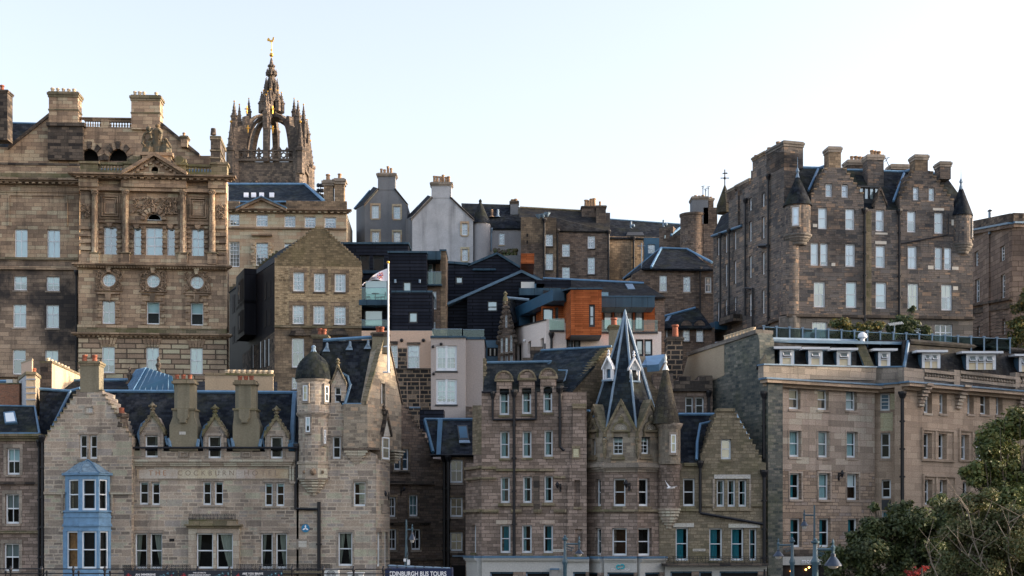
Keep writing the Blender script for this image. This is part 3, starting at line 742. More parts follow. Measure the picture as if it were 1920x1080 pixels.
# blocked jambs of the tall windows
m = MB()
for xa, xb in ((185, 192.5), (218.5, 227), (241, 248.5), (264.5, 271.5), (304.5, 311.5), (327.5, 335), (350, 357.5), (382.5, 390)):
 for k in range(6):
  a = FU.uv(xa, 425+k*9); e = FU.uv(xb, 429.5+k*9); m.box(FU, a[0], e[1], e[0], a[1], -.04, .16, 'bank_stone')
b.part('blocked_jambs', m)
m = MB()
for x0, y0, x1, y1 in ((187, 363, 226, 411), (352, 367, 391, 414)):
 for k, dd in ((0, .12), (4, .22), (8, .12)):
  a = FU.uv(x0+k, y0+k*1.1); e = FU.uv(x1-k, y1-k*1.1); w_ = 2/ppm(130)
  for q in ((a[0], e[1], a[0]+w_, a[1]), (e[0]-w_, e[1], e[0], a[1]), (a[0], a[1]-w_, e[0], a[1]+.001), (a[0], e[1]-.001, e[0], e[1]+w_)): m.box(FU, q[0], q[1], q[2], q[3], -.04, dd+rng.uniform(0, .004), 'carved_stone')
b.part('panel_moulding', m)
m = scrollwork(FU, 290, 386, 42, 15, 90, 'carved_stone', None, .14, 5)
for k in range(9):
 t = math.pi*(k+.5)/9; u, z = FU.uv(288.5, 414); r0, r1 = 15.2/ppm(130.6), 24/ppm(130.6)
 m.prism(FU, [(u+q*math.cos(s_), z+q*math.sin(s_)) for s_, q in ((t-.15, r0), (t+.15, r0), (t+.12, r1), (t-.12, r1))], -.04, .25 if k % 2 else .34, 'bank_stone')
b.part('carved_tympanum', m)
m = MB()
for x0, x1, y in ((187, 227, 416), (243, 333, 419), (352, 391, 420)):
 a = FU.uv(x0, y); e = FU.uv(x1, y+2.4); m.box(FU, a[0], e[1], e[0], a[1], -.05, .24, 'carved_stone')
 for xx in ([206] if x0 == 187 else [371] if x0 == 352 else [256, 320]):
  m.prism(FU, [FU.uv(xx-3, y+10), FU.uv(xx+3, y+10), FU.uv(xx+6, y+2.6), FU.uv(xx-6, y+2.6)], -.04, .22, 'bank_stone')
b.part('lintel_band', m)
# entablature, broken forward over the columns
b.band(FU, 150, 352, 425, 359, .45, 'bank_stone', 'architrave', y0b=355, y1b=362)
for x0, x1 in ((150, 186), (229, 351), (392, 425)):
 b.band(FU, x0, 337+(x0-150)*.012, x1, 353+(x0-150)*.012, .62, 'bank_stone', 'frieze')
b.cornice(F, 142, 432, 328, 9, .9, 'carved_stone', dent=.62, dmat='bank_stone')
# pediment
m = MB(); tri = [F.uv(236, 330), F.uv(349, 331), F.uv(291.5, 300)]
m.prism(F, tri, -.8, .35, 'bank_stone', holes=[[(F.uv(291.5, 321)[0]+.33*math.cos(t*.6283), F.uv(291.5, 321)[1]+.36*math.sin(t*.6283)) for t in range(10)]])
m.pocket(F, [(F.uv(291.5, 321)[0]+.33*math.cos(t*.6283), F.uv(291.5, 321)[1]+.36*math.sin(t*.6283)) for t in range(10)], .35, .2, .7, 'carved_stone', 'interior')
for (xa, ya, xb, yb) in ((231, 331, 291.5, 295.5), (291.5, 295.5, 353, 332)):
 a, e = F.uv(xa, ya), F.uv(xb, yb); h = .34
 m.prism(F, [(a[0], a[1]-.05), (e[0], e[1]-.05), (e[0], e[1]+h-.05), (a[0], a[1]+h-.05)], -.9, .95, 'bank_stone')
 m.prism(F, [(a[0]+.2, a[1]-.33), (e[0], e[1]-.33), (e[0], e[1]-.056), (a[0]+.2, a[1]-.056)], -.9, .6, 'carved_stone')
 for k in range(1, 8):
  t = (k-.3)/7.6; u = a[0]+(e[0]-a[0])*t; z = a[1]+(e[1]-a[1])*t-.45; m.box(F, u-.12, z-.08, u+.12, z+.12, .3, .62, 'bank_stone')
b.part('pediment', m)
# attic parapet, piers, balustrades
def balusters(F, x0, y0, x1, y1, n, d, mat, name='balustrade', rail=.22, plinth=.2, build=True):
 m = MB(); u0, zt = F.uv(x0, y0); u1, zb = F.uv(x1, y1); zt2 = F.uv(x1, y0)[1]
 m.box(F, u0, zt-rail, u1, zt, d-.2, d+.2, mat); m.box(F, u0, zb, u1, zb+plinth, d-.18, d+.18, mat)
 h = zt-rail-zb-plinth; z = zb+plinth
 for i in range(n):
  u = u0+(u1-u0)*(i+.5)/n; c = F.w(u, 0, d); r = min(.15, (u1-u0)/n*.42)
  m.lathe((c.x, c.y), [(r*.9, z), (r*.9, z+h*.08), (r*.5, z+h*.14), (r, z+h*.36), (r*.85, z+h*.5), (r*.45, z+h*.72), (r*.45, z+h*.85), (r*.9, z+h*.92), (r*.9, z+h)], 8, mat)
 return m.build(name, b.e, True)
for x0, y0, x1, y1 in ((151, 303, 184, 328), (233, 304, 256, 328), (328, 306, 349, 330), (396, 305, 426, 331)):
 m = MB(); a = F.uv(x0, y0); e = F.uv(x1, y1); m.box(F, a[0], e[1], e[0], a[1]-.2, -1.2, .12, 'mossy_stone'); m.box(F, a[0]-.12, a[1]-.2, e[0]+.12, a[1], -1.3, .26, 'mossy_stone'); b.part('attic_pier', m)
balusters(F, 184.5, 304, 232.5, 328, 8, -.1, 'mossy_stone'); balusters(F, 349.5, 308, 395.5, 331, 8, -.1, 'mossy_stone')
b.band(F, 150, 321, 426, 329, .3, 'mossy_stone', 'blocking_course', y0b=324, y1b=332)
# statue pedestal and sculpture group
m = MB(); a = F.uv(265, 284); e = F.uv(319, 305); m.box(F, a[0], e[1], e[0], a[1], -2.2, -.4, 'bank_stone'); a = F.uv(261, 283); m.box(F, a[0], F.uv(0, 287)[1] if 0 else a[1]-.3, F.uv(323, 283)[0], a[1], -2.3, -.25, 'carved_stone'); b.part('statue_pedestal', m)
for s, x0, x1 in ((-1, 236, 262), (1, 322, 347)):
 m = MB(); m.prism(F, [F.uv(x0, 304), F.uv(x1, 304), F.uv(x1, 290 if s < 0 else 295), F.uv((x0+x1)/2, 291 if s < 0 else 292), F.uv(x0, 295 if s < 0 else 303)], -1.8, -.5, 'mossy_stone')
 c = F.uv((x0+x1)/2, 297); m.prism(F, [(c[0]+.42*math.cos(k*.52), c[1]+.36*math.sin(k*.52)) for k in range(12)], -.6, -.34, 'mossy_stone'); b.part('scroll_bracket', m)
def robed(m, F, px, yb, yt, mat, seated=False, lean=0., d=-1.1):
 """a draped stone figure: one lofted body from hem to head"""
 zb = F.uv(px, yb)[1]; zt = F.uv(px, yt)[1]; H = zt-zb; u = F.uv(px, yb)[0]
 if not seated: prof = [(.19, 0), (.2, .05), (.165, .25), (.155, .45), (.135, .58), (.15, .68), (.165, .78), (.12, .835), (.05, .86), (.05, .88), (.075, .91), (.085, .945), (.07, .98), (.02, 1.)]
 else: prof = [(.33, 0), (.35, .1), (.33, .34), (.25, .44), (.2, .55), (.23, .68), (.17, .76), (.07, .79), (.07, .82), (.11, .87), (.12, .92), (.09, .97), (.02, 1.)]
 n = 14; rings = []
 for r, t in prof:
  ring = []
  for k in range(n):
   a = 2*math.pi*k/n; f = 1+(.12*math.sin(5*a+t*3) if t < .8 else 0)
   ring.append(F.w(u+lean*t*H+r*H*f*math.cos(a), zb+t*H, d+r*H*.8*f*math.sin(a)+(.12*H*(1-t) if seated else 0)))
  rings.append(ring)
 for A, B in zip(rings, rings[1:]):
  for k in range(n): j = (k+1) % n; m.face([A[k], A[j], B[j], B[k]], mat)
m = MB(); robed(m, F, 292, 283, 226, 'bronze_green')
m.tube([F.p(285, 241, -.75), F.p(281, 250, -.6), F.p(284, 259, -.55)], .13, 'bronze_green', 7); m.tube([F.p(298, 241, -.75), F.p(302, 252, -.7), F.p(300, 262, -.6)], .13, 'bronze_green', 7)
b.part('statue', m, True)
m = MB(); robed(m, F, 274, 283, 252, 'bronze_green', True, .1); m.tube([F.p(270, 261, -.8), F.p(266, 268, -.6), F.p(272, 274, -.5)], .11, 'bronze_green', 7); b.part('statue', m, True)
m = MB(); robed(m, F, 308, 283, 252, 'bronze_green', True, -.05); m.tube([F.p(312, 262, -.8), F.p(317, 270, -.6), F.p(321, 277, -.6)], .1, 'bronze_green', 7); b.part('statue', m, True)
m = MB(); u, z = F.uv(273, 255)
for k in range(24):
 a, c = 2*math.pi*k/24, 2*math.pi*(k+1)/24
 m.prism(F, [(u+q*.62*math.cos(t), z+q*.95*math.sin(t)) for t, q in ((a, .8), (c, .8), (c, 1.), (a, 1.))], -1.9, -1.6, 'bronze_green')
m.prism(F, [(u+.5*math.cos(k*.5236), z+.76*math.sin(k*.5236)) for k in range(12)], -1.85, -1.7, 'carved_stone'); m.ball(F.w(u, z+1.15, -1.7), .25, 'bronze_green'); b.part('shield', m)
# the attic block behind with two great chimneys
FA = Fac(0, 136, 460, 137.2)
arch = [(240, 302)]+[(222+18*math.cos(t*math.pi/10), 298-20*math.sin(t*math.pi/10)) for t in range(11)]+[(204, 302)]
arch = [(222+18*math.cos(t*math.pi/10), 302-24*math.sin(t*math.pi/10)) for t in range(11)]
arch2 = [(168+17*math.cos(t*math.pi/10), 302-24*math.sin(t*math.pi/10)) for t in range(11)]
b.wall(FA, [(18, None), (18, 276), (92, 217), (92, 237), (160, 237), (246, 239), (300, 240), (300, 232), (372, 292), (396, 292), (396, None)], 'bank_stone', 1.6, name='attic_wall', extra_holes=[arch, arch2])
m = MB()
for cx in (222, 168):
 for k in range(9):
  t = math.pi*(k+.5)/9; u, z = FA.uv(cx, 302); r0, r1 = 18/ppm(136.5), 29/ppm(136.5)
  m.prism(FA, [(u+q*math.cos(s_), z+q*1.25*math.sin(s_)) for s_, q in ((t-.155, r0), (t+.155, r0), (t+.14, r1), (t-.14, r1))], -.3, .14 if k % 2 else .24, 'bank_stone' if k % 2 else 'black_stone')
b.part('arch_voussoirs', m)
m = MB()
for (xa, ya, xb, yb) in ((16, 276, 92, 215), (300, 229, 374, 290)):
 a, e = FA.uv(xa, ya), FA.uv(xb, yb); m.prism(FA, [(a[0], a[1]-.25), (e[0], e[1]-.25), (e[0], e[1]+.1), (a[0], a[1]+.1)], -2, .2, 'black_stone')
b.part('gable_coping', m)
b.wall(FA, [(-40, None), (-40, 276), (18.5, 276), (18.5, None)], 'bank_stone', 1.5, name='attic_wall'); b.band(FA, 92, 239, 158, 302, .5, 'black_stone', 'stepped_pier'); b.band(FA, 90, 233, 162, 239.5, .7, 'black_stone', 'ledge')
b.chimney(FA, 91.5, 171, 146, 240, 1.5, 'bank_stone', [(98.5, 165), (108.5, 165.5), (119, 166), (129, 167), (139, 167)], cap='mossy_stone', cap_h=.55, capx=.16, d=.3, pot='pale_pot', pr=.17, band=204)
b.chimney(FA, 246, 177.5, 300, 242, 1.5, 'bank_stone', [(253, 171.5), (262, 172), (270, 172.5), (293, 173.5)], cap='mossy_stone', cap_h=.55, capx=.16, d=.3, pot='pale_pot', pr=.17, band=210)
bb = b; balusters(FA, 156, 220, 188, 240, 7, -.5, 'carved_stone'); balusters(FA, 203, 222, 245, 241, 8, -.5, 'carved_stone')
m = MB(); a = FA.uv(188, 219); e = FA.uv(203, 242); m.box(FA, a[0], e[1], e[0], a[1], -.75, -.25, 'bank_stone'); a = FA.uv(146, 218.6); e = FA.uv(246, 220); m.box(FA, a[0], e[1]-.1, e[0], a[1]+.02, -.8, -.2, 'carved_stone'); b.part('balustrade_rail', m)
# dark stepped chimney at the right end, small chimney on the gable, chimney and slate roof at far left
m = MB()
for i, (y0, y1, e) in enumerate(((255, 306, 0), (248, 255, 1.5), (274, 277, 1.5), (288, 291, 1.5))):
 a = F.uv(392-e, y0); c = F.uv(410+e, y1); m.box(F, a[0], c[1], c[0], a[1], -5.5-e*.05, -1.2+e*.05, 'black_stone' if not i else 'mossy_stone')
for k in range(3): c = F.p(400, 245, -2-k*1.4); m.lathe((c.x, c.y), [(.28, c.z-.4), (.22, c.z+.2)], 8, 'black_stone')
b.part('chimney', m)
b.chimney(FA, 339, 254, 351, 275, 1., 'bank_stone', [(345, 249)], d=.6, cap='mossy_stone', pot='buff_pot')
b.chimney(Fac(-30, 134, 40, 134), -10, 168, 14, 262, 1.4, 'black_stone', [(4, 160)], cap='black_stone', pot='terracotta', pr=.2)
b.slab('roof', [P(-40, 285, 138.5), P(92, 285, 138.5), P(92, 233, 143), P(-40, 229, 143)], 'slate'); b.lead([P(-40, 229, 143), P(90, 232, 143)])
b.slab('roof', [FU.p(150, 326, -.5), FU.p(425, 329, -.5), P(424, 318, 134), P(150, 315, 134)], 'lead', .2)
# left wing
FW = Fac(-40, 131.4, 149, 131.9)
ww = S(2, 2, bl='blind_cyan', gl='glass_sky', rec=.22, bw=.05, mid=.6)
b.wall(FW, [(-40, 500), (-40, 338), (149, 341), (149, 502)], 'bank_stone', 7, [(27, 429, 51.5, 483, V(ww, sill=None)), (88, 430, 112.5, 484, V(ww, sill=None))], name='wall')
b.wall(FW.off(.3), [(-40, None), (-40, 501), (149, 503), (149, None)], 'bank_wing_stone', 7,
       [(25.5, 517, 50.5, 544, V(ww, ny=2, mid=.5)), (86.5, 518, 111.5, 545, V(ww, mid=.5)), (24, 570, 49, 614, ww), (86, 571, 110.5, 615, ww), (23, 655, 48, 702, V(ww, bl='blind_blue', bf=.42, nx=1)), (84, 656, 109, 703, ww)], name='wall')
b.band(FW, -40, 484.5, 149, 489, .6, 'mossy_stone'); b.band(FW, -40, 489, 149, 501, .42, 'bank_wing_stone', 'string_course'); b.band(FW, -40, 501, 149, 507, .55, 'bank_stone')
b.cornice(FW, -40, 146, 336, 10, .8, 'carved_stone', dent=.6, dmat='bank_stone')
b.band(FW, -40, 309, 150, 330, .05, 'bank_stone', 'parapet', d0=-.9); b.band(FW, -40, 306, 150, 310, .15, 'black_stone', 'parapet_coping', d0=-1.); b.band(FW, -40, 327, 150, 337, .5, 'mossy_stone', 'blocking_course')
m = MB()
for a, e in (((16, 366), (127, 368.5)), ((16, 366), (18.5, 424)), ((124.5, 366), (127, 424)), ((-40, 359), (149, 362))):
 p_, q_ = FW.uv(*a), FW.uv(*e); m.box(FW, p_[0], q_[1], q_[0], p_[1], -.04, .1+.01*rng.random(), 'bank_stone')
b.part('panel_moulding', m)
b.pipe(FW.off(.3), [(143, 510), (143, 720)], .09, .2)
b.band(FW.off(.3), -40, 703, 149, 708, .4, 'bank_wing_stone')
# ============================================================ 2  tan classical block behind
b = Bld('classical_block', 'tan stone classical block with small pediment behind the office block, below the crown spire', 'building', 540, 166)
F = Fac(428, 165, 652, 165.6)
gw = S(3, 4, bl='blind_pale', gl='glass_sky', rec=.2, bw=.05, mr=.06, sill=None, fw=.1)
b.wall(F, [(415, None), (415, 396), (650, 399), (650, None)], 'tan_ashlar', 10,
       [(430, 401, 449, 423.5, gw), (480, 402, 502, 424.5, gw), (533, 404, 554, 426, V(gw, bl='blind_cyan')), (571, 406, 592, 427, gw), (608.5, 407, 630, 428.5, gw),
  (430, 453, 449, 500.5, V(gw, ny=6)), (480, 455, 502.5, 498, V(gw, ny=6, bl='blind_cyan')), (533, 456, 555, 499, V(gw, ny=6)), (600, 457, 620, 499, V(gw, ny=6))])
b.cornice(F, 415, 653, 392.5, 7, .7, 'carved_stone', dent=.7, dmat='tan_ashlar')
b.band(F, 415, 425, 650, 428, .25, 'carved_stone', y0b=429, y1b=432); b.band(F, 415, 376, 448, 392, -.2, 'oldtown_tan', 'parapet', d0=-.8); b.band(F, 536, 376, 650, 392, -.2, 'oldtown_tan', 'parapet', d0=-.8)
m = MB(); m.prism(F, [F.uv(447, 393), F.uv(536, 393), F.uv(491.5, 375)], -1., .3, 'tan_ashlar')
for xa, xb in ((444, 491.5), (491.5, 539)):
 a, e = F.uv(xa, 394 if xa == 444 else 372.5), F.uv(xb, 372.5 if xa == 444 else 394); m.prism(F, [(a[0], a[1]-.3), (e[0], e[1]-.3), (e[0], e[1]), (a[0], a[1])], -1.2, .8, 'carved_stone'); m.prism(F, [(a[0], a[1]+.004), (e[0], e[1]+.004), (e[0], e[1]+.16), (a[0], a[1]+.16)], -1.3, .9, 'lead')
b.part('pediment', m)
m = MB()
for k in range(7):
 e = 8 if k % 2 else 5
 for s in (-1, 1):
  xa, xb = sorted((491+s*12, 491+s*(12+e))); a = F.uv(xa, 455+k*6.4); c = F.uv(xb, 460.5+k*6.4); m.box(F, a[0], c[1], c[0], a[1], -.04, .2, 'tan_ashlar')
a = F.uv(472, 439.5); c = F.uv(511, 443); m.box(F, a[0], c[1], c[0], a[1], -.04, .5, 'carved_stone'); b.part('window_surround', m)
b.slab('roof', [P(428, 377, 166.5), P(607, 377, 166.5), P(572, 346, 172), P(430, 346, 172)], 'blue_slate')
b.slab('roof', [P(607, 377, 166.5), P(572, 346, 172), P(580, 350, 176), P(625, 377, 176)], 'blue_slate')
b.lead([P(428, 346, 172), P(572, 346, 172), P(607, 377, 166.5)], .22); b.lead([P(428, 378, 166.3), P(608, 378, 166.3)], .1)
m = MB()
for k, x in enumerate((457, 471, 486, 505)):
 m.slab([P(x, 369, 167.6), P(x+9, 369, 167.6), P(x+9, 361, 168.9), P(x, 361, 168.9)], .12, 'bright_white')
b.part('skylight', m)
FC = Fac(590, 168, 660, 168)
b.chimney(FC, 607, 337, 624, 377, 1.3, 'oldtown_tan', [(615, 327)], cap_h=.7, capx=.25, pot='buff_pot', pr=.25); b.chimney(FC, 627, 334, 645, 377, 1.3, 'oldtown_tan', [(637, 326)], cap_h=.7, capx=.25, pot='buff_pot', pr=.25)
t = thing('floodlights', 'small black floodlight cluster on a pole left of the twin chimneys', 'floodlights', tuple(P(601, 377, 170)))
m = MB(); m.tube([P(601, 377, 170), P(601, 344, 170)], .06, 'black_iron'); m.build('pole', t)
m = MB()
for i in range(3):
 for j in (-4, 3): c = P(601+j, 348+i*10, 169.8); m.lathe((c.x, c.y), [(.1, c.z-.2), (.24, c.z-.1), (.22, c.z+.2), (.05, c.z+.3)], 8, 'black_iron')
m.build('lamp_heads', t)
# ============================================================ 3  crown spire
b = Bld('cathedral_tower', 'cathedral tower with open stone crown steeple, pinnacles and golden weathercock on top', 'church tower', 509, 230)
YC = 230.; cx = P(509, 0, YC).x; pm = ppm(YC); zpar = P(0, 294, YC).z; z0 = P(0, 352, YC).z
def sq(m, h, za, zb, mat, rz=0.): m.wbox((cx, YC, za), 2*h, 2*h, zb-za, mat, rz)
R0 = 66/pm
m = MB(); sq(m, 59/pm, terr(230)-1, P(0, 319, YC).z, 'spire_stone')
for sx in (-1, 1):
 for sy in (-1, 1): m.lathe((cx+sx*59/pm, YC+sy*59/pm), [(10/pm, terr(230)-1), (10/pm, P(0, 300, YC).z)], 8, 'spire_stone', rot=R(22.5))
b.part('tower', m)
m = MB()
for k, x in enumerate((478, 510, 535)):
 c = P(x, 346, YC-59/pm); m.lathe((c.x, c.y-.02), [(.75, c.z-3), (.75, c.z), (.6, c.z+.5), (.3, c.z+.85), (.02, c.z+.95)], 10, 'black_stone')
b.part('belfry_opening', m)
m = MB()
for s in range(4):      # pierced parapet
 a = s*math.pi/2; F = Fac.__new__(Fac); F.t = Vector((math.cos(a), math.sin(a), 0)); F.n = Vector((F.t.y, -F.t.x, 0)); F.o = Vector((cx, YC, 0))+F.n*(60/pm)
 zb, zt = P(0, 318, YC).z, P(0, 294, YC).z; L = 58/pm; h = zt-zb
 m.box(F, -L, zb, L, zb+h*.2, -.3, .25, 'spire_stone'); m.box(F, -L, zb+h*.75, L, zb+h*.85, -.3, .2, 'spire_stone')
 for k in range(9):
  u = -L+2*L*(k+.5)/9; m.box(F, u-.14, zb+h*.2, u+.14, zt, -.25, .12, 'spire_stone')
  for q in range(8):
   t0, t1 = q*math.pi/4, (q+1)*math.pi/4; uc = u+2*L/18; zc = zb+h*.47
   if k < 8: m.prism(F, [(uc+r_*math.cos(t_), zc+r_*math.sin(t_)) for t_, r_ in ((t0, .3), (t1, .3), (t1, .48), (t0, .48))], -.2, .08, 'spire_stone')
  m.prism(F, [(u-.3, zt-h*.12), (u+.3, zt-h*.12), (u, zt+h*.1)], -.2, .08, 'spire_stone')
b.part('parapet', m)
def pinnacle(m, x, y, zb, w_, h, mat='spire_stone'):
 m.lathe((x, y), [(w_, zb), (w_, zb+h*.42), (w_*1.25, zb+h*.44), (w_*1.2, zb+h*.5), (w_*.75, zb+h*.52), (w_*.5, zb+h*.72), (w_*.18, zb+h*.95), (.03, zb+h)], 6, mat)
 for k in range(3):
  for q in range(4): a = q*math.pi/2; r = w_*(.75-.2*k); m.ball((x+r*math.cos(a), y+r*math.sin(a), zb+h*(.56+.12*k)), w_*.18, mat, n=4)
 m.ball((x, y, zb+h*1.01), w_*.28, 'gold', n=6)
zc = P(0, 222, YC).z; zrib = P(0, 296, YC).z
for k in range(8):
 a = math.pi/4*k; diag = k % 2; Rr = R0*(1.32 if diag else .96)
 d = Vector((math.cos(a), math.sin(a), 0)); F = Fac.__new__(Fac); F.t = d; F.n = Vector((d.y, -d.x, 0)); F.o = Vector((cx, YC, 0))
 inn = []; n = 12
 ri = Rr-23/pm*(1.15 if diag else .8); rt = 9/pm
 for i in range(n+1):
  t = i/n; ang = t*math.pi/2
  inn.append((rt+(ri-rt)*math.cos(ang)**.62, zrib-1.5+(zc-zrib+1.3)*math.sin(ang)**1.1))
 zt = P(0, 206, YC).z
 out = [(rt*.6, zc+1.0), (Rr*.42, zc-.2), (Rr*.60, zc-1.2), (Rr*.62, zc-.6), (Rr*.71, zc-.8), (Rr*.73, zc-2.2), (Rr*.88, zc-2.8), (Rr, zc-3.0), (Rr*1.02, zrib-2)]
 m = MB(); poly = [(ri, zrib-2)]+inn+out; m.prism(F, poly, -.42, .42, 'spire_stone')
 p_ = F.w(Rr*.95, zc-2.6); pinnacle(m, p_.x, p_.y, zc-3.2, .5, 5.4 if not diag else 4.4)
 p_ = F.w(Rr*.67, zc-.4)
 if not diag: pinnacle(m, p_.x, p_.y, zc-.8, .4, 4.0)
 if diag:
  p_ = F.w(Rr*1.03, zrib-2); pinnacle(m, p_.x, p_.y, zrib-4, .75, 8.2)
 b.part('flying_rib', m)
m = MB(); zz = lambda y: P(0, y, YC).z
m.lathe((cx, YC), [(12/pm, zz(226)), (13/pm, zz(214)), (11/pm, zz(210)), (11/pm, zz(182)), (12.5/pm, zz(180)), (12.5/pm, zz(177)), (8.5/pm, zz(172)), (8/pm, zz(154)), (7/pm, zz(150)), (5.5/pm, zz(144)), (7.5/pm, zz(141)), (8.5/pm, zz(138)), (5.8/pm, zz(136)), (5.5/pm, zz(128)), (2.2/pm, zz(112)), (1/pm, zz(108))], 8, 'spire_stone', rot=R(22.5))
for k in range(8):
 a = math.pi/4*k+R(2); x, y = math.cos(a), math.sin(a)
 pinnacle(m, cx+x*18.5/pm, YC+y*18.5/pm, zz(212), .5, 3.3); pinnacle(m, cx+x*11/pm, YC+y*11/pm, zz(178), .26, 2.6); pinnacle(m, cx+x*8.5/pm, YC+y*8.5/pm, zz(142), .2, 1.0)
 m.ball((cx+x*5/pm, YC+y*5/pm, zz(124)), .22, 'spire_stone', n=4)
 for yy, rr in ((196, 14.5), (164, 10.5)): m.lathe((cx+x*rr/pm, YC+y*rr/pm), [(.28, zz(yy+8)), (.28, zz(yy-5)), (.02, zz(yy-9))], 6, 'black_stone')
b.part('lantern_spire', m)
m = MB(); m.ball((cx, YC, zz(103)), .34, 'gold'); m.ball((cx, YC, zz(93.5)), .16, 'gold'); m.tube([(cx, YC, zz(108)), (cx, YC, zz(78))], .06, 'gold', 6)
b.part('finial', m, True)
m = MB(); Fc = wfac((cx, YC), (cx+1, YC)); pt = lambda x, y: ((x-509)/pm, zz(y))
m.prism(Fc, [pt(501.5, 73), pt(503, 71), pt(505, 72), pt(506.5, 75), pt(509, 75.5), pt(511, 73.5), pt(511.5, 70.5), pt(513, 69.2), pt(514.2, 71), pt(513.6, 74), pt(512, 77.5), pt(509.6, 79.3), pt(506, 78.5), pt(503.8, 76.5), pt(502, 77.5), pt(500.8, 75.5)], -.09, .09, 'gold'); b.part('weathercock', m)
m = MB()
for k, (x, y) in enumerate(((463, 206), (465, 242), (511, 206), (511.5, 243))):
 c = P(x, y, YC-R0); m.tube([c-Vector((0, 0, .6)), c+Vector((0, 0, .6))], .09, 'gold', 6); m.tube([c-Vector((.35, 0, -.15)), c+Vector((.35, 0, .15))], .09, 'gold', 6)
b.part('gilded_cross', m)
# ============================================================ 4  plain stone house at the left edge
b = Bld('stone_house', 'plain grey stone house with three sash windows, cut by the left edge', 'house', 30, 97, 0)
F = Fac(-60, 95, 76, 95)
hs = S(2, 2, bl='blind_grey', bf=.5, sur='dressed_stone', sw=.2, mr=.09, rec=.2, fw=.09)
b.wall(F, [(-60, None), (-60, 826), (74, 826), (74, None)], 'hotel_stone', 7, [(12.5, 840, 37, 890, V(hs, bl='blind_cyan', bf=.48)), (10, 926, 36, 982, hs), (7, 1019, 36, 1071, hs)])
b.cornice(F, -60, 74, 814, 13, .4, 'mossy_stone'); b.band(F, -60, 904, 74, 908, .16, 'black_stone'); b.band(F, -60, 995, 74, 1000, .16, 'mossy_stone')
b.slab('roof', [P(-60, 813, 95.2), P(74, 813, 95.2), P(65, 762, 97.6), P(-60, 760, 97.6)], 'mossy_slate')
b.slab('roof', [P(74, 813, 95.2), P(65, 762, 97.6), P(65, 760, 102), P(76, 800, 102)], 'slate')
b.lead([P(-60, 760, 97.6), P(65, 762, 97.6), P(74, 813, 95.15)], .08, 'lead'); b.lead([P(-60, 813, 95.1), P(74, 813, 95.1)], .09, 'lead')
m = MB(); q = [P(10, 795, 95.98), P(33, 793, 96.0), P(28, 772, 97.0), P(7, 774, 97.0)]; n_ = Vector((0, -.9, .45)).normalized()*.1
m.slab([p_+n_ for p_ in q], .2, 'lead'); ro = b.part('roof_window', m); m = MB(); c_ = sum(q, Vector())/4
for s in (-.25, .25): m.slab([c_.lerp(p_, .76)+n_*1.1+Vector((s*1.0, 0, 0))*0 for p_ in q], .02, 'blind_pale'); break
b.part('pane', m, parent=ro)
b.pipe(F, [(73, 828), (73, 1100)], .08)
# chimneys of the house
FX = Fac(-40, 100, 80, 100)
m = MB(); a, e = FX.uv(0, 720), FX.uv(36, 756); m.box(FX, a[0]-1, e[1]-1, e[0], a[1], -1.2, 0, 'red_brick'); m.box(FX, a[0]-1.05, a[1], e[0]+.05, a[1]+.08, -1.25, .05, 'mossy_stone'); c = b.part('chimney', m)
m = MB(); u, z = FX.uv(19, 712); m.box(FX, u-.35, z-.3, u+.1, z+.05, -.6, -.2, 'unit_white'); m.box(FX, u+.15, z-.3, u+.4, z+.05, -.6, -.2, 'pale_pot'); b.part('chimney_pot', m, parent=c)
F1 = wfac(P(36, HY, 101.5), P(49, HY, 98)); F2 = wfac(P(49, HY, 98), P(66, HY, 98.1)); F3 = wfac(P(66, HY, 98.1), P(75, HY, 100.5))
m = MB(); zt = P(0, 703, 98).z; zb = P(0, 775, 98).z
base4 = [P(36, HY, 101.5), P(49, HY, 98), P(66, HY, 98.1), P(75, HY, 100.5)]
def col4(m, q, za, zb, mats, g=1.):
 c = sum(q, Vector())/len(q); q = [c+(p_-c)*g for p_ in q]; n = len(q)
 for i in range(n):
  a, e = q[i], q[(i+1) % n]; m.face([(a.x, a.y, za), (e.x, e.y, za), (e.x, e.y, zb), (a.x, a.y, zb)], mats[i % len(mats)])
 m.face([(p_.x, p_.y, zb) for p_ in q], mats[0]); m.face([(p_.x, p_.y, za) for p_ in q], mats[0])
col4(m, base4, zb, zt, ['white_harl', 'cream_harl', 'tan_harl', 'tan_harl']); col4(m, base4, zt+.003, zt+.22, ['mossy_stone'], 1.12)
for yy in (711, 726, 737, 749): z = P(0, yy, 98).z; col4(m, [P(47, HY, 98), P(67, HY, 98), P(66, HY, 98.6), P(49, HY, 98.6)], z-.05, z+.05, ['white_harl'])
b.part('chimney', m)
m = MB(); q = [P(40, HY, 101), P(60, HY, 98.7), P(62, HY, 99.4), P(46, HY, 101.8)]; z1 = P(0, 676, 99).z; col4(m, q, zt+.22, z1, ['peach_render', 'cream_harl']); col4(m, q, z1+.002, z1+.12, ['tan_harl'], 1.08); c = b.part('chimney', m)
m = MB(); p_ = P(64, 700, 99.3); m.lathe((p_.x, p_.y), [(.16, p_.z-.3), (.13, p_.z+.2), (.17, p_.z+.3), (.12, p_.z+.36)], 10, 'terracotta'); b.part('chimney_pot', m, True, c)
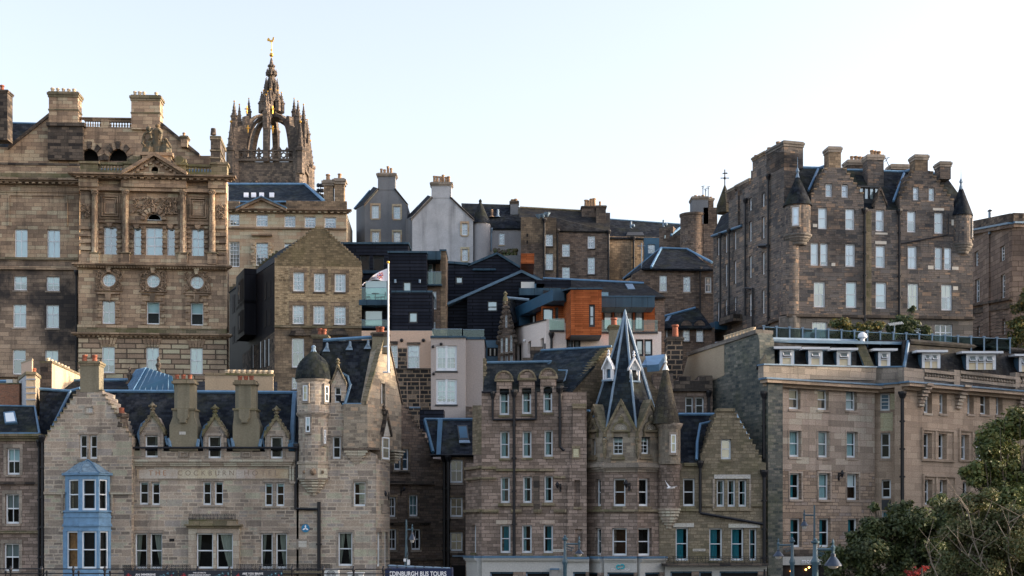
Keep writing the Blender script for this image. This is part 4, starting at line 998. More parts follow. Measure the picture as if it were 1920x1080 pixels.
# ============================================================ 5  buildings whose roofs show behind the hotel
b = Bld('rear_block', 'low block behind the hotel roof with blue zinc roof lantern and long cream chimney walls', 'building', 250, 108)
F = Fac(60, 106, 520, 106)
b.wall(F, [(70, None), (70, 735), (520, 738), (520, None)], 'oldtown_tan', 8)
b.slab('roof', [P(70, 735, 105.6), P(520, 738, 105.6), P(520, 716, 110), P(70, 713, 110)], 'slate'); b.lead([P(0, 715, 109.8), P(245, 712, 109.8)], .13)
b.slab('roof', [P(-30, 760, 105), P(75, 760, 105), P(75, 716, 110), P(-30, 716, 110)], 'slate')
q = [P(235, 733, 105.2), P(326, 734, 105.2), P(323, 708, 105.8), P(276, 689, 107.5), P(262, 691, 108)]
b.slab('zinc_lantern', [P(249, 733, 105.1), P(326, 734, 105.1), P(323, 705, 106.), P(274, 689, 107.4)], 'zinc_blue'); b.slab('zinc_lantern', [P(249, 733, 105.1), P(274, 689, 107.4), P(256, 693, 110), P(228, 732, 109)], 'zinc_blue')
m = MB()
for k in range(1, 7):
 t = k/7; a = P(249, 733, 105.05).lerp(P(326, 734, 105.05), t); e = P(274, 689, 107.35).lerp(P(323, 705, 105.95), t); m.tube([a, e], .05, 'lead', 4)
for k in range(8):
 t = k/7; a = P(249, 733, 105.05).lerp(P(228, 732, 109), t); e = P(274, 689, 107.3).lerp(P(256, 693, 110), t); m.tube([a, e], .05, 'lead_bright', 4)
b.part('standing_seams', m)
def chimwall(xa, Ya, xb, Yb, y0, y1, th, mat, endm, n, py, potm, cap='mossy_stone', pr=.15, pa=0., pb=1.):
 Fc = Fac(xa, Ya, xb, Yb); m = MB(); L = Fc.len; zt = Fc.uv(xa, y0)[1]; zb = Fc.uv(xa, y1)[1]
 m.box(Fc, 0, zb, L, zt, -th, 0, mat); m.box(Fc, -.06, zt+.002, L+.06, zt+.16, -th-.06, .06, cap); m.box(Fc, -.06, zb, -.003, zt, -th-.01, .01, endm)
 o = b.part('chimney', m); ph = (y0-py)/ppm(Ya)
 for i in range(n):
  c = Fc.w(L*(pa+(pb-pa)*(i+.5)/n), 0, -th/2); q = MB(); q.lathe((c.x, c.y), [(pr, zt+.15), (pr*.95, zt+ph*.6), (pr*1.15, zt+ph*.68), (pr*1.1, zt+ph), (pr*.7, zt+ph)], 10, potm); b.part('chimney_pot', q, True, o)
chimwall(97, 103.5, 152, 112, 681, 733, .8, 'cream_harl', 'black_stone', 7, 670, 'pale_pot', pb=.75)
chimwall(386, 104.6, 512, 105.2, 703, 740, .7, 'tan_harl', 'tan_harl', 9, 692, 'pale_pot', pr=.2, pa=.28, pb=1.)
for x in (243, 297):
 m = MB(); p_ = P(x, 712 if x == 243 else 693, 109); m.lathe((p_.x, p_.y), [(.28, p_.z-.5), (.3, p_.z-.2), (.1, p_.z), (.24, p_.z+.35), (.08, p_.z+.6), (.15, p_.z+.8), (.02, p_.z+1.0)], 8, 'black_stone'); b.part('finial', m, True)
# ============================================================ 6  the crow stepped hotel
b = Bld('baronial_hotel', 'rubble stone baronial hotel with crow stepped gable, blue bay window and domed corner turret', 'hotel', 400, 97, 0)
HB = b
FG = Fac(83, 94.4, 246, 94.4); FM = Fac(246, 95, 560, 95); FR = Fac(556, 95, 705, 95)
ds = S(1, 2, fr='white_paint', gl='glass_dark', rec=.2, fw=.085, mr=.07, sill=None)
gab = [(83, None), (83, 836)]+[(83, 826)]+steps(83, 826, 149, 733, 11)+[(149, 733), (187, 733)]+steps(187, 733, 247, 828, 11)+[(247, 836), (246, None)]
b.wall(FG, gab, 'cockburn_rubble', 3, [(149, 815, 163, 860, V(ds)), (168, 816, 182, 860, V(ds))])
m = MB()
for x0, y0, x1, y1, o_ in ((147, 810, 184.5, 814.5, .06), (145.5, 860.5, 184.5, 864, .1), (164, 815, 167, 860, .03), (159, 761, 176, 763.5, .08), (159, 763.5, 161.5, 776, .07), (173.5, 763.5, 176, 776, .07), (159, 773.5, 176, 776, .08)):
 a, e = FG.uv(x0, y0), FG.uv(x1, y1); m.box(FG, a[0], e[1], e[0], a[1], -.04, o_, 'dressed_stone')
a, e = FG.uv(161.5, 763.5), FG.uv(173.5, 773.5); m.box(FG, a[0], e[1], e[0], a[1], -.04, .01, 'pale_ashlar'); b.part('dressings', m)
m = MB()        # mossy crow step caps
for st_, sgn in ((steps(83, 826, 149, 733, 11), 1), (steps(187, 733, 247, 828, 11), -1)):
 for i in range(0, len(st_)-1, 2):
  if sgn > 0: p0, p1 = st_[i], st_[i+1]
  else:
   p1 = st_[i]; p0 = (p1[0]-60/11, p1[1])
  a, e = FG.uv(p0[0]-.4, p0[1]), FG.uv(p1[0]+.4, p1[1]); m.box(FG, a[0], a[1]+.003, e[0], a[1]+.09, -.55, .06, 'mossy_stone')
b.part('crow_steps', m)
b.chimney(FG, 150, 677, 185.5, 735, 1.1, 'chimney_stone', [(159, 665.5), (177.5, 665.5)], cap='mossy_stone', pot='terracotta', pr=.16, d=.02)
m = MB(); p_ = FG.p(228, 776, -.4); m.lathe((p_.x, p_.y), [(.45, p_.z-.9), (.4, p_.z-.3), (.5, p_.z-.2), (.5, p_.z), (.1, p_.z+.05)], 10, 'black_stone'); c = b.part('chimney', m); m = MB(); m.lathe((p_.x, p_.y), [(.2, p_.z), (.17, p_.z+.3), (.2, p_.z+.4), (.12, p_.z+.42)], 10, 'terracotta'); b.part('chimney_pot', m, True, c)
b.band(FG, 83, 922, 122, 927, .15, 'cockburn_ashlar'); b.band(FG, 206, 922, 250, 927, .15, 'cockburn_ashlar')
for x0, x1 in ((116, 119), (209.5, 212.5)):
 b.band(FG, x0, 927, x1, 962, .13, 'cockburn_ashlar', 'label_stop')
b.pipe(FG, [(80, 820), (80, 1100)], .12, -.1)
# canted bay window
def canted(x0, xa, xb, x1, Yw, proj, y0, y1, wins, part_name, mat, rx=.0):
 fl = wfac(P(x0, HY, Yw), P(xa, HY, Yw-proj)); fc_ = wfac(P(xa, HY, Yw-proj), P(xb, HY, Yw-proj)); fr_ = wfac(P(xb, HY, Yw-proj), P(x1, HY, Yw)); zt, zb = P(0, y0, Yw-proj*.5).z, P(0, y1, Yw-proj*.5).z
 for f, wl in ((fl, wins[0]), (fc_, wins[1]), (fr_, wins[2])):
  m = MB(); o = [(0, zb), (f.len, zb), (f.len, zt), (0, zt)]; hs_ = []
  for (t0, t1, za, ze, st) in wl: hs_.append([(f.len*t0, ze), (f.len*t1, ze), (f.len*t1, za), (f.len*t0, za)])
  m.prism(f, o, -.35, 0, mat, hs_)
  for h in hs_: m.pocket(f, h, 0, .1, .34, mat, 'interior')
  b.part(part_name, m)
  for (t0, t1, za, ze, st) in wl: b.window(f, f.len*t0, ze, f.len*t1, za, st)
 return fl, fc_, fr_
zz = lambda y: P(0, y, 94).z
bs = S(1, 2, rec=.06, fr='white_paint', fw=.09, sill=None, gl='glass_dark', int='interior')
wA = lambda ya, yb, st=bs, st0=None: [[(.22, .86, zz(ya), zz(yb), st0 or st)], [(.1, .88, zz(ya), zz(yb), st)], [(.12, .80, zz(ya), zz(yb), st)]]
canted(122, 151, 184, 206, 94.4, 1.0, 889, 958, wA(899, 957), 'bay_front', 'bay_blue')
canted(118, 150, 185, 208, 94.4, 1.1, 995, 1100, wA(996, 1066, bs, V(bs, int='interior_amber', bl='interior_amber')), 'bay_front', 'bay_blue')
m = MB()
def bayring(m, x0, xa, xb, x1, Yw, proj, ya, yb, mat, g=0.):
 q = [P(x0, HY, Yw)-Vector((g, 0, 0)), P(xa, HY, Yw-proj)-Vector((g*.5, g, 0)), P(xb, HY, Yw-proj)-Vector((-g*.5, g, 0)), P(x1, HY, Yw)+Vector((g, 0, 0))]
 za, zb = zz(ya), zz(yb)
 for i in range(3): m.face([(q[i].x, q[i].y, zb), (q[i+1].x, q[i+1].y, zb), (q[i+1].x, q[i+1].y, za), (q[i].x, q[i].y, za)], mat)
 m.face([(p_.x, p_.y, za) for p_ in q], mat); m.face([(p_.x, p_.y, zb) for p_ in q], mat)
bayring(m, 119, 150, 185, 208, 94.4, 1.08, 958.2, 994.8, 'bay_blue', .0)
for ya, yb, g in ((957, 960, .13), (968, 970.5, .05), (982, 984.5, .06), (985, 987, .1), (993, 996, .05), (886.5, 891, .12)): bayring(m, 119, 150, 185, 208, 94.4, 1.08, ya, yb, 'bay_blue', g)
b.part('bay_spandrel', m)
m = MB(); rings = []
for t in range(9):
 s_ = t/8; g = (1-s_)**.75*1.12 if s_ < 1 else 0; g = [1.12, 1.0, .88, .76, .63, .49, .34, .18, .01][t]; z = zz(888)+(zz(862)-zz(888))*[0, .07, .17, .32, .5, .67, .81, .92, 1.][t]
 c = P(163.5, HY, 94.35); rings.append([Vector((c.x+(p_.x-c.x)*g, c.y+(p_.y-c.y)*g, z)) for p_ in (P(119, HY, 94.4), P(150, HY, 93.3), P(185, HY, 93.3), P(208, HY, 94.4))])
for A, B in zip(rings, rings[1:]):
 for i in range(3): m.face([A[i], A[i+1], B[i+1], B[i]], 'bay_lead')
m.face(rings[0], 'bay_lead')
for i in (1, 2): m.tube([r_[i]+Vector((0, -.02, .02)) for r_ in rings], .05, 'lead', 5)
b.part('bay_roof', m)
# main front
W2 = V(ds, cur=None); WC = V(ds, gl='glass_dark', sur=None, mr=.08)
rowB = [(261, 903, 278, 946, V(W2, bl='blind_cyan', bf=.07)), (284, 904, 299.5, 947, V(W2, bl='blind_cyan', bf=.07)), (380, 903, 395.5, 947, V(W2, bl='blind_cyan', bf=.07)), (402, 903, 418, 947, V(W2, bl='blind_cyan', bf=.07)), (496, 905, 511, 949, V(W2, int='interior_warm', bl='blind_cyan', bf=.12)), (517.5, 905, 533, 949, V(W2, int='interior_warm', bl='blind_cyan', bf=.12))]
rowC = [(253, 1000, 275.5, 1066, V(WC, cur='l', cf=.5)), (281, 1000, 304, 1066, V(WC, cur='r', cf=.75, ct=.75)), (489, 1000, 511, 1066, V(WC, cur='l', cf=.4, ct=.8)), (517, 1000, 538, 1066, V(WC, cur='r', cf=.75, ct=.6))]
rowD = [(271.5, 816, 296.5, 857.5, V(ds, cur='r', cf=.25, ct=0)), (390, 817.5, 414.5, 859, V(ds, cur='r', cf=.2, ct=0)), (507, 818.5, 529.5, 859.5, V(ds, cur='r', cf=.2, ct=0))]
top = [(246, None), (246, 845), (262, 845), (262, 810), (286, 779), (306, 810), (306, 846), (381, 846), (381, 812), (403, 783.5), (424.5, 812), (424.5, 847), (497, 847), (497, 812), (518.5, 786), (541, 812), (541, 847), (560, 847), (560, None)]
b.wall(FM, top, 'cockburn_rubble', 2.2, rowB+rowC+rowD+[(369.5, 1000, 400.5, 1066, V(WC, cur='l', cf=.22, ct=.9, rec=-.05)), (407, 1000, 438, 1066, V(WC, cur='r', cf=.85, ct=.65, rec=-.05))])
m = MB(); rr = random.Random(4)
for (cx, ya) in ((284, 0), (402.5, 1.5), (518.5, 2.5)):
 x0, x1 = cx-18.5, cx+17
 for xa, xb, yy, y2, o_ in ((x0, x0+5.5, 811+ya, 862+ya, .05), (x1-5, x1, 811+ya, 862+ya, .05), (x0-1, x1+1, 858+ya, 863+ya, .12), (x0+5.5, x1-5, 811+ya, 815.5+ya, .055)):
  a, e = FM.uv(xa, yy), FM.uv(xb, y2); m.box(FM, a[0], e[1], e[0], a[1], -.04, o_, 'dressed_stone')
for x0, y0, x1, y1, o_ in ((258, 898, 302, 902.5, .04), (279, 903, 283.5, 946, .03), (257, 947.5, 303, 951, .09), (377, 898, 421, 902.5, .04), (396.5, 903, 401, 946, .03), (376, 948, 422, 951, .09), (493, 900, 536, 904.5, .04), (512, 905, 517, 949, .03), (492, 950, 537, 953, .09), (250, 994, 307, 999.5, .05), (276.3, 1000, 280.3, 1066, .05), (486, 994, 541, 999.5, .05), (512, 1000, 516.2, 1066, .05), (560-12, 1011, 560-11, 1013, .01)):
 a, e = FM.uv(x0, y0), FM.uv(x1, y1); m.box(FM, a[0], e[1], e[0], a[1], -.04, o_, 'dressed_stone')
b.part('dressings', m)
for cx, yt in ((286, 779), (403, 783.5), (518.5, 786)):
 m = MB()
 for s in (-1, 1):
  a, e = FM.uv(cx+s*23.5, yt+33), FM.uv(cx, yt-2.5); h = .2; m.prism(FM, [(a[0], a[1]-.1), (e[0], e[1]-.1), (e[0], e[1]+h), (a[0], a[1]+h)] if s < 0 else [(e[0], e[1]-.1), (a[0], a[1]-.1), (a[0], a[1]+h), (e[0], e[1]+h)], -.6, .14, 'mossy_stone')
  for k in range(5): t = (k+.5)/5; m.ball(FM.w(a[0]+(e[0]-a[0])*t, a[1]+(e[1]-a[1])*t+.22, .0), .1, 'mossy_stone', n=5)
 p_ = FM.p(cx, yt-3, -.2); m.lathe((p_.x, p_.y), [(.16, p_.z), (.1, p_.z+.2), (.2, p_.z+.32), (.1, p_.z+.42), (.22, p_.z+.56), (.08, p_.z+.72), (.02, p_.z+.8)], 8, 'mossy_stone')
 for k in range(4): a_ = k*math.pi/2; m.ball((p_.x+.2*math.cos(a_), p_.y+.2*math.sin(a_), p_.z+.52), .09, 'mossy_stone', n=4)
 b.part('gablet_coping', m)
 b.slab('dormer_roof', [FM.p(cx-24, yt+34, -.5), FM.p(cx, yt, -.5), FM.p(cx+2, yt+1, -3.6), FM.p(cx-22, yt+34, -1.6)], 'slate'); b.slab('dormer_roof', [FM.p(cx+24, yt+34, -.5), FM.p(cx, yt, -.5), FM.p(cx+2, yt+1, -3.6), FM.p(cx+22, yt+34, -1.6)], 'slate')
 b.lead([FM.p(cx-8, yt+7, -1.1), FM.p(cx-20, yt+17, -.9), FM.p(cx-27, yt+36, -.4), FM.p(cx-21, yt+57, -.15)], .1, 'lead'); b.lead([FM.p(cx+24, yt+40, -.3), FM.p(cx+29, yt+56, -.15)], .11, 'lead')
b.gutter(FM, 247, 558, 839.5, .3)
for x in (345, 462):
 m = MB()
 for k, o_ in ((0, .03), (3.5, .09)):
  for (x0, y0, x1, y1) in ((x-11+k, 844+k, x+11-k, 846.2+k), (x-11+k, 859-k, x+11-k, 861-k), (x-11+k, 846+k, x-9+k, 859-k), (x+9-k, 846+k, x+11-k, 859-k)):
   a, e = FM.uv(x0, y0), FM.uv(x1, y1); m.box(FM, a[0], e[1], e[0], a[1], -.04, o_+.003*rr.random(), 'dressed_stone')
 b.part('wall_panel', m)
# eaves chimneys
for x0, x1, xb0, xb1, yt, pots in ((325.5, 364, 318.5, 370, 711, (332, 344, 356)), (440, 479, 437, 487, 713, (450, 461, 471.5))):
 m = MB(); u = lambda x: FM.uv(x, 800)[0]; z = lambda y: FM.uv(345, y)[1]
 m.prism(FM, [(u(xb0), z(845)), (u(xb1), z(845)), (u(xb1), z(798)), (u(x1+1), z(782)), (u(x1+1), z(769)), (u(x0-1), z(769)), (u(x0-1), z(782)), (u(xb0), z(798))], -1.3, .12, 'chimney_stone')
 m.box(FM, u(x0-3), z(769.5), u(x1+3), z(766), -1.3, .2, 'mossy_stone')
 q = [(x0, -.9), (x0, -.2), (x0+8, .1), (x1-8, .1), (x1, -.2), (x1, -.9)]; pts = [FM.w(u(x_), 0, d_) for x_, d_ in q]
 for i in range(6):
  a, e = pts[i], pts[(i+1) % 6]; m.face([(a.x, a.y, z(767)), (e.x, e.y, z(767)), (e.x, e.y, z(yt+8)), (a.x, a.y, z(yt+8))], 'chimney_stone')
 m.box(FM, u(x0-2.5), z(yt+8.5), u(x1+2.5), z(yt+4), -1.0, .25, 'mossy_stone'); m.box(FM, u(x0), z(yt+4), u(x1), z(yt), -.95, .18, 'mossy_stone')
 cx = (x0+x1)/2; m.prism(FM, [(u(cx-10), z(767)), (u(cx-10), z(784)), (u(cx-6), z(788)), (u(cx-6), z(793)), (u(cx+6), z(793)), (u(cx+6), z(788)), (u(cx+10), z(784)), (u(cx+10), z(767))], .1, .35, 'chimney_stone')
 if x0 < 400: m.box(FM, u(337), z(815), u(349), z(809.5), .1, .13, 'pale_ashlar')
 o = b.part('chimney', m)
 for x in pots:
  p_ = FM.p(x, yt, -.3); h = FM.uv(345, yt-9)[1]; q_ = MB(); q_.lathe((p_.x, p_.y), [(.15, p_.z-.05), (.14, h-.1), (.165, h-.08), (.165, h), (.1, h)], 10, 'terracotta'); b.part('chimney_pot', q_, True, o)
 b.lead([FM.p(xb0-2, 822, .0), FM.p(xb0+1, 838, .2)], .12, 'lead'); b.lead([FM.p(xb1+2, 824, .0), FM.p(xb1, 838, .2)], .12, 'lead')
# roofs
b.slab('roof', [P(240, 842, 95.1), P(560, 842, 95.1), P(560, 735, 99.3), P(185, 733, 99.3), P(185, 760, 98.2)], 'slate')
b.slab('roof', [P(72, 850, 95.3), P(92, 850, 95.3), P(150, 735, 98.6), P(150, 731, 99.3), P(75, 731, 99.3)], 'slate')
b.slab('roof', [P(75, 731, 99.3), P(560, 735, 99.3), P(560, 850, 105), P(75, 850, 105)], 'slate')
b.slab('roof', [FG.p(84, 828, -1), FG.p(150, 735, -1), P(150, 733, 99.2), P(86, 824, 98)], 'slate'); b.slab('roof', [FG.p(246, 828, -1), FG.p(187, 735, -1), P(187, 733, 99.2), P(240, 800, 98)], 'slate')
b.lead([P(74, 729, 99.2), P(131, 733, 99.2), P(150, 728, 99.1)], .11); b.lead([P(185, 733, 99.2), P(325, 734, 99.2), P(560, 736, 99.2)], .12, 'lead_bright', 'ridge_lead'); b.lead([P(132, 733, 98.95), P(86, 826, 95.6)], .1, 'lead')
b.lead([P(553, 738, 99.0), P(549, 800, 96.4), P(548, 838, 95.3)], .18, 'lead'); b.lead([P(541, 838, 95.2), P(558, 838, 95.2)], .3, 'zinc_blue')
# name panel and its mouldings
b.band(FM, 247, 862, 551, 866, .34, 'cockburn_ashlar', 'cornice'); b.band(FM, 249, 866.2, 549, 870, .24, 'cockburn_ashlar', 'cornice'); b.band(FM, 251, 870.2, 547, 874, .14, 'cockburn_ashlar', 'cornice')
b.band(FM, 257, 879, 541, 897, .03, 'name_panel', 'name_panel'); b.band(FM, 255, 897.2, 545, 899, .07, 'dressed_stone', 'panel_moulding')
for x0, x1, yb in ((249, 253, 925), (543, 546.5, 905), (548, 551.5, 905)): b.band(FM, x0, 874.2, x1, yb, .12, 'cockburn_ashlar', 'panel_moulding')
b.band(FM, 545, 903, 557, 907, .14, 'cockburn_ashlar', 'panel_moulding')
for t_, x0, x1, mt in (('THE', 279, 312, 'letter_rust'), ('COCKBURN', 334, 439, 'letter_dark'), ('HOTEL', 458, 521, 'letter_dark')):
 text_part(t_, FM, (x0+x1)/2, 891.5, .34, mt, b.e, d=.036, spacing=1.7 if len(t_) > 3 else 1.5, width_m=(x1-x0)/ppm(95))
# entrance-like centre window surround with iron crested balcony
m = MB()
for x0, y0, x1, y1, o_ in ((355, 990, 369, 1100, .3), (438.5, 990, 450, 1100, .3), (369, 990, 438.5, 999.5, .3), (401, 999.5, 406.5, 1075, .26), (352, 985.5, 453, 990, .45), (349, 983, 456, 986, .6)):
 a, e = FM.uv(x0, y0), FM.uv(x1, y1); m.box(FM, a[0], e[1], e[0], a[1], -.04, o_, 'cockburn_ashlar' if y0 == 990 or x0 == 401 else 'mossy_stone')
b.part('window_surround', m); b.band(FM, 357, 974, 446, 983, .5, 'mossy_stone', 'balcony_ledge')
def ironwork(F, x0, x1, y0, y1, d, pitch, name='iron_railing', mat='black_iron', rail=.03, y0b=None, bld=None):
 """cast iron railing: two rails, uprights and rings"""
 m = MB(); u0, zt = F.uv(x0, y0); u1, zb = F.uv(x1, y1); n = max(3, int((u1-u0)/pitch)); h = zt-zb
 for z in (zt-.02, zb+h*.12, zt-h*.28): m.box(F, u0, z-rail/2, u1, z+rail/2, d-.02, d+.02, mat)
 for i in range(n+1): u = u0+(u1-u0)*i/n; m.box(F, u-.016, zb, u+.016, zt, d-.018, d+.018, mat)
 for i in range(n):
  u = u0+(u1-u0)*(i+.5)/n; r = min(pitch*.34, h*.2); zc = zb+h*.42
  for k in range(8):
   a, c = k*math.pi/4, (k+1)*math.pi/4
   m.prism(F, [(u+q*math.cos(t), zc+q*math.sin(t)) for t, q in ((a, r*.7), (c, r*.7), (c, r), (a, r))], d-.012, d+.012, mat, back=False)
  m.face([F.w(u-r*.8, zt-h*.26, d), F.w(u, zt-h*.05, d), F.w(u+r*.8, zt-h*.26, d), F.w(u, zt-h*.15, d)], mat)
 return m.build(name, (bld or b).e)
ironwork(FM, 358, 444, 963.5, 974, .55, .22)
b.band(FM, 240, 1070.5, 362, 1074, .75, 'mossy_stone', 'balcony_slab'); b.band(FM, 447, 1070.5, 622, 1074, .75, 'mossy_stone', 'balcony_slab')
ironwork(FM, 236, 361, 1058.5, 1070.5, .7, .24); ironwork(FM, 448, 621, 1057, 1070.5, .7, .24)
# small things on the wall
b.pipe(FM, [(556.5, 836), (556.5, 905), (554.5, 908), (554.5, 954), (596, 955)], .1, .12); b.pipe(FR, [(598, 941), (598, 1100)], .12, .14, hop=False)
b.band(FM, 556, 1011, 579, 1030, .03, 'dressed_stone', 'wall_panel'); b.band(FM, 560, 1014.5, 575, 1026, .05, 'pale_ashlar', 'wall_panel')
m = MB(); a = FM.uv(317.5, 1010); e = FM.uv(327, 1015.5); m.box(FM, a[0], e[1], e[0], a[1], -.04, .012, 'interior'); b.part('air_vent', m)
t = MB(); u, z = FM.uv(573, 990.5); r = 7.6/ppm(95)
t.prism(FM, [(u+r*math.cos(k*.2618), z+r*math.sin(k*.2618)) for k in range(24)], .0, .06, 'logo_blue')
for k in range(3):
 a = math.pi/2+k*2*math.pi/3; c_, s_ = math.cos(a), math.sin(a); f = lambda x, y: (u+x*r*c_-y*r*s_, z+x*r*s_+y*r*c_); t.prism(FM, [f(.05, -.12), f(.5, -.2), f(.85, 0), f(.5, .2), f(.05, .12)], .061, .075, 'text_white')
so_ = t.build('wall_sign'); tag(recentre(so_, FM.w(u, z-r, .03)), 'round blue sign with white three bladed emblem on the hotel wall', 'sign')
# turret
tc = P(588, HY, 95.2); px_ = 1/ppm(95)
zt_ = lambda y: P(0, y, 94.6).z
def round_wall(bl_, c, r, za, zb, mat, wins, n=28, name='turret_wall', a0=0, a1=2*math.pi):
 """a drum with real window pockets: facets wholly inside a window opening are left out and filled by frame and glass"""
 m = MB(); m.lathe((c.x, c.y), [(r, zb), (r, za)], n, mat, a0, a1); m.build(name, bl_.e)
 for (ang, wd, ya, yb, st) in wins:
  d = Vector((math.sin(ang), -math.cos(ang), 0)); t_ = Vector((math.cos(ang), math.sin(ang), 0)); f = Fac.__new__(Fac); f.t = t_; f.n = d; f.o = Vector((c.x, c.y, 0))+d*(r+.03); f.len = wd
  q = MB(); sw = .11
  q.box(f, -wd/2-sw, yb-.03, -wd/2, ya, -.3, .05, 'dressed_stone'); q.box(f, wd/2, yb-.03, wd/2+sw, ya, -.3, .05, 'dressed_stone'); q.box(f, -wd/2-sw, ya, wd/2+sw, ya+.16, -.3, .055, 'dressed_stone'); q.box(f, -wd/2-sw, yb-.15, wd/2+sw, yb-.03, -.3, .08, 'dressed_stone')
  q.face([f.w(-wd/2, yb, -.02), f.w(wd/2, yb, -.02), f.w(wd/2, ya, -.02), f.w(-wd/2, ya, -.02)], st.get('int', 'interior'))
  wo = bl_.window(f, -wd/2, yb, wd/2, ya, V(st, rec=-.06, sill=None, bl=None, cur=None)); q.build('surround', wo)
  if st.get('bl'):
   k = MB(); z_ = ya-(ya-yb)*st.get('bf', 1); k.box(f, -wd/2+.06, z_, wd/2-.06, ya-.06, -.015, -.005, st['bl']); k.build('blind', wo)
def rounded(bl_, name, c, prof, n, mat, smooth=True, rot=0): m = MB(); m.lathe((c.x, c.y), prof, n, mat, rot=rot); return m.build(name, bl_.e, smooth)
tw = S(1, 2, fw=.06, mr=.05, gl='glass_dark')
round_wall(b, tc, 1.10, zt_(712), zt_(776), 'cockburn_rubble', [(-.35, .34, zt_(724), zt_(753), V(tw, bl='blind_cream', bf=.95)), (.98, .34, zt_(724), zt_(754), tw)])
round_wall(b, tc, 1.0, zt_(774), zt_(870), 'cockburn_rubble', [(-.22, .3, zt_(783), zt_(811), V(tw, bl='blind_pale', bf=.6, b0=.4)), (.9, .2, zt_(806), zt_(832), tw)])
rounded(b, 'turret_moulding', tc, [(1.0, zt_(782)), (1.14, zt_(777)), (1.16, zt_(774)), (1.1, zt_(772))], 28, 'dressed_stone'); rounded(b, 'turret_cornice', tc, [(1.1, zt_(716)), (1.2, zt_(713)), (1.22, zt_(711)), (.9, zt_(710))], 28, 'dressed_stone')
m = MB(); rz = R(22.5)
m.lathe((tc.x, tc.y), [(1.06, zt_(897)), (1.06, zt_(871)), (1.14, zt_(870)), (1.14, zt_(866)), (1.0, zt_(864))], 8, 'cockburn_ashlar', rot=rz); m.lathe((tc.x, tc.y), [(1.12, zt_(899)), (1.12, zt_(896))], 8, 'dressed_stone', rot=rz)
for k, (y, r_) in enumerate(((899, 1.0), (904, .9), (909, .78), (914, .64), (919, .5), (924, .34), (930, .18))): m.lathe((tc.x, tc.y), [(r_*.85, zt_(y+5.2)), (r_, zt_(y+3)), (r_, zt_(y))], 12, 'cockburn_ashlar')
b.part('turret_corbel', m)
m = MB()
for x, rr_ in ((572, .1), (591, .2), (611, .1)):
 a_ = (x-588)*.032; m.ball((tc.x+1.06*math.sin(a_), tc.y-1.04*math.cos(a_), zt_(885)), rr_, 'carved_stone', 1.2)
b.part('carved_boss', m, True)
rounded(b, 'turret_dome', tc, [(1.2, zt_(711)), (1.24, zt_(708)), (1.2, zt_(702)), (1.17, zt_(694)), (1.08, zt_(685)), (.92, zt_(677)), (.7, zt_(670)), (.45, zt_(664)), (.25, zt_(659)), (.12, zt_(655))], 28, 'mossy_slate')
rounded(b, 'finial', tc, [(.28, zt_(661)), (.2, zt_(657)), (.12, zt_(652)), (.16, zt_(648)), (.06, zt_(645))], 8, 'lead_pale')
# right block of the hotel: front, gable end turned to the right, corbelled corner
WR = V(ds, sur='dressed_stone', sw=.13)
b.wall(FR, [(556, None), (556, 835), (612, 835), (612, 755), (621, 755), (621, 722), (633, 692), (649, 722), (649, 757), (690, 757), (690, 845), (705, 852), (705, None)], 'cockburn_rubble', 2.5,
       [(623.5, 818, 638.5, 860, WR), (627, 725, 639.5, 755, V(ds)), (663, 903, 686, 949, V(WR, int='interior_warm', bl='blind_cyan', bf=.06)), (634, 998, 660.5, 1061, V(WR, cur='lr', cf=.42, ct=.75, cm='curtain_pale'))])
FK = wfac(P(705, HY, 95), P(731, HY, 97.6))
b.wall(FK, [(705, None), (705, 860), (731, 868), (731, None)], 'cockburn_rubble', 1.2, [(707, 998, 716, 1062, V(WR, bl='blind_cream', bf=1., sur=None)), (721.5, 998, 727.5, 1062, V(WR, sur=None))])
m = MB(); f = FK; a, e = f.uv(715, 945), f.uv(724, 962); m.box(f, a[0], e[1], e[0], a[1], -.04, .06, 'dressed_stone'); b.part('wall_panel', m)
FE = wfac(P(687, HY, 94.7), P(752.5, HY, 99.0))
gq = [(687, 843), (687, 757), (719, 636), (726, 630), (752.5, 757), (752.5, 845)]
b.wall(FE, gq, 'hotel_rubble', 1.6, [(714.5, 719, 721.5, 757, V(ds, sur='dressed_stone', sw=.1)), (716, 820, 724.5, 860, V(ds, sur='dressed_stone', sw=.12, bl='blind_pale'))] if 0 else [(714.5, 719, 721.5, 757, V(ds, sur='dressed_stone', sw=.1))])
m = MB(); a, e = FE.uv(713.5, 819), FE.uv(726.5, 862); m.box(FE, a[0]-.12, e[1]-.12, e[0]+.12, a[1]+.15, -1., .12, 'cockburn_ashlar')
t0 = FE.uv(712, 818); t1 = FE.uv(729, 818); t2 = FE.uv(720.5, 777); m.prism(FE, [(t0[0], t0[1]), (t1[0], t1[1]), t2], -.04, .14, 'pale_ashlar')
for p0, p1 in ((t0, t2), (t1, t2)):
 q = [(p0[0], p0[1]-.05), (p1[0], p1[1]-.05), (p1[0], p1[1]+.3), (p0[0], p0[1]+.16)]; m.prism(FE, q, -.04, .3, 'black_stone')
b.part('window_surround', m); b.window(FE, a[0], e[1], e[0], a[1], V(ds, rec=-.16, sill='dressed_stone', bl=None))
p_ = FE.p(720.5, 777, .1); rounded(b, 'finial', p_, [(.12, p_.z), (.08, p_.z+.2), (.15, p_.z+.3), (.06, p_.z+.42), (.12, p_.z+.52), (.02, p_.z+.7)], 8, 'black_stone')
m = MB()
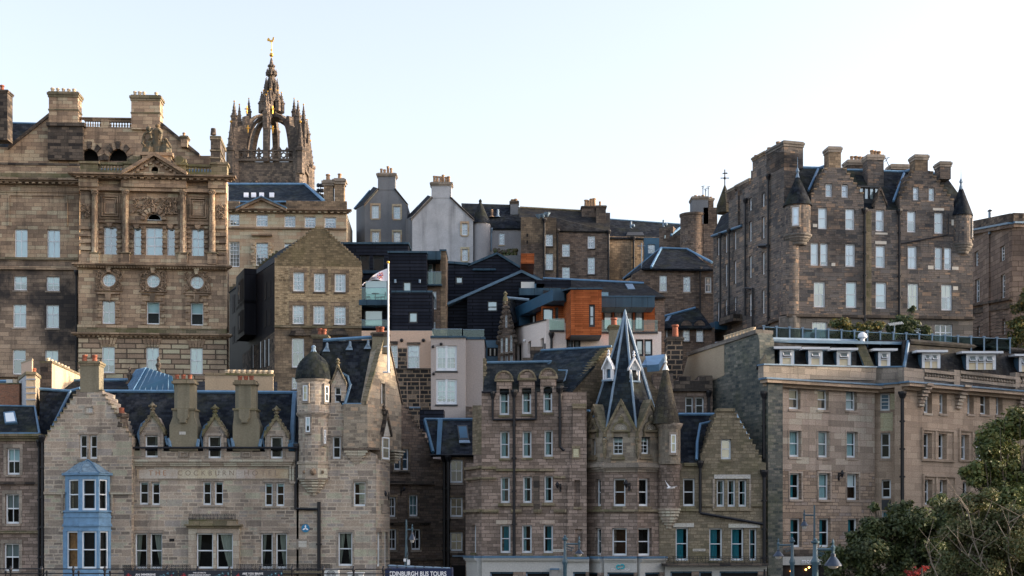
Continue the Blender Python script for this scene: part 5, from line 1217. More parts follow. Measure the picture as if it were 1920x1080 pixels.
for (xa, ya, xb, yb) in ((685, 757, 719, 634), (753.5, 757, 726, 630)):
 n = 13; A, B = FE.uv(xa, ya), FE.uv(xb, yb)
 for i in range(n):
  t = i/n; u = A[0]+(B[0]-A[0])*t; z = A[1]+(B[1]-A[1])*t; du = (B[0]-A[0])/n; dz = (B[1]-A[1])/n
  m.prism(FE, [(u, z-.06), (u+du*1.02, z+dz-.06), (u+du*1.02, z+dz+.1), (u, z+.16)], -.3, .08, 'mossy_stone' if xa < 700 else 'black_stone')
b.part('gable_coping', m)
for F_, cx, wd, n in ((FR, 668, 22, 5), (FE, 742, 10, 5)):
 m = MB()
 for i in range(n):
  a = F_.uv(cx-wd+i*wd*.17, 844+i*5.0); e = F_.uv(cx+wd-i*wd*.17, 849+i*5.0); m.box(F_, a[0], e[1], e[0], a[1], -1.2, .34-i*.07, 'cockburn_ashlar')
 b.part('corbel', m)
m = MB(); a, e = FR.uv(645, 758), FR.uv(690, 843); m.box(FR, a[0], e[1], e[0], a[1], -.04, .3, 'hotel_rubble'); a, e = FR.uv(643, 840), FR.uv(712, 844); m.box(FR, a[0], e[1], e[0], a[1], -.04, .42, 'black_stone'); b.part('corner_wall', m)
a = FE.uv(687, 840); e = FE.uv(754, 845); m = MB(); m.box(FE, a[0], e[1], e[0], a[1], -1.5, .1, 'black_stone'); b.part('string_course', m)
b.slab('roof', [P(640, 757, 94.9), P(688, 757, 94.9), P(722, 637, 97.1), P(606, 640, 97.1), P(598, 700, 96.)], 'slate'); b.slab('roof', [P(606, 640, 97.1), P(722, 637, 97.1), P(752, 757, 99.3), P(606, 760, 100.5)], 'slate')
b.slab('roof', [P(600, 660, 96.8), P(612, 640, 97.1), P(612, 800, 101), P(560, 800, 101)], 'slate')
b.lead([P(606, 638, 97.1), P(698, 632, 97.1)], .12); b.lead([P(642, 758, 94.8), P(686, 758, 94.8)], .1, 'lead'); b.lead([P(641, 700, 95.6), P(652, 706, 95.5), P(657, 722, 95.2), P(647, 757, 94.8)], .1, 'lead')
b.slab('dormer_roof', [FR.p(650, 723, -.1), FR.p(633, 690, -.1), P(641, 690, 96.6), P(656, 723, 96)], 'slate')
for x, y in ((612, 651), (655, 648), (689, 646)):
 m = MB(); c = P(x, y, 96.7); m.slab([c+Vector((-.25, -.1, -.3)), c+Vector((.25, -.1, -.3)), c+Vector((.12, 0, .12)), c+Vector((-.02, 0, .12))], .06, 'lead_pale'); m.lathe((c.x+.06, c.y-.05), [(.1, c.z-.1), (.08, c.z+.3)], 8, 'lead_pale'); b.part('roof_vent', m)
m = MB()
for s, x0, y0 in ((-1, 620, 723), (1, 650, 723)):
 a, e = FR.uv(x0, y0), FR.uv(633.5, 689); q = [(a[0], a[1]), (e[0], e[1]), (e[0], e[1]+.22), (a[0], a[1]+.2)]; m.prism(FR, q, -.4, .12, 'mossy_stone')
p_ = FR.p(633.5, 688, -.1); m.lathe((p_.x, p_.y), [(.14, p_.z), (.08, p_.z+.18), (.18, p_.z+.28), (.08, p_.z+.38), (.15, p_.z+.46), (.02, p_.z+.6)], 8, 'mossy_stone'); b.part('gablet_coping', m)
b.chimney(Fac(580, 97.6, 620, 97.6), 586.5, 627, 613, 665, .9, 'black_stone', [(600, 616), (608, 617)], cap='mossy_stone', pot='terracotta', pr=.16); b.chimney(Fac(690, 96.6, 730, 96.6), 698, 622.5, 727, 662, .8, 'chimney_stone', [(709, 612.5), (716, 613)], cap='black_stone', pot='terracotta', pr=.16)
# bracket lamp on the corner
def wall_lamp(F, px, py, label, side=1, k=1.):
 t = thing('wall_lamp', label, 'lamp', tuple(F.p(px, py+4, .1)), 'lanterns on the hotel walls')
 m = MB(); a = F.p(px, py+3, 0); m.tube([a, F.p(px, py, .25), F.p(px+side*6, py-2, .55)], .035*k, 'black_iron', 6); m.tube([F.p(px, py-7, .03), F.p(px, py+8, .03)], .05*k, 'black_iron', 6); m.build('bracket', t)
 c = F.p(px+side*6, py-4, .6); m = MB(); m.lathe((c.x, c.y), [(.04, c.z-.16*k), (.09*k, c.z), (.12*k, c.z+.03), (.06*k, c.z+.12*k), (.015, c.z+.2*k)], 6, 'black_iron'); m.build('lantern', t)
wall_lamp(FK, 729, 930, 'small black bracket lamp on the right corner of the hotel below its corner turret', -1)
# flagpole and flag
t = thing('flagpole', 'tall white flagpole fixed to the hotel gable', 'flagpole', tuple(P(727, 697, 94.9)))
m = MB(); a, e = P(728, 699, 94.6), P(728, 494, 94.6); m.tube([a, e], .075, 'bright_white', 10, .05); m.build('pole', t, True)
m = MB(); m.ball((e.x, e.y, e.z+.08), .1, 'gold'); m.build('finial', t, True)
m = MB(); m.tube([P(718, 698, 94.7), P(732, 698, 94.7)], .06, 'bright_white', 6); m.tube([P(728, 698, 94.6), P(728, 698, 95.6)], .05, 'bright_white', 6); m.tube([P(720, 650, 95.2), P(729, 649, 94.65)], .05, 'bright_white', 6); m.build('bracket', t)
def flag():
 cols, rows = 34, 16; V_ = [];
 def pt(s, r):      # s along the fly, r down the hoist (photo columns 726 .. 680)
  x = 726.5-46*s; yt = 503.5+27*s**1.15-1.5*math.sin(s*5); yb = 524.5+4*s+2.2*math.sin(s*6.5+1)+(6 if s > .97 else 0); y = yt+(yb-yt)*r*(1-.0*s)
  d = .28*math.sin(s*9+r*1.6)*s+.1*math.sin(s*17)*s
  return P(x, y, 94.6)+Vector((0, d, 0))
 m = MB()
 for j in range(rows):
  for i in range(cols):
   s, r = (i+.5)/cols, (j+.5)/rows; mt = 'flag_white'
   ds_, dr = (s-.30)/.13, (r-.5)/.36; q = math.hypot(ds_, dr)
   if q < .42: mt = 'flag_gold' if r > .5 else 'flag_blue'
   elif q < 1.05 and (math.sin(math.atan2(dr, ds_)*7+q*5) > -.25): mt = 'flag_red'
   m.face([pt(i/cols, j/rows), pt((i+1)/cols, j/rows), pt((i+1)/cols, (j+1)/rows), pt(i/cols, (j+1)/rows)], mt)
 o = m.build('flag', None, True); return o, pt
fo, fpt = flag(); tag(recentre(fo, P(726.5, 524, 94.6)), 'white flag with red and blue crest flying from the hotel flagpole', 'flag'); fo['_o'] = list(P(726.5, 524, 94.6))
cu = bpy.data.curves.new('t', 'FONT'); cu.body = 'Hotel Tay'; tmp = bpy.data.objects.new('t', cu); COL.objects.link(tmp); me = bpy.data.meshes.new_from_object(tmp.evaluated_get(bpy.context.evaluated_depsgraph_get())); bpy.data.objects.remove(tmp)
m = MB(); xs = [v.co.x for v in me.vertices]; lo, hi = min(xs), max(xs)
for v in me.vertices: m.v.append(fpt(.93-.45*(v.co.x-lo)/(hi-lo), .72-.5*v.co.y)+Vector((0, -.03, 0)))
k = m.mi('flag_blue')
for p_ in me.polygons: m.f.append(tuple(p_.vertices)); m.m.append(k)
m.build('lettering', fo)
# ============================================================ 7  the two dark houses in the gap
b = Bld('alley_house', 'dark sooty stone house with broken crow stepped gable in the gap right of the hotel', 'house', 785, 109)
b.z0 = -.5; F = Fac(700, 107, 838, 109)
aw = S(2, 2, gl='glass_blue', fw=.09, mr=.06, sur='oldtown_tan', sw=.14, fr='white_paint')
b.wall(F, [(700, None), (700, 750), (752, 750), (752, 756)]+steps(756, 758, 812, 850, 11)+[(812, 860), (838, 862), (838, None)], 'oldtown_rubble', 6,
       [(739, 842, 752, 881, V(aw, nx=1, bl='blind_blue')), (754.5, 842, 766, 881, V(aw, nx=1, bl='blind_blue')), (728, 932, 742, 969, aw), (767.5, 928, 783.5, 968, V(aw, bl='blind_cyan', bf=1.)), (728, 992, 743.5, 1031, aw), (771.5, 992, 788.5, 1031, aw)])
b.band(F, 700, 902, 812, 908, .3, 'black_stone'); b.band(F, 735, 883, 768, 886, .2, 'black_stone'); b.cornice(F, 722, 802, 978, 7, .3, 'black_stone', 'dentil_course', dent=.3); b.band(F, 700, 1047, 838, 1051, .2, 'black_stone')
m = MB()
for x, y in steps(756, 758, 812, 850, 11)[::2]: a = F.uv(x-5.6, y); e = F.uv(x+.5, y); m.box(F, a[0], a[1], e[0], a[1]+.16, -1, .08, 'black_stone')
b.part('crow_steps', m)
b.slab('roof', [F.p(756, 757, -1), F.p(815, 852, -1), F.p(815, 852, -6), F.p(756, 757, -6)], 'slate')
b.pipe(F, [(833, 858), (833, 1090)], .12, .15); wall_lamp(F, 752, 921, 'small black bracket lamp on the sooty house in the gap')
b = Bld('slate_house', 'narrow dark house with blue leaded slate roof and skylight in the gap', 'house', 868, 107)
b.z0 = -.5; F = Fac(832, 107.5, 912, 107.5)
b.wall(F, [(838, None), (838, 854), (912, 854), (912, None)], 'oldtown_rubble', 6, [(844, 862, 867, 905, V(aw, bl='blind_blue')), (844, 933, 867, 969, V(aw, cur='r', cm='blind_grey', cf=.4, ct=0)), (844, 998, 867, 1033, V(aw, cur='lr', cm='blind_grey', cf=.4, ct=0))])
b.wall(F, [(838, 1090), (838, 905.5), (912, 905.5), (912, 1090)], 'black_stone', .5, [(844, 933, 867, 969, V(aw, sill=None, sur=None, deep=.35)), (844, 998, 867, 1033, V(aw, sill=None, sur=None, deep=.35))], d1=.02) if 0 else None
b.slab('roof', [F.p(808, 853, .3), F.p(912, 853, .3), P(912, 786, 111), P(796, 786, 111)], 'slate'); b.gutter(F, 806, 905, 853, .35)
b.lead([P(796, 786, 110.9), P(912, 786, 110.9)], .12, 'lead'); b.lead([P(796, 787, 110.8), P(812, 848, 107.2)], .14, 'zinc_blue'); b.slab('lead_valley', [F.p(818, 852, .45), F.p(826, 852, .45), P(830, 786, 110.7), P(821, 786, 110.7)], 'zinc_blue', .1)
m = MB(); q = [P(861, 826, 108.55), P(880, 826, 108.55), P(876, 799, 110.0), P(857, 799, 110.0)]; n_ = Vector((0, -.85, .5))*.15; m.slab([p_+n_ for p_ in q], .25, 'unit_dark'); ro = b.part('roof_window', m); c_ = sum(q, Vector())/4; m = MB(); m.slab([c_.lerp(p_, .78)+n_*1.15 for p_ in q], .02, 'zinc_blue'); m.slab([P(861, 832, 108.1)+n_, P(882, 832, 108.1)+n_, P(880, 827, 108.4)+n_, P(861, 827, 108.4)+n_], .05, 'lead_pale'); b.part('pane', m, parent=ro)
b.pipe(F, [(840.5, 857), (840.5, 1090)], .12, .2)
m = MB(); a, e = F.uv(848, 1041), F.uv(869, 1044); m.box(F, a[0], e[1], e[0], a[1], -.04, .1, 'lead_pale'); b.part('ledge', m)
m = MB(); a, e = F.uv(846, 1060), F.uv(884, 1100); m.box(F, a[0], e[1], e[0], a[1], -.02, .02, 'interior'); b.part('doorway', m)
# ============================================================ 8  the turreted hotel in the middle
b = Bld('turreted_hotel', 'brown stone hotel with lead ribbed octagonal spire and cone topped turret', 'hotel', 1150, 98, 0)
HE = b
F = Fac(903, 95, 1100, 95); FL = wfac(P(873, HY, 98.2), P(903, HY, 95))
hw = S(1, 2, gl='glass_dark', rec=.26, fw=.095, mr=.06, sill='mossy_stone', bl='blind_pale', bf=1.)
def ew(x0, y0, x1, y1, blind=None, side='l', f=.5, st=hw, warm=None):
 k = dict(st); k['bl'] = None
 if warm: k['int'] = warm
 if blind: k.update(cur=side, cf=f, ct=0., cm=blind)
 return (x0, y0, x1, y1, k)
L = []
for x0, x1, ya, yb in ((937, 954.5, 727, 778), (979, 996, 725, 776), (1019, 1035.5, 722, 773), (938, 955, 808, 859), (980, 996.5, 808, 858), (1021, 1036.5, 806, 856)): L.append(ew(x0, ya, x1, yb, 'blind_cyan', 'l', .62))
for x0, x1, ya, yb in ((939, 955.5, 894, 943), (981, 997, 893, 943), (1021, 1036.5, 892, 942)): L.append(ew(x0, ya, x1, yb, 'blind_cyan', 'l', .42))
b.wall(F, [(903, None), (903, 735), (931, 735), (931, 714)]+[(945+15*math.cos(math.pi-t*math.pi/8), 712-15*math.sin(t*math.pi/8)) for t in range(9)]+[(960, 735), (973, 735), (973, 712)]+[(988+15*math.cos(math.pi-t*math.pi/8), 710-15*math.sin(t*math.pi/8)) for t in range(9)]+[(1003, 735), (1013, 735), (1013, 709)]+[(1028+15*math.cos(math.pi-t*math.pi/8), 707-15*math.sin(t*math.pi/8)) for t in range(9)]+[(1043, 735), (1100, 735), (1100, None)],
       'hotel_stone', 4, L+[ew(938.5, 984, 957, 1037, 'curtain_teal', 'r', .68), ew(979, 984, 997, 1037, 'blind_cyan', 'l', .4, warm='interior_warm'), ew(1019.5, 984, 1037, 1037, 'curtain_teal', 'r', .6)])
m = MB()
for cx, y in ((945, 712), (988, 710), (1028, 707)):
 u, z = F.uv(cx, y); r = 15/ppm(95)
 for k in range(10):
  a, c = math.pi*k/10, math.pi*(k+1)/10; m.prism(F, [(u+q*math.cos(t), z+q*math.sin(t)) for t, q in ((a, r*.96), (c, r*.96), (c, r*1.16), (a, r*1.16))], -.6, .12, 'mossy_stone')
 m.box(F, u-r*1.2, z-.12, u+r*1.2, z+.04, -.05, .16, 'mossy_stone'); m.box(F, u-r*.9, z-.6, u+r*.9, z-.13, -.04, .05, 'hotel_stone')
b.part('gablet_pediment', m)
b.wall(FL, [(873, None), (873, 868), (888, 868), (888, 852), (903, 852), (903, None)], 'hotel_stone', 2, [ew(884, 984, 892.5, 1036, 'blind_cyan', 'l', .5)])
b.wall(FL, [(886, 853), (886, 760), (903, 760), (903, 853)], 'hotel_gable_stone', 2)
for xa, xb, y in ((903, 942, 0),): pass
for Ff, x0, x1, y0, y1, o_ in ((FL, 875, 903, 875, 880, .2), (F, 903, 930, 875, 880, .18), (FL, 875, 903, 896, 900, .18), (F, 903, 931, 895, 899, .18), (F, 930, 1040, 879, 883.5, .2), (F, 1038, 1060, 893, 897, .2), (FL, 873, 903, 955, 961, .2), (F, 903, 935, 955, 961, .2), (F, 934, 958, 944, 949, .2), (F, 957, 978, 955, 961, .2), (F, 976, 1000, 944, 949, .2), (F, 1000, 1016, 955, 961, .2), (F, 1016, 1040, 943, 948, .2), (F, 1038, 1062, 955, 961, .2)):
 b.band(Ff, x0, y0, x1, y1, o_, 'mossy_stone')
for x0, x1, y0, y1 in ((930, 960, 975, 983), (1012, 1040, 975, 982), (936, 957, 788, 803), (978, 998, 787, 803), (1019, 1038, 786, 802)):
 b.band(F, x0, y0, x1, y1, .04, 'motel_ashlar' if y0 > 900 else 'hotel_stone', 'lintel')
b.pipe(F, [(964, 735), (964, 1045), (974, 1055), (974, 1100)], .1, .16); b.pipe(F, [(1050, 728), (1050, 838), (1058, 845)], .1, .14); b.pipe(F, [(924, 738), (924, 787), (1005, 786), (1005, 733)], .08, .14)
b.gutter(F, 903, 931, 735, .2, 'black_iron'); b.gutter(F, 1043, 1065, 728, .2)
b.part('black_stains', (lambda m: (m.box(F, F.uv(1000, 0)[0], F.uv(0, 958)[1], F.uv(1012, 0)[0], F.uv(0, 893)[1], -.04, .012, 'black_stone'), m)[1])(MB()))
# roofs of the left part and the gable turned to the right
A = P(1147, 650, 99.2); B2 = P(1004, 658, 102)
b.slab('roof', [P(905, 736, 95.0), P(1062, 732, 95.0), P(1040, 679, 97.6), P(911, 680, 97.6)], 'mossy_slate')
b.slab('roof', [P(1066, 737, 95.6), P(1100, 700, 97), A, B2, P(985, 715, 98.2)], 'blue_slate'); b.slab('roof', [A, B2, P(1010, 740, 108), P(1240, 740, 105)], 'slate')
b.slab('roof', [P(911, 680, 97.6), P(1040, 679, 97.6), P(1040, 740, 101), P(905, 740, 101)], 'slate')
b.lead([P(912, 680, 97.5), P(1034, 678, 97.5), P(1008, 697, 97.4)], .1, 'lead'); b.lead([A, B2], .12, 'lead'); b.lead([P(1036, 695, 97.0), P(1063, 695, 97.0), P(1058, 712, 96.3), P(1048, 718, 95.9)], .1, 'lead')
b.slab('dormer_roof', [P(1034, 712, 95.3), P(1056, 712, 95.6), P(1062, 695, 97.), P(1030, 695, 97)], 'slate')
FGb = wfac(P(1060, HY, 96.2), P(1243, HY, 101.5))
b.wall(FGb, [(1060, None), (1060, 742)]+steps(1060, 742, 1142, 655, 17)+[(1142, 652), (1160, 652)]+[(1243, 742), (1243, None)], 'mossy_rubble', 1.2)
m = MB()
for x, y in steps(1060, 742, 1142, 655, 17)[::2]: a = FGb.uv(x-.4, y); e = FGb.uv(x+5.4, y); m.box(FGb, a[0], a[1], e[0], a[1]+.1, -.7, .08, 'mossy_stone')
for k in range(14):
 y = 672+k*5.; a, e = P(907, y, 96.5), P(913, y, 96.5); Fq = wfac((a.x-.05, 96.4), (e.x, 96.4)); m.box(Fq, 0, a.z-.16, Fq.len*(1 if k % 2 else .75), a.z, -.5, 0, 'mossy_stone')
b.part('crow_steps', m)
b.chimney(Fac(1130, 99.3, 1180, 99.3), 1143, 609, 1160, 668, .9, 'chimney_stone', [(1151, 596)], cap='mossy_stone', pot='terracotta', pr=.2)
b.part('skew_stub', (lambda m: (m.wbox(P(1006, 672, 102), .9, .6, .8, 'black_stone'), m.wbox(P(990, 690, 101.5), .8, .6, .7, 'black_stone'), m)[2])(MB()))
# stepped buttress chimney left of the octagon
FB_ = Fac(1060, 94.8, 1110, 94.8)
b.wall(FB_, [(1064, None), (1064, 905), (1068, 905), (1068, 872), (1072, 872), (1072, 830), (1074, 830), (1074, 762), (1097, 762), (1097, 800), (1100, 830), (1100, None)], 'hotel_stone', 1.0, [ew(1077, 900, 1087.5, 950, 'blind_cyan', 'l', .55), ew(1078.5, 992, 1092, 1040, 'blind_pale', 'l', .5)], name='buttress_wall')
b.band(FB_, 1072.5, 757, 1099, 766, .12, 'mossy_stone', 'coping', d0=-1.05)
m = MB(); a, e = FB_.uv(1075, 842), FB_.uv(1085, 857); m.box(FB_, a[0]-.1, e[1]-.1, e[0]+.1, a[1]+.2, -.04, .1, 'mossy_stone'); m.box(FB_, a[0], e[1], e[0], a[1], .1, .11, 'motel_patch'); b.part('carved_panel', m)
# the octagon
oc = P(1172, HY, 97.0); RO = 79/ppm(96.2)
ang = [R(12+45*k) for k in range(8)]
vx = [Vector((oc.x+RO*math.sin(a), oc.y-RO*math.cos(a), 0)) for a in ang]
def octface(i): return wfac(vx[(i-1) % 8], vx[i % 8])         # face between vertex i-1 and i
zf = lambda f, y: f.uv(f.w(f.len/2, 0).x/f.w(f.len/2, 0).y*FPX+960, y)[1]
faces = {0: octface(0), 1: octface(1), -1: octface(-1)}
def pxof(f, u): p_ = f.w(u, 0); return p_.x/p_.y*FPX+960
specs = {-1: ((1109, 1116.5, 823, 853), (1116, 1126.5, 898, 949), (1115, 1127, 990, 1041), 764), 0: ((1149, 1167.5, 819, 852), (1150, 1172.5, 897, 949), (1147.5, 1175, 990, 1042), 754), 1: ((1203, 1219.5, 819, 851), (1198, 1218.5, 897, 949), (1197, 1222, 990, 1042), 755)}
for i in (-3, -2, 2, 3, 4):
 f = octface(i); m = MB(); m.prism(f, [(0, 0), (f.len, 0), (f.len, P(0, 815, 97).z), (0, P(0, 815, 97).z)], -.3, 0, 'hotel_rubble'); b.part('wall', m)
for i, (w1, w2, w3, ya) in specs.items():
 f = faces[i]; x0, x1 = pxof(f, 0), pxof(f, f.len); xm = (x0+x1)/2
 st1 = V(hw, nx=2, ny=4, bw=.03, fw=.07, bl='blind_cyan', bf=.25 if i else .3)
 wl = [(w1[0], w1[2], w1[1], w1[3], st1)]
 b.wall(f, [(x0, 872), (x0, 816), (xm, ya), (x1, 816), (x1, 872)], 'hotel_rubble', .9, wl, name='gablet_wall')
 k2 = dict(warm='interior_warm') if i == 0 else {}
 b.wall(f, [(x0, None), (x0, 873), (x1, 873), (x1, None)], 'hotel_stone', 1.0, [ew(w2[0], w2[2], w2[1], w2[3], 'blind_cyan' if i == -1 else None, 'l', .5, **k2), ew(w3[0], w3[2], w3[1], w3[3], 'blind_pale' if i == -1 else None, 'l', .45, **k2)])
 m = MB()
 for s in (0, 1):
  a = (0 if s == 0 else f.len); p0 = (a+(-.1 if s == 0 else .1), f.uv(xm, 818)[1]); p1 = (f.len/2, f.uv(xm, ya-2)[1])
  q = [(p0[0], p0[1]-.1), (p1[0], p1[1]-.22), (p1[0], p1[1]+.16), (p0[0], p0[1]+.2)]; m.prism(f, q, -.7, .14, 'mossy_stone')
 u, z = f.uv(xm, 806); r = .46 if i != -1 else .34
 u = f.len/2
 for k in range(8):
  a, c = math.pi*k/8, math.pi*(k+1)/8; m.prism(f, [(u+q*math.cos(t), z+q*math.sin(t)) for t, q in ((a, r), (c, r), (c, r*1.28), (a, r*1.28))], -.02, .16, 'mossy_stone')
  for rr_ in (.35, .62, .86): m.prism(f, [(u+q*math.cos(t), z+q*math.sin(t)) for t, q in ((a, r*rr_*.86), (c, r*rr_*.86), (c, r*rr_), (a, r*rr_))], -.02, .07, 'dressed_stone')
 m.prism(f, [(u+r*math.cos(math.pi*k/8), z+r*math.sin(math.pi*k/8)) for k in range(9)], -.02, .02, 'pale_ashlar' if i != -1 else 'dressed_stone')
 m.box(f, u-r*1.4, z-.16, u+r*1.4, z, -.02, .2, 'mossy_stone'); m.box(f, u-r*1.3, z-.5, u-r*1.05, z-.16, -.02, .12, 'mossy_stone'); m.box(f, u+r*1.05, z-.5, u+r*1.3, z-.16, -.02, .12, 'mossy_stone')
 m.box(f, u-.16, z+r*1.2, u+.16, z+r*1.75, -.02, .2, 'mossy_stone'); m.ball(f.w(u, z+r*1.85, .1), .14, 'mossy_stone')
 b.part('gablet_carving', m)
 m = MB()
 for y0, y1, o_ in ((868, 871.5, .22), (871.6, 877, .36), (877.1, 881, .22), (881.1, 885, .1), (955, 960, .14)):
  a = f.uv(xm, y0)[1]; e = f.uv(xm, y1)[1]; m.box(f, -o_*.42, e, f.len+o_*.42, a, -.05, o_, 'dressed_stone' if y0 != 955 else 'mossy_stone')
 b.part('cornice', m)
 m = MB(); k0 = f.uv(w1[0]-4, 858); k1 = f.uv(w1[1]+4, 862); m.box(f, k0[0], k1[1], k1[0], k0[1], -.02, .12, 'mossy_stone'); b.part('sill_apron', m)
for i in (-1, 0):
 p_ = vx[i]; m = MB(); c = P(pxof(faces[i], faces[i].len), 828, p_.y); m.lathe((p_.x, p_.y-.05), [(.02, P(0, 862, 95).z), (.14, P(0, 850, 95).z), (.12, P(0, 832, 95).z), (.2, P(0, 826, 95).z), (.1, P(0, 822, 95).z)], 8, 'mossy_stone'); b.part('waterspout', m)
# spire
zap = P(0, 592, 97).z; zev = P(0, 824, 96).z; RS = RO*.98
m = MB()
for k in range(8):
 a, c = vx[k], vx[(k+1) % 8]; e0 = oc.lerp(Vector((a.x, a.y, 0)), .98); e1 = oc.lerp(Vector((c.x, c.y, 0)), .98)
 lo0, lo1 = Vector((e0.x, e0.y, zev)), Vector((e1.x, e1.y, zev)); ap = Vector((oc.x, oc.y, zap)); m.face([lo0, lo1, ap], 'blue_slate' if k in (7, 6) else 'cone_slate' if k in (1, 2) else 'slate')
b.part('spire_roof', m)
for k in range(8):
 a = vx[k]; e0 = Vector((oc.x+(a.x-oc.x)*.98, oc.y+(a.y-oc.y)*.98, zev)); ap = Vector((oc.x+(a.x-oc.x)*.012, oc.y+(a.y-oc.y)*.012, zap+.05)); b.lead([e0, ap], .085, 'lead_pale', 'spire_rib')
 for t in (.46, .63, .8):
  q = e0.lerp(ap, t)
rounded(b, 'spire_tip', oc, [(.28, zap-1.6), (.16, zap-.6), (.12, zap+.2), (.02, zap+.45)], 8, 'lead_pale')
for f_, cx_, yb_, yt_ in ((faces[-1], 1142, 712, 672), (faces[1], 1188, 714, 674)):
 d = f_.n if cx_ == 1188 else faces[-1].n
 d = Vector((math.sin(R(-36 if cx_ == 1142 else 17)), -math.cos(R(-36 if cx_ == 1142 else 17)), 0)); c = P(cx_, yb_, 95.9); g = wfac(c-Vector((d.y*-.55, d.x*.55, 0)), c+Vector((d.y*-.55, d.x*.55, 0)))
 g = Fac.__new__(Fac); g.n = d; g.t = Vector((-d.y, d.x, 0)); g.o = Vector((c.x, c.y, 0)); g.len = 1
 zb, zt = c.z, P(cx_, yt_, 95.9).z; w_ = .34; hh = zt-zb
 m = MB()
 m.prism(g, [(-w_, zb), (w_, zb), (w_, zb+hh*.55), (0, zt), (-w_, zb+hh*.55)], -.14, 0, 'bright_white', [[(-w_*.55, zb+.12), (w_*.55, zb+.12), (w_*.55, zb+hh*.5), (-w_*.55, zb+hh*.5)]])
 m.face([g.w(-w_*.55, zb+.12, -.1), g.w(w_*.55, zb+.12, -.1), g.w(w_*.55, zb+hh*.5, -.1), g.w(-w_*.55, zb+hh*.5, -.1)], 'motel_patch' if cx_ == 1188 else 'zinc_blue')
 for s in (-1, 1):
  m.prism(g, [(s*w_*1.3, zb+hh*.46), (s*w_*1.3, zb+hh*.56), (0, zt+.14), (0, zt-.04)], -.05, .28, 'bright_white'); m.tube([g.w(s*w_*.9, zb, .2), g.w(s*w_*.9, zb+hh*.5, .2)], .06, 'bright_white', 6)
 m.prism(g, [(-w_*.8, zb+hh*.56), (w_*.8, zb+hh*.56), (0, zt-.1)], -.02, .02, 'bright_white')
 m.box(g, -w_*1.2, zb-.12, w_*1.2, zb, -.2, .3, 'lead_pale')
 m.slab([g.w(-w_, zb+hh*.55, -.05), g.w(0, zt, -.05), g.w(0, zt, -1.3), g.w(-w_, zb+hh*.55, -1.0)], .05, 'slate'); m.slab([g.w(w_, zb+hh*.55, -.05), g.w(0, zt, -.05), g.w(0, zt, -1.3), g.w(w_, zb+hh*.55, -1.0)], .05, 'slate')
 for s in (-1, 1): m.slab([g.w(s*w_, zb, -.1), g.w(s*w_, zb+hh*.55, -.1), g.w(s*w_, zb+hh*.55, -1.1), g.w(s*w_, zb, -.3)], .05, 'slate')
 m.lathe((g.w(0, 0, .05).x, g.w(0, 0, .05).y), [(.05, zt), (.05, zt+.2), (.12, zt+.28), (.04, zt+.38), (.09, zt+.46), (.02, zt+.6)], 6, 'bright_white')
 b.part('spire_dormer', m)
b.lead([P(1112, 781, 95.6), P(1136, 781, 95.8), P(1138, 810, 95.1)], .09, 'lead_bright'); b.lead([P(1178, 822, 94.6), P(1193, 771, 95.6), P(1204, 765, 96)], .09, 'lead_bright'); b.lead([P(1165, 772, 95.5), P(1186, 818, 94.4)], .09, 'lead_bright'); b.lead([P(1098, 770, 95.5), P(1106, 770, 95.3)], .09, 'lead_bright')
for i in (-1, 0, 1):      # little roofs running back from the gablets into the spire
 f = faces[i]; za = f.uv(pxof(f, f.len/2), specs[i][3]+3)[1]; zb = f.uv(pxof(f, f.len/2), 816)[1]; ap = Vector((oc.x, oc.y, za))
 top = f.w(f.len/2, za, -.2); inn = f.w(f.len/2, za, -1.9)
 for s in (0, f.len): b.slab('gablet_roof', [top, f.w(s, zb, -.2), f.w(f.len/2+(s-f.len/2)*.4, za-.7, -1.2), inn], 'slate', .08)
# cone turret
cc = P(1255, HY, 95.0); zt_ = lambda y: P(0, y, 94.3).z; rc = 21/ppm(94.4)
round_wall(b, cc, rc, zt_(796), zt_(870), 'hotel_rubble', [(.22, .34, zt_(815), zt_(849), S(1, 2, fw=.06, bl='blind_cream', bf=1., gl='glass_dark'))], 24)
rounded(b, 'turret_cornice', cc, [(rc, zt_(803)), (rc*1.12, zt_(799)), (rc*1.2, zt_(796)), (rc*1.2, zt_(793))], 24, 'dressed_stone')
rounded(b, 'turret_wall', cc+Vector((0, .3, 0)), [(rc*1.0, zt_(958)), (rc*1.0, zt_(885)), (rc*1.15, zt_(876)), (rc*1.15, zt_(870)), (rc, zt_(868))], 24, 'hotel_stone')
m = MB()
ck = cc+Vector((0, .3, 0))
for k, (y, r_) in enumerate(((953, 1.1), (958, 1.02), (964, .92), (970, .8), (975, .68), (980, .5), (986, .3))): m.lathe((ck.x, ck.y), [(rc*r_*.86, zt_(y+6)), (rc*r_, zt_(y+4)), (rc*r_, zt_(y))], 16, 'cockburn_ashlar')
b.part('turret_corbel', m)
m = MB(); m.lathe((cc.x-.25, cc.y), [(rc*1.3, zt_(794)), (rc*1.22, zt_(786)), (rc*.22, zt_(690)), (.05, zt_(682))], 24, 'cone_slate'); b.part('turret_roof', m, True)
rounded(b, 'finial', Vector((cc.x-.25, cc.y)), [(.24, zt_(692)), (.13, zt_(685)), (.06, zt_(680)), (.13, zt_(677)), (.05, zt_(673)), (.09, zt_(669)), (.02, zt_(661))], 8, 'unit_white')
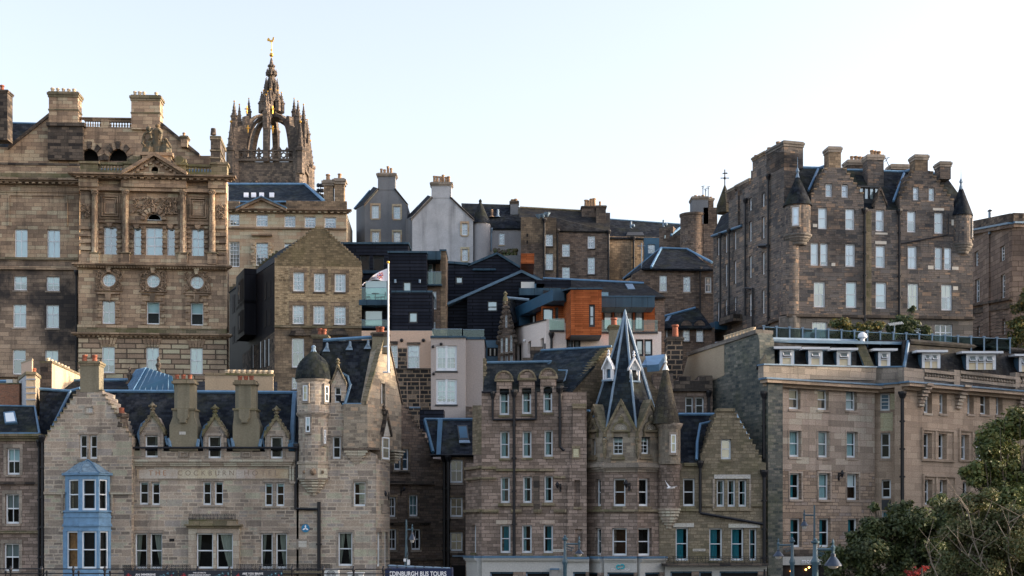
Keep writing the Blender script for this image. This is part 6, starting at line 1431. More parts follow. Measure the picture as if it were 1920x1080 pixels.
# right part with its crow stepped gable
F2 = Fac(1240, 95.2, 1440, 95.2)
b.wall(F2, [(1236, None), (1236, 868), (1314, 868), (1314, 862)]+steps(1314, 862, 1346, 776, 9)+[(1346, 772), (1376, 772)]+steps(1376, 776, 1428, 866, 9)+[(1436, 868), (1436, None)], 'hotel_gable_stone', 4,
       [ew(1263, 904, 1271.5, 937, 'blind_cyan', 'r', .6), ew(1281, 897, 1303, 949), (1352, 823, 1371, 861, V(hw, bl='blind_peach', gl='glass_sky')), ew(1344, 899, 1358.5, 950, 'blind_cyan', 'r', .3), ew(1364.5, 899, 1379, 950, 'blind_cyan', 'r', .3), ew(1385, 899, 1400, 950, 'blind_cyan', 'r', .3),
  ew(1267, 989, 1290.5, 1051, 'curtain_teal', 'l', .68), ew(1330, 990, 1354.5, 1051, 'curtain_teal', 'l', .66), ew(1371, 990, 1394.5, 1051, 'curtain_teal', 'l', .72), ew(1405, 991, 1419, 1051, 'curtain_teal', 'l', .6)])
for x0, x1, y0, y1, o_, mt in ((1339, 1407, 890, 897.5, .06, 'pale_ashlar'), (1262, 1301, 981, 988.5, .06, 'pale_ashlar'), (1366, 1425, 982, 989.5, .06, 'pale_ashlar'), (1260, 1274, 894, 902, .05, 'motel_ashlar'), (1316, 1336, 945, 950, .14, 'mossy_stone'), (1336, 1408, 953, 958, .16, 'mossy_stone'), (1408, 1436, 945, 950, .14, 'mossy_stone'), (1240, 1314, 954, 958.5, .16, 'mossy_stone'), (1336, 1340, 898, 953, .08, 'dressed_stone'), (1404, 1408, 898, 953, .08, 'dressed_stone'), (1282, 1315, 868, 874, .2, 'mossy_stone')):
 b.band(F2, x0, y0, x1, y1, o_, mt, 'lintel' if 'ash' in mt else 'string_course')
m = MB()
for x, y in steps(1314, 862, 1346, 776, 9)[::2]: a = F2.uv(x-.4, y); e = F2.uv(x+4, y); m.box(F2, a[0], a[1], e[0], a[1]+.1, -.6, .06, 'mossy_stone')
for x, y in steps(1376, 776, 1428, 866, 9)[::2]: a = F2.uv(x-6, y); e = F2.uv(x+.4, y); m.box(F2, a[0], a[1], e[0], a[1]+.1, -.6, .06, 'mossy_stone')
a, e = F2.uv(1344, 771.5), F2.uv(1378, 771.5); m.box(F2, a[0], a[1], e[0], a[1]+.2, -1.2, .1, 'mossy_stone'); b.part('crow_steps', m)
b.slab('roof', [P(1270, 869, 95.4), P(1330, 869, 95.4), P(1346, 777, 99), P(1272, 777, 99)], 'slate'); b.slab('roof', [P(1314, 866, 96), P(1346, 778, 96), P(1346, 776, 101), P(1314, 862, 101)], 'slate'); b.slab('roof', [P(1428, 866, 96), P(1376, 778, 96), P(1376, 776, 101), P(1428, 862, 101)], 'slate')
b.lead([P(1272, 776.5, 98.9), P(1344, 776.5, 98.9)], .11); b.lead([P(1345, 788, 97.5), P(1313, 795, 97.2), P(1307, 830, 96), P(1306, 862, 95.3)], .1); b.lead([F2.p(1377, 774, -.5), F2.p(1399, 815, -.5), F2.p(1404, 824, -.5)], .13)
b.pipe(F2, [(1313, 868), (1313, 962), (1433, 983)], .1, .18); b.pipe(F2, [(1433, 885), (1433, 1100)], .12, .2)
m = MB(); a, e = F2.uv(1299, 1029), F2.uv(1322.5, 1033.5); m.box(F2, a[0], e[1], e[0], a[1], 0, .05, 'patch_white'); o = m.build('street_sign'); o['_o'] = [0, 0, 0]; text_part('MARKET STREET', F2, 1310.7, 1032.6, .09, 'unit_dark', o, d=.056, width_m=.72); tag(o, 'small pale street name sign on the turreted hotel between teal curtained windows', 'sign')
m = MB(); a, e = F.uv(1037, 1030), F.uv(1057, 1035); m.box(F, a[0], e[1], e[0], a[1], 0, .05, 'patch_white'); o = m.build('street_sign'); o['_o'] = [0, 0, 0]; text_part('COCKBURN STREET', F, 1047, 1034, .09, 'unit_dark', o, d=.056, width_m=.62); tag(o, 'small pale street name sign on the turreted hotel beside the lamp post', 'sign')
ironwork(F2, 1246, 1437, 1043, 1056, .75, .5); b.band(F2, 1240, 1056, 1437, 1060, .95, 'black_stone', 'balcony_slab')
wall_lamp(F, 1051, 914, 'black bracket lamp on the left part of the turreted hotel', -1, 1.3); wall_lamp(faces[0], 1180, 912, 'black bracket lamp on the octagonal bay below the spire', -1, 1.6)
# shop fronts
def shop(Fs, x0, x1, ycap, yfas, ybot, openings, mat='shop_render'):
 m = MB(); a, e = Fs.uv(x0, ycap), Fs.uv(x1, ycap); z = lambda y: Fs.uv((x0+x1)/2, y)[1]
 m.box(Fs, a[0], z(ycap+3.2), e[0], z(ycap), -.05, .5, mat); m.box(Fs, a[0], z(ycap+6), e[0], z(ycap+3.3), -.05, .4, mat); m.box(Fs, a[0], z(ycap), e[0], z(ycap)+.14, -.05, .55, 'lead')
 m.box(Fs, a[0], z(yfas), e[0], z(ycap+6.1), -.05, .3, mat)
 xs = [x0]+[v for o_ in openings for v in o_]+[x1]
 for i in range(0, len(xs), 2):
  m.box(Fs, Fs.uv(xs[i], 0)[0], 0, Fs.uv(xs[i+1], 0)[0], z(yfas)-.002, -.05, .28, mat if i % 4 == 0 else 'hotel_stone')
 b.part('shop_front', m)
 for o0, o1 in openings:
  m = MB(); u0, u1 = Fs.uv(o0, 0)[0], Fs.uv(o1, 0)[0]; m.box(Fs, u0, .2, u1, z(yfas)-.003, -.03, .05, 'interior'); m.box(Fs, u0, z(yfas)-.12, u1, z(yfas)-.004, .05, .2, 'zinc_panel'); m.box(Fs, u0, .2, u0+.1, z(yfas)-.12, .05, .2, 'lead_pale'); b.part('shop_window', m)
shop(FL, 882, 903, 1046, 1071, 1100, []); shop(F, 903.5, 1060, 1046, 1072, 1100, [(919, 962), (986, 1030)])
for i in (-1, 0, 1):
 f = faces[i]; x0, x1 = pxof(f, 0), pxof(f, f.len); shop(f, x0, x1, 1047, 1073, 1100, [(x0+(x1-x0)*.2, x0+(x1-x0)*.8)] if i else [(x0+6, x1-6)])
shop(FB_, 1058, 1104, 1048, 1072, 1100, [(1074, 1098)]); shop(F2, 1246, 1436, 1061, 1071, 1100, [(1256, 1296), (1310, 1334), (1348, 1420)])
f = faces[0]; u_ = f.len/2; xm = pxof(f, u_)
t = thing('shop_sign', 'white lettered sign with teal looped logo on the cream octagonal shop front', 'sign', tuple(f.w(u_, f.uv(xm, 1071)[1], .32)))
m = MB(); z = f.uv(xm, 1062.5)[1]
for cx_, a0, a1 in ((-.13, 40, 330), (.13, -140, 150)):
 n = 14; pts = [f.w(u_+cx_+.12*math.cos(R(a0+(a1-a0)*k/n)), z+(.02 if cx_ > 0 else -.02)+.13*math.sin(R(a0+(a1-a0)*k/n)), .36) for k in range(n+1)]; m.tube(pts, .045, 'logo_teal', 6)
m.build('logo', t); text_part('STAYEDINBURGH', f, xm, 1070, .17, 'text_white', t, d=.33, width_m=1.2)
t = thing('hanging_sign', 'grey blade sign projecting from the shop front of the turreted hotel', 'sign', tuple(F.p(1040, 1078, .5)))
m = MB(); a, e = F.uv(1033, 1068), F.uv(1046, 1090); m.box(F, a[0], e[1], e[0], a[1], .55, .65, 'concrete'); m.box(F, a[0]-.08, a[1], e[0]+.08, a[1]+.1, .3, .7, 'lead'); m.build('board', t)
# ============================================================ 9  crenellated block and black chimney behind
b = Bld('crenellated_block', 'dark stone block with crenellated parapet behind the cone topped turret', 'building', 1300, 102)
F = Fac(1230, 102, 1345, 102)
b.wall(F, [(1225, None), (1225, 700), (1262, 700), (1262, 713), (1273, 713), (1273, 705), (1295, 705), (1295, 713), (1311, 713), (1311, 705), (1336, 705), (1336, None)], 'hotel_stone', 4, [(1285, 744, 1300, 777, V(hw, bl=None, nx=1)), (1304, 744, 1320, 777, V(hw, bl=None, nx=1))])
b.band(F, 1225, 730, 1336, 734, .3, 'black_stone'); b.pipe(F, [(1329, 736), (1329, 790)], .1, .15)
b.part('parapet_stain', (lambda m: (m.prism(F, [F.uv(*q) for q in ((1263, 729), (1263, 714), (1273, 714), (1273, 706), (1295, 706), (1295, 714), (1311, 714), (1311, 706), (1336, 706), (1336, 729))], -.02, .02, 'black_stone'), m)[1])(MB()))
b.slab('roof', [P(1203, 685, 101), P(1215, 683, 101), P(1244, 668, 104), P(1210, 672, 104)], 'lead_bright'); b.slab('roof', [P(1213, 685, 100.8), P(1235, 683, 100.8), P(1246, 664, 103), P(1210, 668, 103)], 'lead_bright', .5)
b.chimney(Fac(1240, 104, 1290, 104), 1252, 631, 1280, 712, 1.4, 'blackened_blocks', [(1266, 609)], cap='black_stone', pot='terracotta', pr=.22, cap_h=.35)
b.wall(Fac(1200, 103.5, 1262, 103.5), [(1200, None), (1200, 668), (1243, 668), (1243, 690), (1252, 690), (1252, None)], 'tan_harl', 3)
# ============================================================ 10  long ashlar hotel on the right
b = Bld('ashlar_hotel', 'long pale ashlar hotel with slate mansard roof, white dormers and roof terrace, at right', 'hotel', 1660, 101, 0)
HM = b
F3 = Fac(1440, 97, 1640, 101.3); F4 = wfac(P(1640, HY, 101.7), P(1692, HY, 101.2)); F5 = Fac(1691, 99.7, 1990, 111.6)
mw = S(1, 2, gl='glass_dark', rec=.3, fw=.1, mr=.07, sill='motel_ashlar')
def mwn(x0, y0, x1, y1, bl=None, bf=1., cur=None, cm='curtain_teal', st=mw, **k):
 d = V(st, **k)
 if bl: d['bl'] = bl; d['bf'] = bf; d['gl'] = 'glass_sky' if 'c' in bl[6:8] or 'pe' in bl else 'glass_dark'
 if cur: d.update(cur=cur, cm=cm, cf=.62, ct=0.)
 return (x0, y0, x1, y1, d)
b.wall(F3, [(1440, 880), (1440, 716), (1640, 728), (1640, 884)], 'motel_ashlar', 8, [mwn(1479.5, 729, 1501, 767, 'blind_cream'), mwn(1533, 730, 1554, 768.5, 'blind_cream'), mwn(1586, 731, 1607, 769.5, cur='r', cm='blind_pale', cf=.3), mwn(1480, 807, 1502, 856.5, cur='r', cm='blind_cyan', cf=.25), mwn(1534, 808, 1555, 857.5, 'blind_cyan', .42, cur='r', cm='blind_cyan'), mwn(1587, 809, 1608, 858, cur='r', cm='blind_cyan')])
b.wall(F3, [(1440, None), (1440, 880.2), (1640, 884.2), (1640, None)], 'motel_rubble', 8, [mwn(1481, 887, 1502.5, 936.5, cur='l'), mwn(1535, 887, 1556.5, 937, int='interior_warm', cur='r', cm='blind_cyan'), mwn(1588, 888, 1610, 937.5, 'blind_pale', .48, int='interior_warm'), mwn(1482, 972, 1503.5, 1026, cur='l'), mwn(1536, 972, 1557.5, 1026, cur='l'), mwn(1590, 972, 1610, 1026, cur='l'), (1466, 1063, 1505, 1092, S(1, 1, sill=None, fr='unit_dark'))])
b.band(F3, 1440, 716, 1456, 1100, .08, 'hotel_gable_stone', 'corner_pilaster', y0b=717)
for w_ in ((1480, 807, 1502, 856.5), (1534, 808, 1555, 857.5), (1587, 809, 1608, 858), (1481, 887, 1502.5, 936.5), (1535, 887, 1556.5, 937), (1588, 888, 1610, 937.5)):
 m = MB(); a, e = F3.uv(w_[0], w_[1]), F3.uv(w_[2], w_[3])
 for q in ((a[0]-.12, e[1], a[0]-.003, a[1]+.12), (e[0]+.003, e[1], e[0]+.12, a[1]+.12), (a[0]-.003, a[1]+.003, e[0]+.003, a[1]+.12)): m.box(F3, q[0], q[1], q[2], q[3], -.03, .04, 'motel_ashlar')
 b.part('surround', m)
b.wall(F4, [(1640, None), (1640, 727), (1692, 724), (1692, None)], 'motel_ashlar_warm', 6, [(1650.5, 737, 1668, 770, V(mw, ny=4, nx=1, bl='blind_blue')), (1651.5, 811, 1669, 859.5, V(mw, ny=2)), (1653, 899, 1670.5, 934.5, V(mw, ny=2, sill=None)), (1653.5, 958, 1671, 1000, V(mw, bl='curtain_teal', bf=1.))])
b.part('infill_panel', (lambda m: (m.box(F4, F4.uv(1653, 0)[0], F4.uv(1660, 956)[1], F4.uv(1670.5, 0)[0], F4.uv(1660, 937)[1], -.03, .03, 'unit_dark'), m)[1])(MB()))
b.part('stone_repair', (lambda m: (m.box(F4, F4.uv(1651, 0)[0], F4.uv(1660, 808)[1], F4.uv(1674, 0)[0], F4.uv(1660, 773)[1], -.03, .02, 'motel_patch'), m.box(F4, F4.uv(1669.5, 0)[0], F4.uv(1660, 768)[1], F4.uv(1682, 0)[0], F4.uv(1660, 738)[1], -.03, .021, 'motel_patch'), m)[2])(MB()))
nw = V(mw, rec=.4, nx=1); aw_ = V(mw, rec=.4, ny=2)
b.wall(F5, [(1691, 1100), (1691, 722), (1960, 744), (1960, 1100)], 'motel_ashlar_warm', .62,
       [mwn(1732.5, 736, 1747.5, 774.5, 'blind_cream', 1., b0=.5, st=aw_), mwn(1761.5, 738, 1775.5, 775.5, 'blind_cream', 1., b0=.5, st=aw_), mwn(1814, 739, 1826, 776, 'blind_cream', st=nw), mwn(1838, 740, 1855.5, 777, 'blind_cream', st=nw), mwn(1867.5, 741, 1880, 778, 'blind_cream', st=nw), mwn(1911, 744, 1922, 780, 'blind_peach', st=nw),
  mwn(1732, 812, 1748, 860, st=nw), mwn(1760, 813, 1775.5, 861, st=nw), mwn(1802.5, 815, 1817.5, 862, 'blind_peach', .5, st=nw), mwn(1829.5, 815, 1862, 863, 'blind_peach', st=V(nw, nx=2)), mwn(1733.5, 899, 1748.5, 946, st=nw), mwn(1762, 900, 1776, 947, st=nw), mwn(1734, 975, 1749, 1020, st=nw), mwn(1805, 903, 1820, 950, st=nw)])
m = MB()
for x0, x1, y0, y1, xm in ((1727, 1789, 801, 867, 1754), (1797, 1876, 803, 869, 1823.5), (1729, 1791, 888, 952, 1755)):
 a, e = F5.uv(x0, y0), F5.uv(x1, y1)
 for q in ((a[0], e[1], a[0]+.16, a[1]), (e[0]-.16, e[1], e[0], a[1]), (a[0]+.16, a[1]-.2, e[0]-.16, a[1]), (a[0]+.16, e[1], e[0]-.16, e[1]+.14)): m.box(F5, *q, -.03, .12, 'motel_ashlar_warm')
 u = F5.uv(xm, 0)[0]; m.box(F5, u-.1, e[1]+.15, u+.1, a[1]-.21, -.03, .1, 'motel_ashlar_warm')
b.part('window_surround', m)
for cx_, y0, y1 in ((1725, 720, 757), (1795.5, 723, 761), (1911, 727, 765)):
 m = MB()
 for k in range(7):
  t = k/6; a = F5.uv(cx_-6+t*.5, y0+(y1-y0)*t); e = F5.uv(cx_+6-t*.5, y0+(y1-y0)*(t+1/6.5)); m.box(F5, a[0]+.05*(k > 3), e[1], e[0]-.05*(k > 3), a[1], -.03, .75*(1-t)**1.4+.18, 'motel_ashlar')
 b.part('scroll_bracket', m)
b.pipe(F5, [(1692, 738), (1692, 1050)], .13, .16)
# cornice, parapet
def conv(Fs, x0, ya, x1, yb, out_, h, mat, nm, d0=-.05, up=0.):
 m = MB(); a, e = Fs.uv(x0, ya), Fs.uv(x1, yb); m.prism(Fs, [(a[0], a[1]-h), (e[0], e[1]-h), (e[0], e[1]), (a[0], a[1])], d0, out_, mat); return b.part(nm, m)
for Fs, x0, ya, x1, yb in ((F3, 1423, 709, 1641, 722), (F4, 1636, 722, 1693, 718), (F5, 1686, 715.5, 1960, 738)):
 conv(Fs, x0, ya, x1, yb, .85, .12, 'lead', 'cornice_lead'); conv(Fs, x0+3, ya+3.5, x1, yb+3.5, .75, .22, 'motel_ashlar_warm', 'cornice'); conv(Fs, x0+8, ya+9.6, x1, yb+9.6, .35, .22, 'motel_ashlar_warm', 'cornice')
for Fs, x0, ya, x1, yb, hpx in ((F3, 1430, 684, 1641, 689, 25), (F4, 1640, 689, 1692, 688.5, 30)):
 conv(Fs, x0, ya, x1, yb, .1, hpx/ppm(99), 'motel_ashlar' if 0 else 'dressed_stone', 'parapet', -.5); conv(Fs, x0-1, ya-2, x1, yb-2, .2, .1, 'lead', 'parapet_coping', -.6)
for x0, x1 in ((1692, 1729), (1786, 1797), (1901, 1909)):
 m = MB(); a, e = F5.uv(x0, 689+(x0-1692)*.045), F5.uv(x1, 716+(x1-1692)*.075); m.box(F5, a[0], e[1], e[0], a[1], -.35, .15, 'dressed_stone'); b.part('parapet_pier', m)
for x0, x1, n in ((1729, 1786, 11), (1797, 1901, 19), (1909, 1960, 9)):
 ya = 690.5+(x0-1692)*.045; yb = 714+(x1-1692)*.078; balusters(F5, x0, ya, x1, yb-4, n, 0., 'dressed_stone')
# mansard roof
def mans(xa, Ya, xb, Yb, ya0, yb0, ya1, yb1, back, mat='brown_slate'):
 lo0, lo1 = P(xa, ya0, Ya), P(xb, yb0, Yb); hi0, hi1 = P(xa, ya1, Ya+back), P(xb, yb1, Yb+back); b.slab('mansard_roof', [lo0, lo1, hi1, hi0], mat); return lo0, lo1, hi0, hi1
q = mans(1420, 97.3, 1606, 101.2, 690, 690, 636, 640, 1.7); mans(1606, 101.9, 1694, 102.3, 692, 694, 640, 641, 1.7); mans(1694, 101., 1975, 112., 694, 712, 638, 662, 1.8)
b.slab('roof', [P(1420, 636, 99), P(1700, 641, 103), P(1700, 641, 116), P(1340, 641, 116)], 'lead', .2); b.slab('roof', [P(1694, 638, 102.8), P(1975, 661, 113.8), P(1975, 661, 122), P(1700, 641, 116)], 'lead', .2)
b.lead([P(1425, 636, 98.8), P(1606, 640, 102.8)], .16, 'lead_pale'); b.lead([P(1606, 640, 102.7), P(1622, 686, 101.5)], .16, 'lead'); b.slab('hip_slab', [P(1604, 642, 102.4), P(1618, 636, 102.4), P(1640, 688, 101.2), P(1622, 688, 101.2)], 'mossy_stone', .3); b.lead([P(1703, 640, 102.9), P(1695, 690, 101.1)], .13, 'lead')
b.lead([P(1640, 641, 103.3), P(1700, 641, 103.5)], .14, 'brown_slate', 'ridge_stone'); b.lead([P(1704, 640, 102.8), P(1975, 662, 113.6)], .2, 'brown_slate', 'ridge_stone')
def dormer(x0, x1, yr, yb, Y, npane, lab=None):
 f = Fac(x0-10, Y, x1+10, Y); m = MB(); a, e = f.uv(x0, yr+5), f.uv(x1, yb); W_ = e[0]-a[0]; H_ = a[1]-e[1]
 post = .2; m.box(f, a[0], e[1], a[0]+post, a[1], -.2, 0, 'bright_white'); m.box(f, e[0]-post, e[1], e[0], a[1], -.2, 0, 'bright_white'); m.box(f, a[0]+post, a[1]-.12, e[0]-post, a[1], -.2, -.002, 'bright_white')
 for i in range(1, npane): u = a[0]+post+(W_-2*post)*i/npane; m.box(f, u-.07, e[1], u+.07, a[1]-.12, -.2, -.003, 'bright_white')
 m.slab([f.w(a[0]-.45, a[1]+.18, .35), f.w(e[0]+.45, a[1]+.18, .35), f.w(e[0]+.45, a[1]+.3, -1.8), f.w(a[0]-.45, a[1]+.3, -1.8)], .16, 'lead_pale', 'bright_white')
 for uu in (a[0], e[0]): m.slab([f.w(uu, e[1], -.1), f.w(uu, a[1], -.1), f.w(uu, a[1], -1.9), f.w(uu, e[1], -.3)], .06, 'lead', 'lead')
 m.face([f.w(a[0], e[1], -.5), f.w(e[0], e[1], -.5), f.w(e[0], a[1], -.5), f.w(a[0], a[1], -.5)], 'interior')
 o = b.part('dormer', m)
 for i in range(npane):
  u0 = a[0]+post+(W_-2*post)*i/npane+(.07 if i else 0); u1 = a[0]+post+(W_-2*post)*(i+1)/npane-(.07 if i < npane-1 else 0); zm = e[1]+H_*.48
  g = MB(); g.box(f, u0, zm-.04, u1, zm+.05, -.15, -.02, 'bright_white'); g.slab([f.w(u0+.03, a[1]-.13, -.1), f.w(u1-.03, a[1]-.13, -.1), f.w(u1-.03, zm+.1, .14), f.w(u0+.03, zm+.1, .14)], .02, 'blind_grey')
  for (p0, p1) in ((f.w(u0+.04, a[1]-.13, -.09), f.w(u0+.04, zm+.1, .16)), (f.w(u1-.04, a[1]-.13, -.09), f.w(u1-.04, zm+.1, .16)), (f.w(u0+.04, zm+.1, .16), f.w(u1-.04, zm+.1, .16)), (f.w(u0+.04, a[1]-.15, -.09), f.w(u1-.04, a[1]-.15, -.09))): g.tube([p0, p1], .035, 'bright_white', 4)
  g.face([f.w(u0, e[1], -.12), f.w(u1, e[1], -.12), f.w(u1, zm, -.12), f.w(u0, zm, -.12)], 'blind_cream'); b.part('window', g, parent=o)
for x0, x1, yr, yb, Y, n in ((1462, 1488.5, 650.5, 683, 97.9, 1), (1516, 1542, 651.5, 684, 98.9, 1), (1569, 1595, 653, 685, 99.9, 1), (1647, 1669, 654, 688, 101.6, 1), (1729, 1763, 657, 690, 101.6, 2), (1812, 1867, 659, 693, 104.8, 3), (1911, 1960, 664, 697, 108.6, 2)): dormer(x0, x1, yr, yb, Y, n)
# left side wall with its parapet and pots
FS = wfac(P(1281, HY, 106.5), P(1426, HY, 97.2))
b.wall(FS, [(1262, None), (1281, 720), (1292, 666), (1356, 642), (1420, 624), (1424, 640), (1426, 710), (1440, 712), (1440, None)], 'side_rubble', 1.2)
m = MB(); m.prism(FS, [FS.uv(*q_) for q_ in ((1276, 720), (1291, 668), (1358, 645), (1358, 704), (1336, 714), (1336, 704), (1311, 704), (1295, 720))], -.04, .03, 'tan_harl'); b.part('harled_patch', m)
a, e = FS.uv(1290, 664), FS.uv(1420, 621); m = MB(); m.prism(FS, [(a[0], a[1]-.15), (e[0], e[1]-.15), (e[0], e[1]+.12), (a[0], a[1]+.12)], -1.3, .12, 'tenement_base'); b.part('parapet_coping', m)
cp = MB(); k0 = FS.uv(1358, 641); k1 = FS.uv(1414, 624); cp.prism(FS, [(k0[0], k0[1]-.1), (k1[0], k1[1]-.1), (k1[0], k1[1]+.25), (k0[0], k0[1]+.22)], -1.1, -.2, 'mossy_stone'); o = b.part('chimney', cp)
for k in range(9):
 t = k/8; x = 1362+50*t; y = 638-15*t; p_ = FS.p(x, y, -.6); m = MB(); m.lathe((p_.x, p_.y), [(.18, p_.z-.2), (.16, p_.z+.22), (.2, p_.z+.27), (.2, p_.z+.34), (.1, p_.z+.34)], 8, 'pale_pot'); b.part('chimney_pot', m, True, o)
b.slab('skew_slab', [P(1418, 637, 98.2), P(1428, 640, 98.), P(1440, 684, 97.), P(1426, 690, 97.)], 'mossy_stone', .4); b.pipe(FS, [(1432, 738), (1432, 860)], .1, .15)
# ground floor shop of the long hotel
m = MB(); a, e = F3.uv(1443, 1044), F3.uv(1545, 1058.5); m.box(F3, a[0], e[1], e[0], a[1], -.03, .25, 'shop_render'); b.part('fascia', m)
t = thing('hotel_sign', 'white lowercase lettering on the pale fascia of the ashlar hotel', 'sign', tuple(F3.p(1506, 1058, .3))); text_part('motel one', F3, 1522, 1055.8, .34, 'text_white', t, d=.32, width_m=2.3, bold=True); text_part('motel one', F3, 1522.4, 1056.2, .34, 'navy', t, name='lettering_shadow', d=.27, width_m=2.34, bold=True)
m = MB(); a, e = F3.uv(1467, 1058.8), F3.uv(1560, 1100); m.box(F3, a[0], e[1], e[0], a[1], -.03, .03, 'interior'); b.part('doorway', m); b.band(F3, 1443, 1030, 1640, 1043, .2, 'black_stone', 'string_course')
for x, y in ((1483, 1071), (1511, 1068), (1517, 1064)):
 m = MB(); m.ball(F3.p(x, y, .12), .07, 'lamp_glow'); o = recentre(m.build('wall_light'), F3.p(x, y, .1)); tag(o, {1483: 'lower left of the small glowing amber lights in the motel doorway', 1511: 'middle one of the small glowing amber lights in the motel doorway', 1517: 'highest of the small glowing amber lights in the motel doorway'}[x], 'light', 'amber doorway lights')
wall_lamp(F3, 1573, 893, 'black bracket lamp on the ashlar hotel below its third row of windows', 1, 1.5)
# roof terrace: glass screen, dome, units
t = thing('glass_railing', 'long glass screen with pale grey posts round the roof terrace of the ashlar hotel', 'railing', tuple(P(1650, 640, 104)))
pts = [(1432, 612, 638, 99.2)]+[(1432+24.3*k, 612+k*1.2*(1 if k < 22 else 1), 638+k*1.05, 99.2+k*.49) for k in range(1, 20)]
for i, (x, yt, yb, Y) in enumerate(pts):
 c = P(x, yb, Y); h = P(x, yt, Y).z; m = MB(); m.wbox((c.x, c.y, c.z-.2), .1, .08, h-c.z+.2, 'lead_pale'); m.wbox((c.x, c.y, h), .2, .12, .08, 'lead_pale'); m.build('post', t)
 if i:
  p0, p1 = P(pts[i-1][0], pts[i-1][2], pts[i-1][3]+.05), P(x, yb, Y+.05); h0, h1 = P(pts[i-1][0], pts[i-1][1]+1, pts[i-1][3]+.05), P(x, yt+1, Y+.05); g = MB(); g.slab([p0, p1, h1, h0], .02, 'screen_glass'); g.tube([h0, h1], .025, 'lead', 4); g.build('glass_panel', t)
def dome_thing(px, py, Y, r, label):
 c = P(px, py, Y); m = MB(); m.lathe((c.x, c.y), [(r*.5, c.z-.5), (r*.5, c.z-.1), (r, c.z), (r*.97, c.z+r*.45), (r*.75, c.z+r*.85), (r*.4, c.z+r*1.08), (.02, c.z+r*1.15)], 16, 'bright_white'); o = m.build('satellite_dome', None, True); tag(recentre(o, (c.x, c.y, c.z-.5)), label, 'dome'); return o
dome_thing(1617, 633, 102.4, .34, 'white satellite dome on the roof ridge of the ashlar hotel')
def unit(px0, py0, px1, py1, Y, dpt, label, cat='air conditioner', mat='unit_white', legs=True):
 f = Fac(px0-5, Y, px1+5, Y); a, e = f.uv(px0, py0), f.uv(px1, py1); t = thing('rooftop_unit' if cat != 'cabinet' else 'utility_box', label, cat, tuple(f.w((a[0]+e[0])/2, e[1])))
 m = MB(); m.box(f, a[0], e[1]+.15, e[0], a[1], -dpt, 0, mat); m.box(f, a[0]-.04, a[1], e[0]+.04, a[1]+.06, -dpt-.04, .04, mat); m.build('casing', t)
 m = MB(); c = ((a[0]+e[0])/2, (a[1]+e[1]+.15)/2); r = min(e[0]-a[0], a[1]-e[1])*.36
 for rr_ in (.4, .7, 1.):
  for k in range(12): A, B = k*.5236, (k+1)*.5236; m.prism(f, [(c[0]+r*q_*math.cos(t_), c[1]+r*q_*math.sin(t_)) for t_, q_ in ((A, rr_), (B, rr_), (B, rr_-.1), (A, rr_-.1))], .0, .025, 'unit_dark', back=False)
 m.build('fan_grille', t)
 m = MB()
 for u in (a[0]+.1, e[0]-.1): m.box(f, u-.05, e[1]-.2, u+.05, e[1]+.15, -dpt+.1, -.1, 'unit_dark')
 m.build('feet', t)
unit(1511.5, 624, 1537, 638, 103.5, .9, 'white roof plant unit behind the glass screen of the ashlar hotel')
t = thing('aerial', 'pale flat panel television aerial on a mast beside the terrace trees', 'aerial', tuple(P(1677, 640, 106)))
m = MB(); m.tube([P(1677, 642, 106), P(1677, 610, 106)], .04, 'lead_pale', 6); m.build('mast', t)
m = MB(); A, B = P(1668, 609, 106), P(1692, 606, 106); m.tube([A, B], .05, 'patch_white', 6)
for k in range(9): c = A.lerp(B, k/8); m.tube([c+Vector((0, -.3, -.1)), c+Vector((0, .3, .15))], .035, 'patch_white', 5)
m.build('elements', t)
# unseen block added outside the frame to keep low sun off the street
Fe = wfac((56, 66), (56, 150)); m = MB(); m.box(Fe, 0, -1, Fe.len, 21.4, -.5, 11, 'motel_ashlar_warm'); m.box(Fe, 0, 21.4, Fe.len, 21.9, -.7, 11.3, 'dressed_stone'); m.slab([(56, 66, 21.9), (56, 150, 21.9), (61.5, 150, 24.4), (61.5, 66, 24.4)], .2, 'slate'); m.slab([(67, 66, 21.9), (67, 150, 21.9), (61.5, 150, 24.4), (61.5, 66, 24.4)], .2, 'slate'); b.part('sun_blocker', m)
# ============================================================ 11  crow stepped gable house with black side
b = Bld('gabled_house', 'tan rubble house with tall crow stepped gable and black clad left side', 'building', 597, 127)
F = Fac(515, 125, 681, 125.6); FS = wfac(P(430, HY, 150), P(515, HY, 125))
gw = S(3, 4, bl='blind_pale', gl='glass_sky', rec=.14, fw=.1, bw=.035, mr=.05, sill='black_stone', sur='gable_rubble' if 0 else 'oldtown_tan', sw=.3, sp=.03)
rows = []
for (x0, y0, x1, y1) in ((549.5, 510, 570, 546), (588.5, 512, 609, 547), (627.5, 513, 648, 547.5), (548.5, 572, 569.5, 607.5), (587.5, 573, 608.5, 608), (626.5, 574, 648, 609)): rows.append((x0, y0, x1, y1, gw))
b.wall(F, [(515, 612), (515, 492)]+steps(515, 490, 589, 430, 14)+[(591, 424), (606, 424), (608, 430)]+steps(608, 432, 677, 496, 14)+[(678, 498), (678, 614)], 'gable_rubble', 4, rows)
b.wall(F, [(515, None), (515, 612.2), (678, 614.2), (678, None)], 'oldtown_tan', 4, [(547, 634, 570, 689, V(gw, ny=2, nx=2)), (626, 636, 648, 690, V(gw, ny=2, nx=2)), (547, 707, 557, 730, V(gw, nx=1))])
b.wall(F, [(516, 498), (516, 493)]+[(x, y+1) for x, y in steps(515, 490, 589, 430, 14)[1:]]+[(592, 425), (606, 425)]+[(x, y+1) for x, y in steps(608, 432, 677, 496, 14)[:-1]]+[(676, 500)], 'gable_top_rubble', .3, d1=.012)
b.band(F, 515, 611, 678, 615, .18, 'mossy_stone')
m = MB()
